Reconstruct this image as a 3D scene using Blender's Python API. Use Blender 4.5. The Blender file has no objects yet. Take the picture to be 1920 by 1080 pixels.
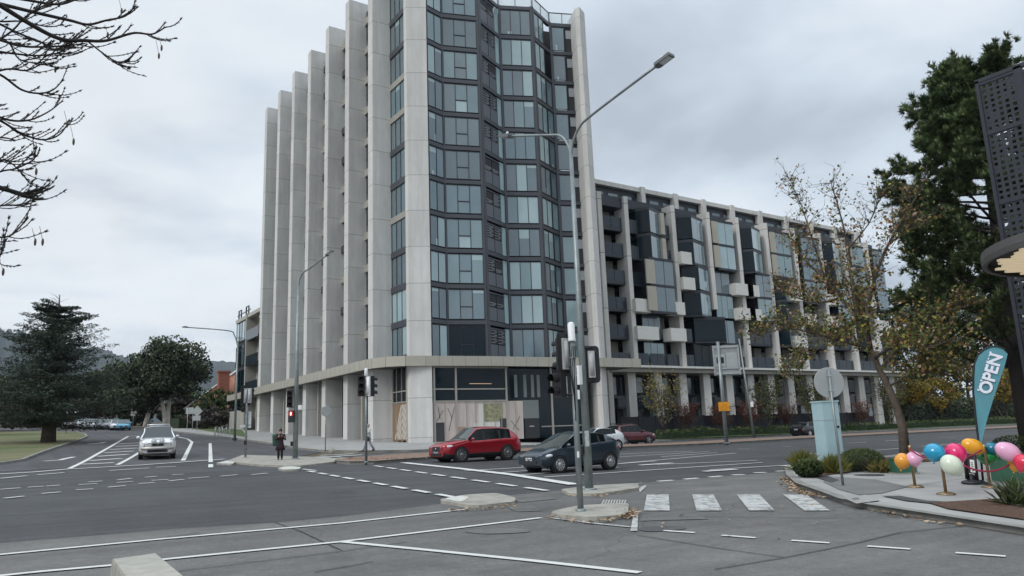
import bpy, bmesh, math, random
from mathutils import Vector, Matrix
from math import sin, cos, pi, radians
random.seed(7)
S = bpy.context.scene
EYE = 1.8
F = 1391.0
# ---------------------------------------------------------------- camera
CM = Matrix(((0.83226951, -0.07458287, -0.54933129),
             (-0.55313399, -0.17788605, -0.81387919),
             (-0.03701692, 0.98122064, -0.18930346)))
cam_d = bpy.data.cameras.new('camera'); cam = bpy.data.objects.new('camera', cam_d)
S.collection.objects.link(cam); S.camera = cam
cam_d.sensor_width = 36; cam_d.lens = F / 1920 * 36; cam_d.clip_end = 9000; cam_d.clip_start = 0.1
cam.matrix_world = Matrix.Translation((0, 0, EYE)) @ CM.to_4x4()
# ---------------------------------------------------------------- world
W = bpy.data.worlds.new('World'); S.world = W; W.use_nodes = True
nt = W.node_tree; N = nt.nodes; LK = nt.links; N.clear()
def nd(nt_, t, **kw):
    n = nt_.nodes.new(t)
    for k, v in kw.items(): setattr(n, k, v)
    return n
SUN_EL, SUN_AZ = radians(35.4), radians(-150)
sky = nd(nt, 'ShaderNodeTexSky', sky_type='NISHITA'); sky.sun_disc = False
sky.sun_elevation = SUN_EL; sky.sun_rotation = radians(259); sky.air_density = 1.3; sky.dust_density = 3
bg1 = nd(nt, 'ShaderNodeBackground'); bg1.inputs[1].default_value = 0.08
LK.new(sky.outputs[0], bg1.inputs[0])
tc = nd(nt, 'ShaderNodeTexCoord'); sep = nd(nt, 'ShaderNodeSeparateXYZ'); LK.new(tc.outputs['Generated'], sep.inputs[0])
# flat cloud layer: project the direction on a plane overhead
az = nd(nt, 'ShaderNodeMath', operation='MAXIMUM'); az.inputs[1].default_value = 0.0; LK.new(sep.outputs[2], az.inputs[0])
a1 = nd(nt, 'ShaderNodeMath', operation='ADD'); a1.inputs[1].default_value = 0.16; LK.new(az.outputs[0], a1.inputs[0])
dv = nd(nt, 'ShaderNodeVectorMath', operation='DIVIDE'); LK.new(tc.outputs['Generated'], dv.inputs[0]); LK.new(a1.outputs[0], dv.inputs[1])
mpn = nd(nt, 'ShaderNodeMapping'); mpn.inputs['Scale'].default_value = (1, 1.2, 0); mpn.inputs['Location'].default_value = (3.2, 1.1, 0)
LK.new(dv.outputs[0], mpn.inputs[0])
nz = nd(nt, 'ShaderNodeTexNoise'); nz.inputs['Scale'].default_value = 0.95; nz.inputs['Detail'].default_value = 7
nz.inputs['Roughness'].default_value = 0.5; nz.inputs['Distortion'].default_value = 0.25
LK.new(mpn.outputs[0], nz.inputs['Vector'])
cr = nd(nt, 'ShaderNodeValToRGB'); e = cr.color_ramp.elements
e[0].position = 0.36; e[0].color = (0.45, 0.505, 0.585, 1)
e[1].position = 0.64; e[1].color = (0.80, 0.85, 0.90, 1)
m_ = cr.color_ramp.elements.new(0.5); m_.color = (0.61, 0.69, 0.775, 1)
LK.new(nz.outputs['Fac'], cr.inputs[0])
# brighter band low towards the left of the view
dt = nd(nt, 'ShaderNodeVectorMath', operation='DOT_PRODUCT'); dt.inputs[1].default_value = (0.12, 0.99, 0.14)
LK.new(tc.outputs['Generated'], dt.inputs[0])
mr = nd(nt, 'ShaderNodeMapRange'); mr.inputs[1].default_value = 0.80; mr.inputs[2].default_value = 1.0; mr.inputs[3].default_value = 0; mr.inputs[4].default_value = 0.8
LK.new(dt.outputs['Value'], mr.inputs[0])
nm = nd(nt, 'ShaderNodeMath', operation='MULTIPLY'); LK.new(mr.outputs[0], nm.inputs[0])
nz2 = nd(nt, 'ShaderNodeTexNoise'); nz2.inputs['Scale'].default_value = 1.7; nz2.inputs['Detail'].default_value = 5; LK.new(mpn.outputs[0], nz2.inputs['Vector'])
mr2 = nd(nt, 'ShaderNodeMapRange'); mr2.inputs[1].default_value = 0.38; mr2.inputs[2].default_value = 0.62; LK.new(nz2.outputs['Fac'], mr2.inputs[0]); LK.new(mr2.outputs[0], nm.inputs[1])
mxc = nd(nt, 'ShaderNodeMix', data_type='RGBA'); mxc.inputs['B'].default_value = (0.83, 0.86, 0.885, 1)
LK.new(nm.outputs[0], mxc.inputs['Factor']); LK.new(cr.outputs[0], mxc.inputs['A'])
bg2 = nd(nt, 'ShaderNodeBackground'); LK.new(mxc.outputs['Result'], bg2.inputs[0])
# an overcast sky is brightest overhead
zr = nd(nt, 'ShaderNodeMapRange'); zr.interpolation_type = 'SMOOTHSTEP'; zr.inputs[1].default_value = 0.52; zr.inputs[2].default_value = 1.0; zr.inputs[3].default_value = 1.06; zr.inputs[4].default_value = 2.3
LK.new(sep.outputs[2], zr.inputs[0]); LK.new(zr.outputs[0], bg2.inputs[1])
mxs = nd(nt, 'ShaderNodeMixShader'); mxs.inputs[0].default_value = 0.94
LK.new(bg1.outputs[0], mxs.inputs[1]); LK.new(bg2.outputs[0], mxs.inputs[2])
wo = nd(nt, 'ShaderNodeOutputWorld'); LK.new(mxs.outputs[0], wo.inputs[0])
# ---------------------------------------------------------------- sun (soft, overcast)
sd = bpy.data.lights.new('sun', 'SUN'); sd.energy = 1.4; sd.angle = radians(20); sd.color = (1.0, 0.965, 0.92)
so = bpy.data.objects.new('sun', sd); S.collection.objects.link(so)
sdir = Vector((-0.80, -0.16, 0.58)).normalized()      # towards the sun (behind and left of the camera)
so.rotation_euler = (-sdir).to_track_quat('-Z', 'Y').to_euler(); so.location = sdir * 200
S.view_settings.view_transform = 'Standard'; S.view_settings.look = 'None'; S.view_settings.exposure = 0.1; S.view_settings.gamma = 1.0

# ================================================================ helpers
MATS = {}
def srgb(r, g, b):
    f = lambda c: (c / 255 / 12.92) if c / 255 <= 0.04045 else ((c / 255 + 0.055) / 1.055) ** 2.4
    return (f(r), f(g), f(b), 1)
def mat(name, col, rough=0.7, metal=0.0, var=0.0, scale=4.0, bump=0.0, spec=0.5, col2=None, coat=0.0, emit=None, detail=5, stretch=None, trans=0, alpha=1):
    if name in MATS: return MATS[name]
    m = bpy.data.materials.new(name); m.use_nodes = True; t = m.node_tree; b = t.nodes['Principled BSDF']
    if len(col) == 3: col = (*col, 1)
    b.inputs['Base Color'].default_value = col; b.inputs['Roughness'].default_value = rough; b.inputs['Metallic'].default_value = metal
    b.inputs['Specular IOR Level'].default_value = spec; b.inputs['Coat Weight'].default_value = coat; b.inputs['Coat Roughness'].default_value = 0.04
    b.inputs['Transmission Weight'].default_value = trans; b.inputs['Alpha'].default_value = alpha
    if emit: b.inputs['Emission Color'].default_value = (*emit[:3], 1); b.inputs['Emission Strength'].default_value = emit[3]
    if var or col2 or bump:
        tcn = nd(t, 'ShaderNodeTexCoord'); mp = nd(t, 'ShaderNodeMapping')
        if stretch: mp.inputs['Scale'].default_value = stretch
        t.links.new(tcn.outputs['Object'], mp.inputs[0])
        n1 = nd(t, 'ShaderNodeTexNoise'); n1.inputs['Scale'].default_value = scale; n1.inputs['Detail'].default_value = detail; n1.inputs['Roughness'].default_value = 0.6
        t.links.new(mp.outputs[0], n1.inputs['Vector'])
        if var or col2:
            r = nd(t, 'ShaderNodeValToRGB'); r.color_ramp.elements[0].position = 0.3; r.color_ramp.elements[1].position = 0.7
            c2 = col2 if col2 else tuple(min(1, c * (1 + var)) for c in col[:3])
            c1 = col if col2 else tuple(c * (1 - var) for c in col[:3])
            r.color_ramp.elements[0].color = (*c1[:3], 1); r.color_ramp.elements[1].color = (*c2[:3], 1)
            t.links.new(n1.outputs['Fac'], r.inputs[0]); t.links.new(r.outputs[0], b.inputs['Base Color'])
        if bump:
            n2 = nd(t, 'ShaderNodeTexNoise'); n2.inputs['Scale'].default_value = scale * 6; n2.inputs['Detail'].default_value = 4
            t.links.new(mp.outputs[0], n2.inputs['Vector'])
            bp = nd(t, 'ShaderNodeBump'); bp.inputs['Strength'].default_value = bump; bp.inputs['Distance'].default_value = 0.02
            t.links.new(n2.outputs['Fac'], bp.inputs['Height']); t.links.new(bp.outputs[0], b.inputs['Normal'])
    MATS[name] = m; return m

SPLIT = {'shop_frame', 'louvre_recess', 'louvre_never', 'grey_panel', 'recess_glazing', 'base_wall', 'side_wall', 'roof_rail', 'roof_beam', 'balcony', 'canopy_fascia', 'podium_balcony', 'reflection_strip', 'concrete_band', 'side_spandrel', 'side_window', 'spandrel', 'core_wall', 'rail', 'leg', 'screen_frame', 'window_pillar', 'cable', 'bay_window', 'balcony_door', 'roof_balustrade', 'floor_slab'}
class MB:
    """collects shapes; build() links them as ONE mesh object"""
    def __init__(s): s.v = []; s.f = []; s.m = []; s.sm = []
    def add(s, vs, fs, mi=0, smooth=False):
        o = len(s.v); s.v += [tuple(p) for p in vs]
        for f in fs: s.f.append(tuple(i + o for i in f)); s.m.append(mi); s.sm.append(smooth)
        return s
    def box(s, x0, x1, y0, y1, z0, z1, mi=0):
        vs = [(x, y, z) for z in (z0, z1) for y in (y0, y1) for x in (x0, x1)]
        return s.add(vs, [(0, 2, 3, 1), (4, 5, 7, 6), (0, 1, 5, 4), (2, 6, 7, 3), (0, 4, 6, 2), (1, 3, 7, 5)], mi)
    def obox(s, c, ax, ay, az_, hx, hy, hz, mi=0):
        c = Vector(c); ax = Vector(ax).normalized() * hx; ay = Vector(ay).normalized() * hy; az_ = Vector(az_).normalized() * hz
        vs = [c + ax * i + ay * j + az_ * k for k in (-1, 1) for j in (-1, 1) for i in (-1, 1)]
        return s.add(vs, [(0, 2, 3, 1), (4, 5, 7, 6), (0, 1, 5, 4), (2, 6, 7, 3), (0, 4, 6, 2), (1, 3, 7, 5)], mi)
    def seg(s, p, q, d0, d1, z0, z1, mi=0):
        """slab over the plan segment p-q; d0..d1 are offsets along its right-hand normal"""
        px, py = p; qx, qy = q; L = math.hypot(qx - px, qy - py); nx, ny = (qy - py) / L, -(qx - px) / L
        pts = [(px + nx * d0, py + ny * d0), (px + nx * d1, py + ny * d1), (qx + nx * d1, qy + ny * d1), (qx + nx * d0, qy + ny * d0)]
        return s.prism(pts, z0, z1, mi)
    def prism(s, poly, z0, z1, mi=0):
        a = sum(poly[i - 1][0] * poly[i][1] - poly[i][0] * poly[i - 1][1] for i in range(len(poly)))
        if a < 0: poly = poly[::-1]
        n = len(poly); vs = [(x, y, z0) for x, y in poly] + [(x, y, z1) for x, y in poly]
        fs = [tuple(range(n))[::-1], tuple(range(n, 2 * n))] + [(i, (i + 1) % n, n + (i + 1) % n, n + i) for i in range(n)]
        return s.add(vs, fs, mi)
    def tube(s, pts, r, n=8, mi=0, cap=True, smooth=True):
        pts = [Vector(p) for p in pts]
        if not hasattr(r, '__len__'): r = [r] * len(pts)
        vs = []; up = None
        for i, p in enumerate(pts):
            d = (pts[min(i + 1, len(pts) - 1)] - pts[max(i - 1, 0)])
            if d.length < 1e-6: d = Vector((0, 0, 1))
            d.normalize()
            if up is None: up = d.orthogonal().normalized()
            up = up - d * up.dot(d)
            if up.length < 1e-5: up = d.orthogonal()
            up.normalize(); w = d.cross(up)
            vs += [p + (up * cos(2 * pi * k / n) + w * sin(2 * pi * k / n)) * r[i] for k in range(n)]
        fs = []
        for i in range(len(pts) - 1):
            for k in range(n):
                a = i * n + k; b = i * n + (k + 1) % n; fs.append((a, b, b + n, a + n))
        if cap: fs += [tuple(range(n))[::-1], tuple(range(len(vs) - n, len(vs)))]
        return s.add(vs, fs, mi, smooth)
    def lathe(s, c, prof, n=16, mi=0, axis=(0, 0, 1), smooth=True):
        a = Vector(axis).normalized(); u = a.orthogonal().normalized(); w = a.cross(u); c = Vector(c); vs = []
        for r, h in prof: vs += [c + a * h + (u * cos(2 * pi * k / n) + w * sin(2 * pi * k / n)) * max(r, 1e-4) for k in range(n)]
        fs = [(i * n + k, i * n + (k + 1) % n, (i + 1) * n + (k + 1) % n, (i + 1) * n + k) for i in range(len(prof) - 1) for k in range(n)]
        fs += [tuple(range(n))[::-1], tuple(range(len(vs) - n, len(vs)))]
        return s.add(vs, fs, mi, smooth)
    def ball(s, c, rx, ry=None, rz=None, n=12, mi=0, rot=None, pinch=0):
        ry = ry or rx; rz = rz or rx; c = Vector(c); vs = []; h = n // 2 + 1
        for i in range(h + 1):
            t = pi * i / h
            for k in range(n):
                a = 2 * pi * k / n; q = 1 - pinch * max(0, -cos(t)) ** 1.5
                p = Vector((rx * sin(t) * cos(a) * q, ry * sin(t) * sin(a) * q, rz * cos(t)))
                if rot: p = rot @ p
                vs.append(c + p)
        fs = [(i * n + k, (i + 1) * n + k, (i + 1) * n + (k + 1) % n, i * n + (k + 1) % n) for i in range(h) for k in range(n)]
        return s.add(vs, fs, mi, True)
    def groups(s):
        par = list(range(len(s.v)))
        def fd(i):
            while par[i] != i: par[i] = par[par[i]]; i = par[i]
            return i
        for f in s.f:
            for j in f[1:]: par[fd(f[0])] = fd(j)
        bb = {}
        for i, p in enumerate(s.v):
            k = fd(i); b = bb.setdefault(k, [list(p), list(p)])
            for a in range(3): b[0][a] = min(b[0][a], p[a]); b[1][a] = max(b[1][a], p[a])
        ks = list(bb); g = {k: k for k in ks}
        def fg(k):
            while g[k] != k: k = g[k]
            return k
        for i, a in enumerate(ks):
            for b in ks[i + 1:]:
                if all(bb[a][0][c] - .02 <= bb[b][1][c] and bb[b][0][c] - .02 <= bb[a][1][c] for c in range(3)): g[fg(a)] = fg(b)
        return {i: fg(fd(i)) for i in range(len(s.v))}
    def build(s, name, mats, parent=None, world=False, loc=None):
        if name in SPLIT and len(s.v) > 8:
            gr = s.groups(); ids = sorted(set(gr.values()))
            if len(ids) > 1:
                out = None
                for k in ids:
                    q = MB(); mp = {}
                    for i, p in enumerate(s.v):
                        if gr[i] == k: mp[i] = len(q.v); q.v.append(p)
                    for f, m_, sm_ in zip(s.f, s.m, s.sm):
                        if f[0] in mp: q.f.append(tuple(mp[i] for i in f)); q.m.append(m_); q.sm.append(sm_)
                    o = q.raw(name, mats, parent, world, loc); out = out or o
                return out
        return s.raw(name, mats, parent, world, loc)
    def raw(s, name, mats, parent=None, world=False, loc=None):
        me = bpy.data.meshes.new(name)
        off = Vector((0, 0, 0))
        if world and parent is not None: off = parent.location.copy()
        if loc is not None: off = Vector(loc)
        me.from_pydata([(p[0] - off.x, p[1] - off.y, p[2] - off.z) for p in s.v], [], s.f)
        if not isinstance(mats, (list, tuple)): mats = [mats]
        for m in mats: me.materials.append(m)
        me.polygons.foreach_set('material_index', s.m); me.polygons.foreach_set('use_smooth', s.sm)
        me.validate(); me.update()
        o = bpy.data.objects.new(name, me); S.collection.objects.link(o)
        if parent is not None: o.parent = parent
        if loc is not None: o.location = loc
        return o
def tag(o, label=None, cat=None, group=None, kind=None):
    if label: o['label'] = label
    if cat: o['category'] = cat
    if group: o['group'] = group
    if kind: o['kind'] = kind
    return o
def thing(name, label, cat, loc=(0, 0, 0), rz=0, group=None):
    o = bpy.data.objects.new(name, None); S.collection.objects.link(o); o.location = loc; o.rotation_euler = (0, 0, rz)
    o.empty_display_size = 0.3
    return tag(o, label, cat, group)
def dup(root, loc, rz=0, label=None, group=None, scale=None):
    def cp(o, par):
        c = o.copy(); S.collection.objects.link(c); c.parent = par
        for ch in [q for q in bpy.data.objects if q.parent == o]: cp(ch, c)
        return c
    r = cp(root, None); r.location = loc; r.rotation_euler = (0, 0, rz)
    if scale: r.scale = scale
    if label: r['label'] = label
    if group: r['group'] = group
    return r
# ---------------------------------------------------------------- terrain
def sm(t, a, b):
    t = min(1, max(0, (t - a) / (b - a))); return t * t * (3 - 2 * t)
def zg(x, y):
    yy = max(min(y, 170), -40); r = yy - 45; r = (r + math.sqrt(r * r + 64)) / 2
    xx = max(-60, min(x, 45)); xs = max(0, min(x, 220) - 45)
    return 0.0175 * min(yy, 55) + 0.0143 * max(0, yy - 55) - .012 * xx - .006 * xs + .031 * r * (1 - sm(x, 28, 44))
def ray(px, py):
    return (CM @ Vector((px - 960, 540 - py, -F))).normalized()
def G(px, py, dz=0.0):
    d = ray(px, py); lo = 0; t = 1.0
    while t < 900:
        if EYE + d.z * t < zg(d.x * t, d.y * t) + dz: break
        lo = t; t *= 1.02
    hi = t
    for _ in range(30):
        m = (lo + hi) / 2
        if EYE + d.z * m < zg(d.x * m, d.y * m) + dz: hi = m
        else: lo = m
    return Vector((d.x * hi, d.y * hi, zg(d.x * hi, d.y * hi) + dz))
def atY(px, py, Y):
    d = ray(px, py); return Vector((d.x, d.y, d.z)) * (Y / d.y) + Vector((0, 0, EYE))
def atX(px, py, X):
    d = ray(px, py); return Vector((d.x, d.y, d.z)) * (X / d.x) + Vector((0, 0, EYE))
def near(px, py, P):
    """point on the pixel's ray at the horizontal distance of P (for heights on an upright thing)"""
    d = ray(px, py); return Vector((d.x, d.y, d.z)) * (math.hypot(P[0], P[1]) / math.hypot(d.x, d.y)) + Vector((0, 0, EYE))
def ground_at(p, dz=0): return Vector((p[0], p[1], zg(p[0], p[1]) + dz))

GRID = 2.0
def sheet(name, poly, dz, m, side=0.0, msides=None, label=None, step=None):
    """polygon laid on the terrain, cut on the terrain's grid; side>0 adds a skirt (kerb face)"""
    bm = bmesh.new()
    vs = [bm.verts.new((p[0], p[1], 0)) for p in poly]; bm.faces.new(vs); bm.normal_update()
    if bm.faces[0].normal.z < 0 if not bm.faces.ensure_lookup_table() else 0: bmesh.ops.reverse_faces(bm, faces=bm.faces[:])
    bmesh.ops.triangulate(bm, faces=bm.faces[:])
    xs = [p[0] for p in poly]; ys = [p[1] for p in poly]
    st = step or GRID
    def cuts(a, b):
        k = math.ceil(a / st)
        while k * st < b:
            yield k * st
            k += 1
    for x in cuts(max(min(xs), -62), min(max(xs), 130)):
        bmesh.ops.bisect_plane(bm, geom=bm.verts[:] + bm.edges[:] + bm.faces[:], plane_co=(x, 0, 0), plane_no=(1, 0, 0))
    for y in cuts(max(min(ys), -40), min(max(ys), 170)):
        bmesh.ops.bisect_plane(bm, geom=bm.verts[:] + bm.edges[:] + bm.faces[:], plane_co=(0, y, 0), plane_no=(0, 1, 0))
    if side:
        be = [e for e in bm.edges if e.is_boundary]
        r = bmesh.ops.extrude_edge_only(bm, edges=be)
        low = {v for v in r['geom'] if isinstance(v, bmesh.types.BMVert)}
    else: low = set()
    for v in bm.verts: v.co.z = zg(v.co.x, v.co.y) + dz - (side if v in low else 0)
    bm.normal_update()
    for f in bm.faces:
        if any(v in low for v in f.verts): f.material_index = 1 if msides else 0
        elif f.normal.z < 0: f.normal_flip()
    me = bpy.data.meshes.new(name); bm.to_mesh(me); bm.free(); me.materials.append(m)
    if msides: me.materials.append(msides)
    o = bpy.data.objects.new(name, me); S.collection.objects.link(o); o['kind'] = 'structure'
    return o
def ribbon(mb, pts, w, dz, mi=0, step=1.0, h=0.0):
    """strip of width w along a plan polyline on the terrain (h>0: a raised bar)"""
    P = []
    for a, b in zip(pts[:-1], pts[1:]):
        L = math.hypot(b[0] - a[0], b[1] - a[1]); n = max(1, int(L / step))
        P += [(a[0] + (b[0] - a[0]) * i / n, a[1] + (b[1] - a[1]) * i / n) for i in range(n)]
    P.append((pts[-1][0], pts[-1][1])); vs = []
    for i, p in enumerate(P):
        a = P[max(i - 1, 0)]; b = P[min(i + 1, len(P) - 1)]; L = math.hypot(b[0] - a[0], b[1] - a[1]) or 1
        nx, ny = -(b[1] - a[1]) / L * w / 2, (b[0] - a[0]) / L * w / 2
        for s_ in (1, -1):
            x, y = p[0] + nx * s_, p[1] + ny * s_; vs.append((x, y, zg(x, y) + dz))
    n = len(P)
    if h:
        vs += [(x, y, z - h) for x, y, z in vs]; o = 2 * n
        fs = []
        for i in range(n - 1):
            a = 2 * i; fs += [(a, a + 1, a + 3, a + 2), (a, a + 2, o + a + 2, o + a), (a + 1, o + a + 1, o + a + 3, a + 3)]
        fs += [(0, o, o + 1, 1), (2 * n - 2, 2 * n - 1, o + 2 * n - 1, o + 2 * n - 2)]
        mb.add(vs, fs, mi)
    else: mb.add(vs, [(2 * i, 2 * i + 1, 2 * i + 3, 2 * i + 2) for i in range(n - 1)], mi)
def gp(*pp): return [tuple(G(*p)[:2]) for p in pp]
# ================================================================ setting materials
def road_mat(name, c, patch, streak_axis, cracks=False):
    m = bpy.data.materials.new(name); m.use_nodes = True; t = m.node_tree; b = t.nodes['Principled BSDF']
    b.inputs['Roughness'].default_value = 0.82; b.inputs['Specular IOR Level'].default_value = 0.35
    tcn = nd(t, 'ShaderNodeTexCoord')
    def noise(scale, det=5, st=(1, 1, 1), rough=0.6):
        mp = nd(t, 'ShaderNodeMapping'); mp.inputs['Scale'].default_value = st; t.links.new(tcn.outputs['Object'], mp.inputs[0])
        n = nd(t, 'ShaderNodeTexNoise'); n.inputs['Scale'].default_value = scale; n.inputs['Detail'].default_value = det; n.inputs['Roughness'].default_value = rough
        t.links.new(mp.outputs[0], n.inputs['Vector']); return n.outputs['Fac']
    def mul(col, fac, lo, hi, f0=.3, f1=.7):
        r = nd(t, 'ShaderNodeMapRange'); r.inputs[1].default_value = f0; r.inputs[2].default_value = f1; r.inputs[3].default_value = lo; r.inputs[4].default_value = hi
        t.links.new(fac, r.inputs[0])
        v = nd(t, 'ShaderNodeVectorMath', operation='SCALE'); t.links.new(col, v.inputs[0]); t.links.new(r.outputs[0], v.inputs['Scale']); return v.outputs[0]
    rgb = nd(t, 'ShaderNodeRGB'); rgb.outputs[0].default_value = (*c, 1); col = rgb.outputs[0]
    col = mul(col, noise(0.12, 4), 1 - patch, 1 + patch)
    col = mul(col, noise(0.9, 8, (1, 1, 1), .75), 0.86, 1.14)
    col = mul(col, noise(0.35, 2), 1.0, 0.80, .60, .72)
    col = mul(col, noise(9, 4), 0.86, 1.14)
    st = (0.03, 1.1, 1) if streak_axis == 'x' else (1.1, 0.03, 1)
    col = mul(col, noise(1.0, 3, st), 1 - patch * .8, 1 + patch * .8); col = mul(col, noise(2.6, 2, st), .93, 1.07)
    col = mul(col, noise(1.3, 6), 0.93, 1.07)
    col = mul(col, noise(60, 3), 0.7, 1.3)
    if cracks:
        vo = nd(t, 'ShaderNodeTexVoronoi', feature='DISTANCE_TO_EDGE'); vo.inputs['Scale'].default_value = 0.16
        n0 = nd(t, 'ShaderNodeTexNoise'); n0.inputs['Scale'].default_value = 0.9; t.links.new(tcn.outputs['Object'], n0.inputs['Vector'])
        ad = nd(t, 'ShaderNodeVectorMath', operation='ADD'); t.links.new(tcn.outputs['Object'], ad.inputs[0]); t.links.new(n0.outputs['Color'], ad.inputs[1])
        t.links.new(ad.outputs[0], vo.inputs['Vector']); col = mul(col, vo.outputs['Distance'], 0.72, 1.0, 0.0, 0.004)
    t.links.new(col, b.inputs['Base Color'])
    n2 = noise(90, 2); bp = nd(t, 'ShaderNodeBump'); bp.inputs['Strength'].default_value = 0.35; bp.inputs['Distance'].default_value = 0.01
    t.links.new(n2, bp.inputs['Height']); t.links.new(bp.outputs[0], b.inputs['Normal'])
    return m
M_ASPH = road_mat('dark_asphalt', (0.066, 0.067, 0.069), 0.26, 'x')
M_ASPH2 = road_mat('side_road_asphalt', (0.080, 0.080, 0.083), 0.2, 'y')
M_GREY = road_mat('aged_grey_pavement', (0.136, 0.134, 0.126), 0.18, 'x', True)
M_PATH = mat('footpath_concrete', (0.33, 0.325, 0.31), .85, var=.16, scale=.7, bump=.2)
M_PATHD = mat('footpath_dark', (0.17, 0.17, 0.165), .85, var=.14, scale=.8, bump=.2)
M_KERB = mat('kerb_concrete', (0.24, 0.235, 0.215), .85, var=.25, scale=1.6, bump=.3)
M_KERBL = mat('island_concrete', (0.33, 0.315, 0.27), .85, var=.28, scale=2.2, bump=.3)
M_BRICK = mat('red_brown_paving', (0.23, 0.15, 0.11), .85, var=.3, scale=3, bump=.3)
M_GRASS = mat('grass', (0.06, 0.10, 0.025), .95, scale=.22, col2=(0.19, 0.16, 0.085), bump=.6)
M_GRASSG = mat('green_grass', (0.055, 0.1, 0.022), .95, scale=.9, col2=(0.10, 0.13, 0.04), bump=.6)
M_MULCH = mat('bark_mulch', (0.035, 0.018, 0.012), .95, scale=18, col2=(0.17, 0.09, 0.055), bump=.9)
M_EARTH = mat('earth', (0.10, 0.085, 0.05), .95, var=.3, scale=.05, bump=.3)
def paint_mat(name, c, wear):
    m = bpy.data.materials.new(name); m.use_nodes = True; t = m.node_tree; b = t.nodes['Principled BSDF']; b.inputs['Roughness'].default_value = .7
    tcn = nd(t, 'ShaderNodeTexCoord'); n = nd(t, 'ShaderNodeTexNoise'); n.inputs['Scale'].default_value = 5; n.inputs['Detail'].default_value = 8; n.inputs['Roughness'].default_value = .75
    t.links.new(tcn.outputs['Object'], n.inputs['Vector'])
    r = nd(t, 'ShaderNodeValToRGB'); r.color_ramp.elements[0].position = wear - .06; r.color_ramp.elements[1].position = wear + .06
    r.color_ramp.elements[0].color = (0.2, 0.2, 0.19, 1); r.color_ramp.elements[1].color = (*c, 1)
    t.links.new(n.outputs['Fac'], r.inputs[0]); t.links.new(r.outputs[0], b.inputs['Base Color']); return m
M_PAINT = paint_mat('white_road_paint', (0.66, 0.66, 0.63), .36)
M_PAINTW = paint_mat('worn_road_paint', (0.52, 0.52, 0.50), .47)

# ---------------------------------------------------------------- ground to the horizon
bm = bmesh.new()
xs = [-4000, -1500, -600, -250, -120] + [x * 2.0 for x in range(-31, 66)] + [160, 220, 400, 1000, 3000, 5000]
ys = [-1500, -400, -120] + [y * 2.0 for y in range(-20, 86)] + [200, 300, 600, 1200, 2500, 5000]
gv = [[bm.verts.new((x, y, zg(x, y))) for x in xs] for y in ys]
for j in range(len(ys) - 1):
    for i in range(len(xs) - 1):
        bm.faces.new((gv[j][i], gv[j][i + 1], gv[j + 1][i + 1], gv[j + 1][i]))
me = bpy.data.meshes.new('ground'); bm.to_mesh(me); bm.free(); me.materials.append(M_EARTH)
o = bpy.data.objects.new('ground', me); S.collection.objects.link(o); o['kind'] = 'structure'

# ---------------------------------------------------------------- roads
MED0 = gp((628, 869), (655, 872), (700, 871), (750, 867)) + [(22, 38.0), (26, 38.3), (38, 39.7), (60, 41.2), (130, 42.0), (215, 42.0)]
MED1 = gp((628, 867.5), (655, 864), (700, 860.5)) + [(19, 41.0), (26, 41.6), (38, 43.6), (60, 45.2), (130, 46.3), (215, 46.3)]
FARK = [(17.4, 100), (18.2, 78), (18.0, 64), (17.3, 54), (17.6, 49.8), (19.2, 47.2), (22.5, 45.8), (28, 46.1), (38, 48.6), (50, 51.2), (60, 52.0), (130, 52.5), (215, 52.5)]
sheet('main_road', [(-60, 14.0), (9, 14), (21.5, 14.9), (60, 16.6), (215, 17), (215, 52.6)] + FARK[::-1][1:-6] + [(19.5, 46.2), (14, 44.6), (2, 42.8), (-60, 40)], .014, M_ASPH)
LK0 = gp((0, 880), (40, 866), (80, 850), (120, 836), (150, 826), (163, 820))
LEFTK = [(-30, 38)] + [(-9, 41.0), (-2.5, 43.0)] + LK0[1:] + [(7.2, 100), (6.8, 108), (3, 113), (-8, 116), (-60, 118)]
RIGHTK = FARK[:6]
sheet('side_road', [(-9, 40.5), (-2.5, 42.5)] + LK0[1:] + [(7.2, 100), (6.8, 108), (3, 113), (-8, 116), (-60, 118), (-60, 140), (16.5, 140), (17.0, 110)] + RIGHTK[:-1] + [(17.2, 49), (14, 44.5), (2, 42.5)], .026, M_ASPH2)
sheet('near_pavement', [(-60, -12), (40, -12), (40, 14.0), (24, 15.2)] + gp((1476, 886), (1340, 897), (1208, 908), (1110, 916), (1044, 923), (938, 933), (821, 949), (640, 972), (513, 984), (310, 997), (0, 1023)) + [(-60, 15.5)], .038, M_GREY)
# left grass, raised behind a kerb
sheet('verge_grass', LEFTK[:-1] + [(-60, 117), (-60, 38)], .13, M_GRASS)
mb = MB(); ribbon(mb, LEFTK[1:-1], .2, .16, h=.2); tag(mb.build('kerb', M_KERB), kind='structure')
# building footpath
sheet('footpath', FARK + [(215, 58), (46, 62), (46, 100), (17.4, 118)], .15, M_PATH, side=.17, msides=M_KERB)
mb = MB(); ribbon(mb, [(p[0] + (.08 if i < 7 else 0), p[1] + (.1 if i > 5 else 0)) for i, p in enumerate(FARK)], .2, .158)
tag(mb.build('kerb', M_KERBL), kind='structure')
sheet('verge_grass', gp((465, 823), (440, 819), (360, 806), (350, 801)) + [(26, 140), (26, 105)], .165, M_GRASSG)
# grass strip and beds in front of the long wing
sheet('verge_grass', [(52, 51.3), (60, 51.8), (130, 52.9), (215, 52.9), (215, 59), (52, 57)], .19, M_GRASSG)
# median
sheet('median_paving', MED0 + MED1[::-1], .17, M_BRICK, side=.17, msides=M_KERB)
mb = MB(); ribbon(mb, MED0, .18, .178); ribbon(mb, MED1, .18, .178); tag(mb.build('kerb', M_KERBL), kind='structure')
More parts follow.
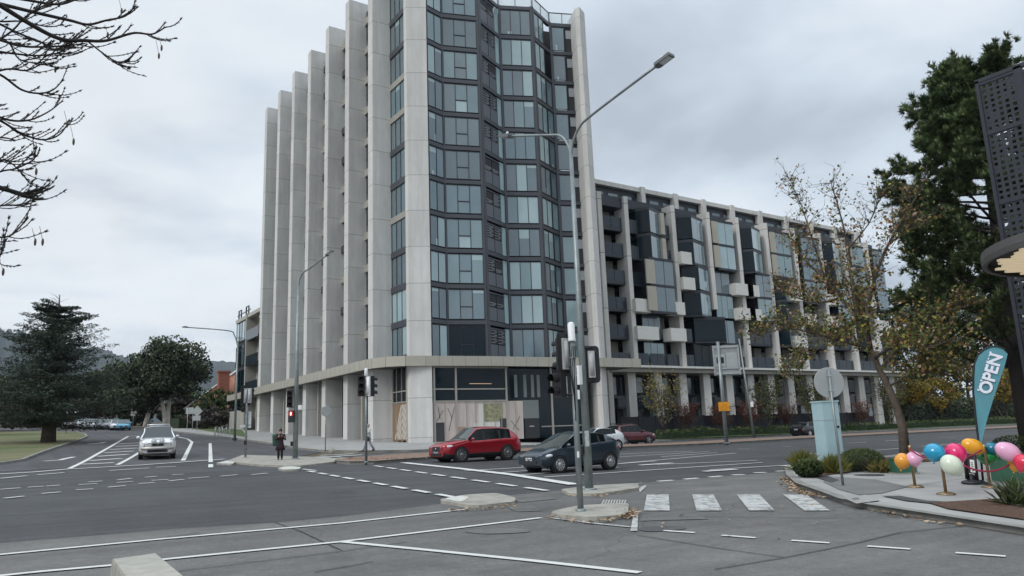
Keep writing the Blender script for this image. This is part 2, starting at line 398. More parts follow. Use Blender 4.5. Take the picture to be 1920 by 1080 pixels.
# traffic islands
def island(name, poly, dz=.11, m=None):
    c = (sum(p[0] for p in poly) / len(poly), sum(p[1] for p in poly) / len(poly))
    o = sheet(name, poly, dz, m or M_KERBL, side=dz + .01, msides=M_KERBL, step=4)
    return o
def rounded(poly, r=.35, k=3):
    out = []
    n = len(poly)
    for i in range(n):
        p = Vector(poly[i][:2]); a = Vector(poly[i - 1][:2]); b = Vector(poly[(i + 1) % n][:2])
        ra = min(r, (a - p).length * .45); rb = min(r, (b - p).length * .45)
        s0 = p + (a - p).normalized() * ra; s1 = p + (b - p).normalized() * rb
        for q in range(k + 1):
            t = q / k; out.append(tuple(s0 * (1 - t) ** 2 + p * 2 * t * (1 - t) + s1 * t * t))
    return out
island('traffic_island', rounded(gp((425, 868), (455, 856), (620, 861), (640, 868), (560, 878), (480, 875)), .5))
island('traffic_island', rounded(gp((520, 882), (545, 878), (565, 880), (560, 884), (530, 885)), .3), .1, mat('painted_kerb', (.55, .55, .50), .8, var=.3, scale=6))
I1 = gp((820, 946), (870, 936), (930, 932), (968, 942), (965, 950), (890, 958), (865, 954))
island('traffic_island', rounded(I1, .3))
I2 = gp((1050, 925), (1120, 917), (1195, 913), (1200, 922), (1130, 933), (1070, 934))
island('traffic_island', rounded(I2, .3))
I3 = gp((1025, 972), (1080, 958), (1180, 952), (1178, 975), (1110, 982))
island('traffic_island', rounded(I3, .35))
M_NOSE = mat('painted_kerb', (.55, .55, .50), .8, var=.3, scale=6)
island('traffic_island', rounded(gp((405, 872), (425, 867), (443, 868), (436, 873)), .2), .1, mat('painted_kerb', (.55, .55, .50), .8, var=.3, scale=6))
sheet('island_nose', rounded(gp((832, 944), (868, 938), (880, 941), (870, 949), (860, 951)), .2), .117, M_NOSE, step=4)
mb = MB()
for poly in (I1, I2, I3): pass
# right hand corner footpath
RK = gp((1478, 884), (1482, 899), (1500, 916), (1546, 933), (1583, 948), (1629, 959), (1755, 980), (1925, 1008))
RKB = gp((1922, 843), (1800, 850), (1700, 857), (1600, 868), (1510, 877))
RKF = RK + [(10.3, 1.5), (8.6, -6), (60, -6), (60, RKB[0][1] + .3)] + RKB
sheet('corner_footpath', RKF, .15, M_PATH, side=.16, msides=M_KERB)
mb = MB(); ribbon(mb, RKB + RK + [(10.3, 1.5), (8.6, -6)], .22, .158, step=.6); tag(mb.build('kerb', M_KERB), kind='structure')
# darker pavement pieces and joints on it
sheet('pavement_ramp', gp((1545, 915), (1570, 905), (1640, 910), (1705, 925), (1655, 939), (1612, 942), (1575, 931)), .162, M_PATHD, step=4)
sheet('pavement_edge', gp((1522, 903), (1545, 900), (1575, 912), (1560, 917)), .170, mat('dark_edge', (.06, .06, .06), .9), step=4)
sheet('pavement_edge', gp((1655, 945), (1690, 945), (1740, 955), (1790, 958), (1760, 962), (1700, 955)), .170, mat('dark_edge', (.06, .06, .06), .9), step=4)
# mulch beds
sheet('garden_bed', gp((1490, 889), (1500, 880), (1700, 862), (1925, 846), (1925, 866), (1800, 868), (1720, 876), (1650, 889), (1560, 900), (1530, 906), (1510, 906)), .175, M_MULCH)
sheet('garden_bed', gp((1745, 960), (1920, 948), (1925, 995), (1830, 980), (1780, 972)) , .175, M_MULCH)

# ---------------------------------------------------------------- painted markings
DZ = .046
L = MB()
def ln(w, *pp, dz=None, mi=0):
    ribbon(L, gp(*pp), w, dz or DZ, mi)
ln(.13, (0, 1046), (310, 1015), (640, 966), (860, 963)) if False else None
ribbon(L, [(-20, 14.3)] + gp((0, 1046.5), (310, 1016), (640, 986), (870, 960)), .13, .054)
ribbon(L, [(-20, 11.9)] + gp((80, 1079), (203, 1068), (317, 1055), (640, 1022), (1015, 976)), .13, .054)
ln(.14, (640, 1022), (800, 1038), (1000, 1059), (1200, 1082), dz=.054)
for a, b in (((1245, 1001), (1303, 1005)), ((1354, 1010), (1417, 1015)), ((1485, 1020), (1556, 1025)), ((1627, 1031), (1708, 1037)), ((1793, 1044), (1887, 1051))):
    ln(.11, a, b, dz=.054)
ln(.42, (756, 869), (860, 880), (960, 892), (1078, 911))            # stop line
def dashes(w, a, b, n, frac=.62, dz=None):
    A = G(*a); B = G(*b)
    for i in range(n):
        t0 = i / n; t1 = (i + frac) / n; p = A.lerp(B, t0); q = A.lerp(B, t1); ribbon(L, [(p.x, p.y), (q.x, q.y)], w, dz or DZ)
dashes(.2, (703, 875), (1048, 926), 9, .66)
dashes(.2, (578, 885), (872, 939), 9, .66)
dashes(.16, (440, 866), (610, 886), 5, .6)
# lane lines of the main carriageway
for (a, b) in (((1130, 874), (1380, 851)), ((1120, 861), (1330, 848)), ((1160, 853), (1300, 847)), ((1232, 873), (1420, 865)), ((1330, 883), (1480, 874)), ((870, 885), (985, 878)), ((960, 894), (1160, 878)), ((930, 889), (1230, 866))):
    ln(.13, a, b)
ln(.13, (1020, 897), (1430, 869)); ln(.12, (1240, 858), (1345, 850))
for a, b in (((1234, 905), (1262, 903)), ((1283, 901), (1309, 899)), ((1330, 897), (1353, 895)), ((1373, 893), (1396, 892)), ((1414, 889), (1436, 888)), ((1455, 886), (1474, 885))):
    ln(.22, a, b)
for y0 in ((1384, 843, 1405, 843), (1466, 838, 1486, 838), (1590, 832, 1625, 830), (1660, 828, 1690, 826), (1760, 822, 1790, 821), (1640, 846, 1700, 841), (1730, 838, 1800, 833), (1500, 853, 1560, 850)):
    ln(.13, y0[:2], y0[2:])
for a, b in (((1320, 886), (1380, 882)), ((1200, 874), (1260, 870)), ((1470, 876), (1500, 874))): ln(.34, a, b)
# faint crossing dashes on the left of the junction
for (a, b) in (((8, 937), (45, 933)), ((78, 928), (113, 925)), ((142, 921), (175, 919)), ((202, 916), (235, 913)), ((260, 909), (290, 907)), ((316, 904), (345, 901)), ((352, 899), (392, 896)), ((413, 895), (445, 892)), ((472, 892), (502, 889)),
               ((0, 920), (38, 917)), ((52, 916), (82, 914)), ((86, 914), (112, 912)), ((147, 911), (182, 909)), ((165, 906), (192, 904)), ((218, 907), (250, 905)), ((284, 903), (316, 901)), ((220, 902), (246, 899)), ((272, 897), (294, 895)), ((322, 892), (344, 891))):
    ln(.15, a, b)
for (a, b) in (((0, 899), (50, 894)), ((70, 892), (120, 888)), ((205, 884), (280, 879)), ((292, 878), (330, 876))): ln(.2, a, b)
ln(.3, (-10, 891), (60, 887), (130, 881), (270, 873), (420, 862))          # stop line of the side road
ln(.22, (130, 880), (240, 819)); ln(.22, (220, 873), (300, 826), (306, 822))
ln(.1, (240, 819), (262, 817))
for i, (a, b) in enumerate((((153, 872), (213, 869)), ((168, 865), (228, 861)), ((183, 857), (240, 853)), ((196, 850), (250, 847)), ((206, 844), (258, 841)), ((216, 838), (263, 836)), ((222, 833), (268, 831)))):
    ln(.45, a, b)
ln(.24, (343, 865), (360, 830), (352, 824), (325, 818))
ln(.22, (395, 868), (394.5, 850), (394, 832)); ln(.22, (395, 878), (395, 872))
for a, b in (((300, 858), (440, 858)), ((440, 858), (560, 862))): pass
# lane arrows
for pts in (((82, 866), (112, 864), (124, 861), (139, 858)), ((165, 834), (188, 832), (198, 830))): ln(.3, *pts)
for a, b in (((600, 855), (663, 852)), ((590, 859), (680, 854)), ((560, 859), (640, 857)), ((600, 862), (690, 858))): ln(.42, a, b)
tag(L.build('lane_marking', M_PAINT), kind='structure')
Z = MB()
for q in (((1213, 927), (1254, 927), (1256, 957), (1207, 957)), ((1298, 927), (1338, 927), (1354, 957), (1306, 957)), ((1381, 927), (1424, 927), (1453, 957), (1405, 957)), ((1468, 927), (1512, 927), (1556, 957), (1508, 957))):
    c = [G(*p, .056) for p in q]; Z.add([tuple(p) for p in c], [(0, 3, 2, 1)])
for q in (((1189, 958), (1197, 958), (1195, 995), (1182, 995)), ((1196, 915), (1211, 909), (1212, 912), (1200, 923))):
    c = [G(*p, .056) for p in q]; Z.add([tuple(p) for p in c], [(0, 3, 2, 1)])
ribbon(Z, gp((1095, 985), (1182, 994)), .1, .056); ribbon(Z, gp((1030, 976), (1100, 985)), .08, .056)
ribbon(Z, gp((1160, 914), (1205, 909)), .1, .056)
tag(Z.build('zebra_crossing', M_PAINTW), kind='structure')
# worn and patched pieces of the pavement
M_PATCH = road_mat('pavement_patch', (0.165, 0.162, 0.15), .2, 'x'); M_PATCHD = road_mat('asphalt_patch', (0.10, 0.10, 0.10), .2, 'x')
sheet('pavement_patch', gp((960, 941), (1035, 935), (1045, 939), (975, 946)), .049, M_PATCH, step=4); sheet('pavement_patch', gp((950, 955), (1000, 952), (1018, 962), (970, 964)), .049, M_PATCH, step=4)
sheet('pavement_patch', gp((1205, 970), (1300, 968), (1330, 978), (1200, 982)), .049, M_PATCH, step=4); sheet('pavement_patch', rounded(gp((860, 1000), (960, 994), (1010, 1003), (900, 1008)), .4), .049, M_PATCH, step=4)
sheet('pavement_patch', rounded(gp((1190, 995), (1260, 990), (1300, 997), (1210, 1004)), .4), .049, M_PATCHD, step=4); sheet('pavement_patch', gp((310, 1012), (370, 1003), (378, 1008), (330, 1016)), .049, M_PATCHD, step=4)
# joints and sealed cracks in the grey pavement
J = MB()
for pts in (((0, 1022), (310, 998), (312, 998)), ((515, 984), (560, 1000), (640, 1038)), ((335, 1078), (640, 1040), (760, 1022)), ((1195, 1009), (1350, 1035), (1470, 1052)), ((1340, 1075), (1475, 1052), (1610, 1024), (1690, 1004), (1795, 993)), ((1200, 972), (1600, 977)), ((590, 1080), (700, 1060)), ((1240, 925), (1450, 922))):
    ribbon(J, gp(*pts), .022, .050)
tag(J.build('pavement_joint', mat('joint_seal', (.03, .03, .03), .9)), kind='structure')
J = MB()
for pts in (((1590, 912), (1820, 902)), ((1700, 925), (1845, 903), (1920, 915))): ribbon(J, gp(*pts), .02, .160)
tag(J.build('pavement_joint', mat('joint_dark', (.12, .12, .115), .9)), kind='structure')
# pit covers
c = G(1630, 901); mb = MB(); mb.lathe((c.x, c.y, zg(c.x, c.y) + .152), [(.42, 0), (.42, .012), (.36, .014), (.34, .010), (0, .010)], 20)
tag(mb.build('manhole_cover', mat('cast_iron', (.07, .07, .07), .6, .4, var=.3, scale=20), loc=(c.x, c.y, zg(c.x, c.y) + .152)), 'round dark manhole cover in the corner footpath behind the round sign pole', 'manhole cover')
t = thing('utility_pit', 'pale square concrete service pit cover in the ramp of the corner footpath', 'pit cover', ground_at(G(1618, 935), .165))
mb = MB(); q = [G(*p, .172) for p in ((1583, 934), (1623, 927), (1650, 938), (1606, 944))]; mb.add([tuple(p) for p in q], [(3, 2, 1, 0)]); mb.build('cover', M_PATH, t, world=True)
mb = MB(); q = [G(*p, .178) for p in ((1597, 934), (1608, 932), (1612, 935), (1601, 937))]; mb.add([tuple(p) for p in q], [(3, 2, 1, 0)]); mb.build('lid', M_PATHD, t, world=True)
# steel drain grate between the islands
t = thing('drain_grate', 'ribbed tactile plate in the pavement between the two kerbed islands at the signal poles', 'grate', ground_at(G(1152, 943), .04))
mb = MB()
for k in range(9):
    a = G(1133 + k * 5, 937, .06); b = G(1126 + k * 5.4, 950, .06); ribbon(mb, [(a.x, a.y), (b.x, b.y)], .035, .06, h=.02)
mb.build('rib', mat('worn_metal', (.45, .44, .4), .6, .2), t, world=True)
# fallen leaves (uncountable)
LV = MB(); rr = random.Random(3)
def scatter(poly_line, n, spread, dz, cols=3):
    P = gp(*poly_line)
    for _ in range(n):
        i = rr.randrange(len(P) - 1); t_ = rr.random(); x = P[i][0] * (1 - t_) + P[i + 1][0] * t_ + rr.gauss(0, spread); y = P[i][1] * (1 - t_) + P[i + 1][1] * t_ + rr.gauss(0, spread)
        z = zg(x, y) + dz + rr.random() * .04; s_ = rr.uniform(.018, .062); a = rr.random() * 6.28; tl = rr.uniform(-.5, .5) * s_
        LV.add([(x + s_ * cos(a), y + s_ * sin(a), z), (x - s_ * .6 * sin(a), y + s_ * .6 * cos(a), z + tl), (x - s_ * cos(a), y - s_ * sin(a), z + .01), (x + s_ * .6 * sin(a), y - s_ * .6 * cos(a), z - tl * .3)], [(0, 1, 2, 3)], rr.randrange(cols))
scatter(((1470, 900), (1490, 922), (1535, 938)), 420, .13, .06)
scatter(((1640, 962), (1700, 978), (1800, 992)), 60, .1, .06)
scatter(((1185, 962), (1182, 972), (1176, 978)), 150, .10, .07)
scatter(((1030, 976), (1110, 988), (1180, 975)), 70, .07, .06)
scatter(((840, 962), (900, 962), (960, 953)), 60, .08, .06)
scatter(((1070, 936), (1130, 935), (1200, 922)), 40, .08, .06)
scatter(((640, 866), (700, 868), (790, 866)), 300, .25, .2)
scatter(((1660, 885), (1720, 872), (1790, 868)), 380, .3, .2)
scatter(((1520, 898), (1600, 890), (1650, 884)), 160, .3, .2)
scatter(((1200, 990), (1500, 960), (1300, 1010)), 25, .8, .05)
scatter(((1100, 845), (1300, 833), (1480, 822)), 90, .4, .2)
tag(LV.build('fallen_leaves', [mat('leaf_tan', (.30, .19, .10), .8), mat('leaf_brown', (.13, .07, .04), .8), mat('leaf_pale', (.42, .31, .20), .8)]), 'dry tan and brown leaves lying in the gutters and beds', 'leaves', kind='stuff')

# ---------------------------------------------------------------- far hills
M_HILL = mat('hill_forest', (0.030, 0.040, 0.040), .95, scale=.014, col2=(0.055, 0.065, 0.060), detail=8)
hp = [(-160, 600), (-60, 612), (0, 618), (40, 622), (75, 634), (130, 650), (200, 655), (225, 668), (260, 668), (330, 672), (380, 673), (440, 681), (520, 690), (640, 700), (760, 712), (900, 730), (1200, 752), (1700, 765), (2100, 765)]
bm = bmesh.new(); rows = []
for dist, fr in ((1500, 0.0), (1650, .45), (1850, .8), (2050, 1.0), (2400, .7)):
    row = []
    for i in range(len(hp) - 1):
        for k in range(8):
            t_ = k / 8; px = hp[i][0] * (1 - t_) + hp[i + 1][0] * t_; py = hp[i][1] * (1 - t_) + hp[i + 1][1] * t_
            d = ray(px, py); h = d.z / math.hypot(d.x, d.y) * 2050 + EYE; h *= fr * (1 + .012 * sin(px * .9 + dist) + .01 * sin(px * .33 + 2)); h += random.uniform(-.25, .25) + 1.2 * sin(px * 1.7) * sin(px * .61)
            u_ = Vector((d.x, d.y)).normalized() * dist
            row.append(bm.verts.new((u_.x, u_.y, h + (zg(u_.x, u_.y) - 3) * (1 - fr))))
    rows.append(row)
for a, b in zip(rows[:-1], rows[1:]):
    for i in range(len(a) - 1): bm.faces.new((a[i + 1], a[i], b[i], b[i + 1]))
me = bpy.data.meshes.new('hills'); bm.normal_update(); bm.to_mesh(me); bm.free(); me.materials.append(M_HILL)
for p in me.polygons: p.use_smooth = True
o = bpy.data.objects.new('hills', me); S.collection.objects.link(o); o['kind'] = 'structure'
# ================================================================ buildings: materials
def concrete_mat(name, c, jz0, jh, joints=True, vx=0.0):
    m = bpy.data.materials.new(name); m.use_nodes = True; t = m.node_tree; b = t.nodes['Principled BSDF']; b.inputs['Roughness'].default_value = .85
    b.inputs['Specular IOR Level'].default_value = .3
    g = nd(t, 'ShaderNodeNewGeometry'); s = nd(t, 'ShaderNodeSeparateXYZ'); t.links.new(g.outputs['Position'], s.inputs[0])
    def M(op, a, b_=None):
        n = nd(t, 'ShaderNodeMath', operation=op)
        for i, v in enumerate((a, b_)):
            if v is None: continue
            if isinstance(v, (int, float)): n.inputs[i].default_value = v
            else: t.links.new(v, n.inputs[i])
        return n.outputs[0]
    def noise(scale, st, det=5):
        mp = nd(t, 'ShaderNodeMapping'); mp.inputs['Scale'].default_value = st; t.links.new(g.outputs['Position'], mp.inputs[0])
        n = nd(t, 'ShaderNodeTexNoise'); n.inputs['Scale'].default_value = scale; n.inputs['Detail'].default_value = det; n.inputs['Roughness'].default_value = .62; t.links.new(mp.outputs[0], n.inputs['Vector']); return n.outputs['Fac']
    k = M('DIVIDE', M('SUBTRACT', s.outputs[2], jz0), jh); fl = M('FLOOR', k); fr = M('SUBTRACT', k, fl)
    hx = M('FLOOR', M('DIVIDE', M('ADD', s.outputs[1], s.outputs[0]), 1.9))
    cb = nd(t, 'ShaderNodeCombineXYZ'); t.links.new(fl, cb.inputs[0]); t.links.new(hx, cb.inputs[1])
    wn = nd(t, 'ShaderNodeTexWhiteNoise'); t.links.new(cb.outputs[0], wn.inputs['Vector'])
    v = M('ADD', M('MULTIPLY', wn.outputs['Value'], .10 if joints else 0.02), .93)
    v = M('MULTIPLY', v, M('ADD', M('MULTIPLY', noise(.5, (1, 1, .45)), .42), .79))
    v = M('MULTIPLY', v, M('ADD', M('MULTIPLY', noise(3.0, (1, 1, .25)), .22), .89))
    v = M('MULTIPLY', v, M('ADD', M('MULTIPLY', noise(2.2, (1, 1, .035), 3), .30), .85))
    v = M('MULTIPLY', v, M('ADD', M('MULTIPLY', noise(14, (1, 1, 1), 3), .16), .92))
    if joints: v = M('MULTIPLY', v, M('SUBTRACT', 1.0, M('MULTIPLY', M('LESS_THAN', fr, .013), .55)))
    sc = nd(t, 'ShaderNodeVectorMath', operation='SCALE'); sc.inputs[0].default_value = c; t.links.new(v, sc.inputs['Scale'])
    t.links.new(sc.outputs[0], b.inputs['Base Color']); return m
FZ = [6.37, 9.37, 12.54, 15.72, 18.9, 22.08, 25.29, 28.51, 31.8, 35.01, 38.3, 41.5]      # spandrel levels, metres above the eye
FZ = [z + EYE for z in FZ]
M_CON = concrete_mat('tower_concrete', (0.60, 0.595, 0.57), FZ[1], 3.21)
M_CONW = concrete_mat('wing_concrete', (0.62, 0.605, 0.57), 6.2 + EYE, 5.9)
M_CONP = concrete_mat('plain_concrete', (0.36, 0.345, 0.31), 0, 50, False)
M_BEIGE = mat('beige_cladding', (0.42, 0.39, 0.32), .5, var=.06, scale=.6)
M_FASC = mat('champagne_metal', (0.44, 0.415, 0.35), .45, .25, var=.05, scale=.8)
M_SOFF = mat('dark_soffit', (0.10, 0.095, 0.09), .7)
M_SPAN = mat('charcoal_metal', (0.070, 0.074, 0.086), .45, .2, var=.08, scale=.6)
M_MULL = mat('black_mullion', (0.025, 0.028, 0.034), .4, .2)
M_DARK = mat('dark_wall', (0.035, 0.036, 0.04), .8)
M_GREYP = mat('grey_panel', (0.125, 0.135, 0.155), .4, .2)
M_WHITE = mat('white_render', (0.68, 0.67, 0.62), .7, var=.05, scale=1.5)
M_SILV = mat('silver_frame', (0.45, 0.43, 0.38), .4, .4)
def glass(name, c, spec=.9, var=.1, coat=.6): return mat(name, c, .06, 0.0, var=var, scale=.35, spec=spec, coat=coat)
GL = [glass('glass_slate', (0.125, 0.175, 0.200)), glass('glass_dusk', (0.095, 0.140, 0.162)), glass('glass_teal', (0.18, 0.275, 0.295)), glass('glass_curtain', (0.33, 0.45, 0.47)),
      glass('glass_deep', (0.004, 0.013, 0.019), .28, coat=0), glass('glass_blue', (0.135, 0.21, 0.245))]
M_BLIND = glass('glass_blind', (0.32, 0.44, 0.455))
M_BAL = mat('balcony_glass', (0.026, 0.036, 0.046), .08, spec=.4)
RW = random.Random(11)
def pick(z, deep=.0, light=.3):
    r = RW.random()
    if r < deep: return 4
    if r < deep + light: return RW.choice((2, 3, 3))
    return RW.choice((0, 0, 1, 5, 5))

def glazing(parent, p, q, z0, z1, n, name='window', opening=None, tones=None, off=0.0, blind=True, frame=M_MULL, fw=.05, endpost=0.0, inter=True):
    """one window: n panes over plan segment p-q (outer side on its right), mullions as its sub-part"""
    gm = MB(); fm = MB(); px, py = p; qx, qy = q
    at = lambda t: (px + (qx - px) * t, py + (qy - py) * t)
    base = tones if tones is not None else pick(z0)
    for i in range(n):
        t0, t1 = i / n, (i + 1) / n; a, b = at(t0), at(t1)
        ti = base if RW.random() < .75 else pick(z0)
        H = z1 - z0; sub = []
        if opening is not None and i == opening: sub = [(z0, z0 + .42 * H, ti), (z0 + .42 * H, z1, 5 if ti in (2, 3) else ti)]; fm.seg(a, b, off - .01, off + .05, z0 + .42 * H - .04, z0 + .42 * H + .04)
        elif blind and RW.random() < .22: d = RW.choice((.12, .2, .35)); sub = [(z0, z1 - d * H, ti), (z1 - d * H, z1, 6)]
        else: sub = [(z0, z1, ti)]
        for a0, a1, k in sub: gm.seg(a, b, off - .04, off, a0, a1, k)
        if i: fm.seg(at(t0 - fw / 2 / math.hypot(qx - px, qy - py)), at(t0 + fw / 2 / math.hypot(qx - px, qy - py)), off - .02, off + .045, z0, z1)
    if inter and not opening and RW.random() < .3:      # furniture seen low behind the pane
        t0 = RW.uniform(.1, .6); gm.seg(at(t0), at(t0 + .14), off - .02, off + .003, z0 + .02, z0 + RW.uniform(.35, .8), 3)
    for t0 in (0, 1):
        w = fw / math.hypot(qx - px, qy - py); a, b = (at(0), at(w)) if t0 == 0 else (at(1 - w), at(1)); fm.seg(a, b, off - .02, off + .05, z0, z1)
    fm.seg(p, q, off - .02, off + .045, z0, z0 + .05); fm.seg(p, q, off - .02, off + .045, z1 - .05, z1)
    w_ = gm.build(name, GL + [M_BLIND], parent, world=True)
    fm.build('mullion', frame, w_, world=False) if False else None
    f_ = fm.build('mullion', frame, None); f_.parent = w_
    # mesh in world coordinates: shift to the parent's frame
    o = parent.location
    for v in f_.data.vertices: v.co -= o
    return w_

# ================================================================ tower
TB = (28.8, 55.0, zg(28.8, 55.0) + .15)
TW = thing('apartment_tower', 'tall concrete and glass apartment tower on the corner with a row of upright fins', 'apartment building', TB)
gz = TB[2]
def part(mb, name, m, parent=TW): return mb.build(name, m, parent, world=True)
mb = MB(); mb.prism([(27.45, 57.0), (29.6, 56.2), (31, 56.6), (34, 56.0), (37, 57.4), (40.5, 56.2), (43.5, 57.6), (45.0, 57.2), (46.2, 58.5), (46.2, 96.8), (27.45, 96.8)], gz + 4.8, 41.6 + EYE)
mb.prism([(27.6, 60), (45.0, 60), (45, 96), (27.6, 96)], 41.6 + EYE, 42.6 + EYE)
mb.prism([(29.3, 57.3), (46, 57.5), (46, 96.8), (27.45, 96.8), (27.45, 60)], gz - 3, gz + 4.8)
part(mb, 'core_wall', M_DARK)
# fins of the long side
FT = 43.65 + EYE
for k in range(7):
    y1 = 60.47 + 5.82 * k; y0 = y1 - 1.05
    mb = MB(); mb.prism([(25.46, y0), (25.46, y1), (27.8, y1), (27.8, y0)], zg(26, y1) - .4, FT); part(mb, 'fin', M_CON)
# corner column with its chamfered face
mb = MB(); mb.prism([(27.2, 55.83), (28.8, 55.0), (29.3, 56.6), (27.9, 57.6), (27.2, 56.4)], gz - .3, FT); part(mb, 'fin', M_CON)
# end fin beside the wing
RF = [(45.45, 53.05), (46.65, 53.7), (47.3, 57.8), (46.9, 57.8), (45.29, 53.6)]
mb = MB(); mb.prism(RF, zg(46, 54) - .3, 42.5 + EYE); part(mb, 'fin', M_CON)
# glazed strips between the fins of the long side
def strip(ya, yb, k):
    for i in range(len(FZ)):
        z0 = FZ[i] + (.2 if i else -.6); z1 = (FZ[i + 1] - .2) if i + 1 < len(FZ) else FT - .9
        if k == 0:
            w = glazing(TW, (27.3, yb), (27.3, ya), z0, z1, 3, tones=(3 if i in (1,) else RW.choice((0, 1, 5, 1, 0))), blind=(i > 5), inter=False)
        else:
            if k in (1, 3, 5):
                mm = MB(); mm.seg((27.3, yb), (27.3, ya), -.04, 0, z0, z0 + .9, 0); mm.seg((27.3, yb), (27.3, ya), -.04, 0, z0 + .9, z1, 1)
            else:
                mm = MB(); mm.seg((27.3, yb), (27.3, ya), -.04, 0, z0, z1, 2 if k != 2 else RW.choice((1, 2)))
            strips.append(mm); part(mm, 'side_window', [M_SPAN, GL[4], GL[1]])
strips = []
strip(56.4, 59.42, 0)
for k in range(1, 7): strip(60.47 + 5.82 * (k - 1), 59.42 + 5.82 * k, k)
# spandrels of the side: charcoal, some of beige concrete
for i, z in enumerate(FZ):
    mb = MB(); mc = MB()
    (mc if z - EYE in (28.51, 31.8, 18.9, 15.72) else mb).seg((27.3, 59.42), (27.3, 56.4), -.1, .12, z - .28, z + .28)
    for k in range(1, 7):
        (mc if (k == 1 or RW.random() < .45) else mb).seg((27.3, 59.42 + 5.82 * k), (27.3, 60.47 + 5.82 * (k - 1)), -.1, .35 if k != 1 else .2, z - .35, z + .35)
    if mb.v: part(mb, 'side_spandrel', M_SPAN)
    if mc.v: part(mc, 'concrete_band', M_CONP)
# folded front
A = [(28.85, 55.02), (30.6, 55.5), (33.95, 54.3), (37.35, 55.95), (40.5, 54.5), (43.7, 56.0), (46.3, 54.9)]
def lerp2(p, q, t): return (p[0] + (q[0] - p[0]) * t, p[1] + (q[1] - p[1]) * t)
for i, z in enumerate(FZ[1:]):
    sp = MB()
    for s_ in range(6):
        p, q = A[s_], A[s_ + 1]
        sp.seg(p, q, -.25, .06, z - .18, z + .18)
    sp.seg(A[0], A[0 + 1], -.3, .02, z - .2, z + .2)
    part(sp, 'spandrel', M_SPAN)

for s_, (ta, tb) in ((1, (0.0, .03)), (1, (.94, 1.0)), (2, (0, .10)), (3, (0.0, .05)), (3, (.92, 1)), (4, (0, .05)), (5, (0, .08))):
    po = MB(); po.seg(lerp2(A[s_], A[s_ + 1], ta), lerp2(A[s_], A[s_ + 1], tb), -.2, .05, FZ[0] - .1, FZ[-1] + .26)
    part(po, 'corner_post', M_SPAN)
for i in range(len(FZ) - 1):
    lv = MB(); lvp = MB(); lvf = MB(); slit = MB()
    z0, z1 = FZ[i] + (.26 if i else -.15), FZ[i + 1] - .26
    ds = None
    glazing(TW, A[0], A[1], z0, z1, 2, tones=RW.choice((0, 5, 2, 3)) if i else 0)
    low = (i == 0)  # lowest panes get darker glass colour, standing in for reflections of dark surroundings
    glazing(TW, lerp2(A[1], A[2], .03), lerp2(A[1], A[2], .94), z0, z1, 3, opening=1, tones=4 if low else RW.choice((0, 0, 2, 3, 5, 1)))
    glazing(TW, lerp2(A[3], A[4], .05), lerp2(A[3], A[4], .92), z0, z1, 3, tones=4 if low else (3 if i in (1, 2, 4, 9) else RW.choice((0, 0, 5, 2))))
    glazing(TW, lerp2(A[4], A[5], .05), lerp2(A[4], A[5], .60), z0, z1, 2, tones=RW.choice((5, 0, 2, 3)))
    if i < 9: glazing(TW, lerp2(A[4], A[5], .62), lerp2(A[4], A[5], .97), z0, z1, 1, tones=RW.choice((1, 2, 0)), blind=False)
    glazing(TW, lerp2(A[5], A[6], .08), lerp2(A[5], A[6], .55), z0, z1, 1, tones=RW.choice((0, 5, 2)), blind=False)
    # louvred bay: dark opening above grey panels
    p, q = lerp2(A[2], A[3], .10), lerp2(A[2], A[3], .78); H = z1 - z0; zm = z0 + .46 * H
    for a_, b_ in ((0, .5), (.5, 1)):
        pa, pb = lerp2(p, q, a_ + .02), lerp2(p, q, b_ - .02); lvp.seg(pa, pb, -.1, .0, z0, zm - .03); lvf.seg(pa, pb, -.14, -.06, zm + .03, z1 - .25)
        lit = RW.random() < .6; r0 = RW.choice((0, .3, .5))
        for j in range(9 if lit else 3):
            zz = zm + .12 + j * (z1 - .35 - zm) / 9; lv.seg(lerp2(pa, pb, .05 + (r0 if j % 2 else 0)), lerp2(pa, pb, .95 if j % 3 else .7), -.05, -.02, zz, zz + .05)
    lvp.seg(p, lerp2(p, q, 1.0), -.12, .02, z1 - .22, z1 - .14)
    slit.seg(lerp2(A[2], A[3], .80), lerp2(A[2], A[3], .985), -.1, -.02, z0, z1)
    p, q = lerp2(A[5], A[6], .58), A[6]; lvf.seg(p, q, -.3, -.12, z0, z1); lv.seg(lerp2(p, q, .1), lerp2(p, q, .9), -.1, -.06, z0 + .55 * H, z0 + .9 * H)
    part(lvp, 'grey_panel', M_GREYP); part(lvf, 'louvre_recess', M_DARK); part(lv, 'louvre', mat('louvre_slat', (.33, .35, .37), .5, .3)); part(slit, 'glass_slit', GL[3])
# roof balustrade
mb = MB(); mf = MB()
for s_ in range(6): mb.seg(A[s_], A[s_ + 1], -.06, -.03, FZ[-1] + .26, FZ[-1] + 1.35); mf.seg(A[s_], A[s_ + 1], -.08, .0, FZ[-1] + 1.35, FZ[-1] + 1.43)
for s_ in range(6):
    for t_ in (0.02, .5, .98): p = lerp2(A[s_], A[s_ + 1], t_); mf.tube([(p[0], p[1], FZ[-1] + .2), (p[0], p[1], FZ[-1] + 1.4)], .03, 5)
bl = part(mb, 'roof_balustrade', mat('clear_glass', (.75, .85, .88), .05, spec=.5, alpha=.35)); part(mf, 'rail', M_MULL)
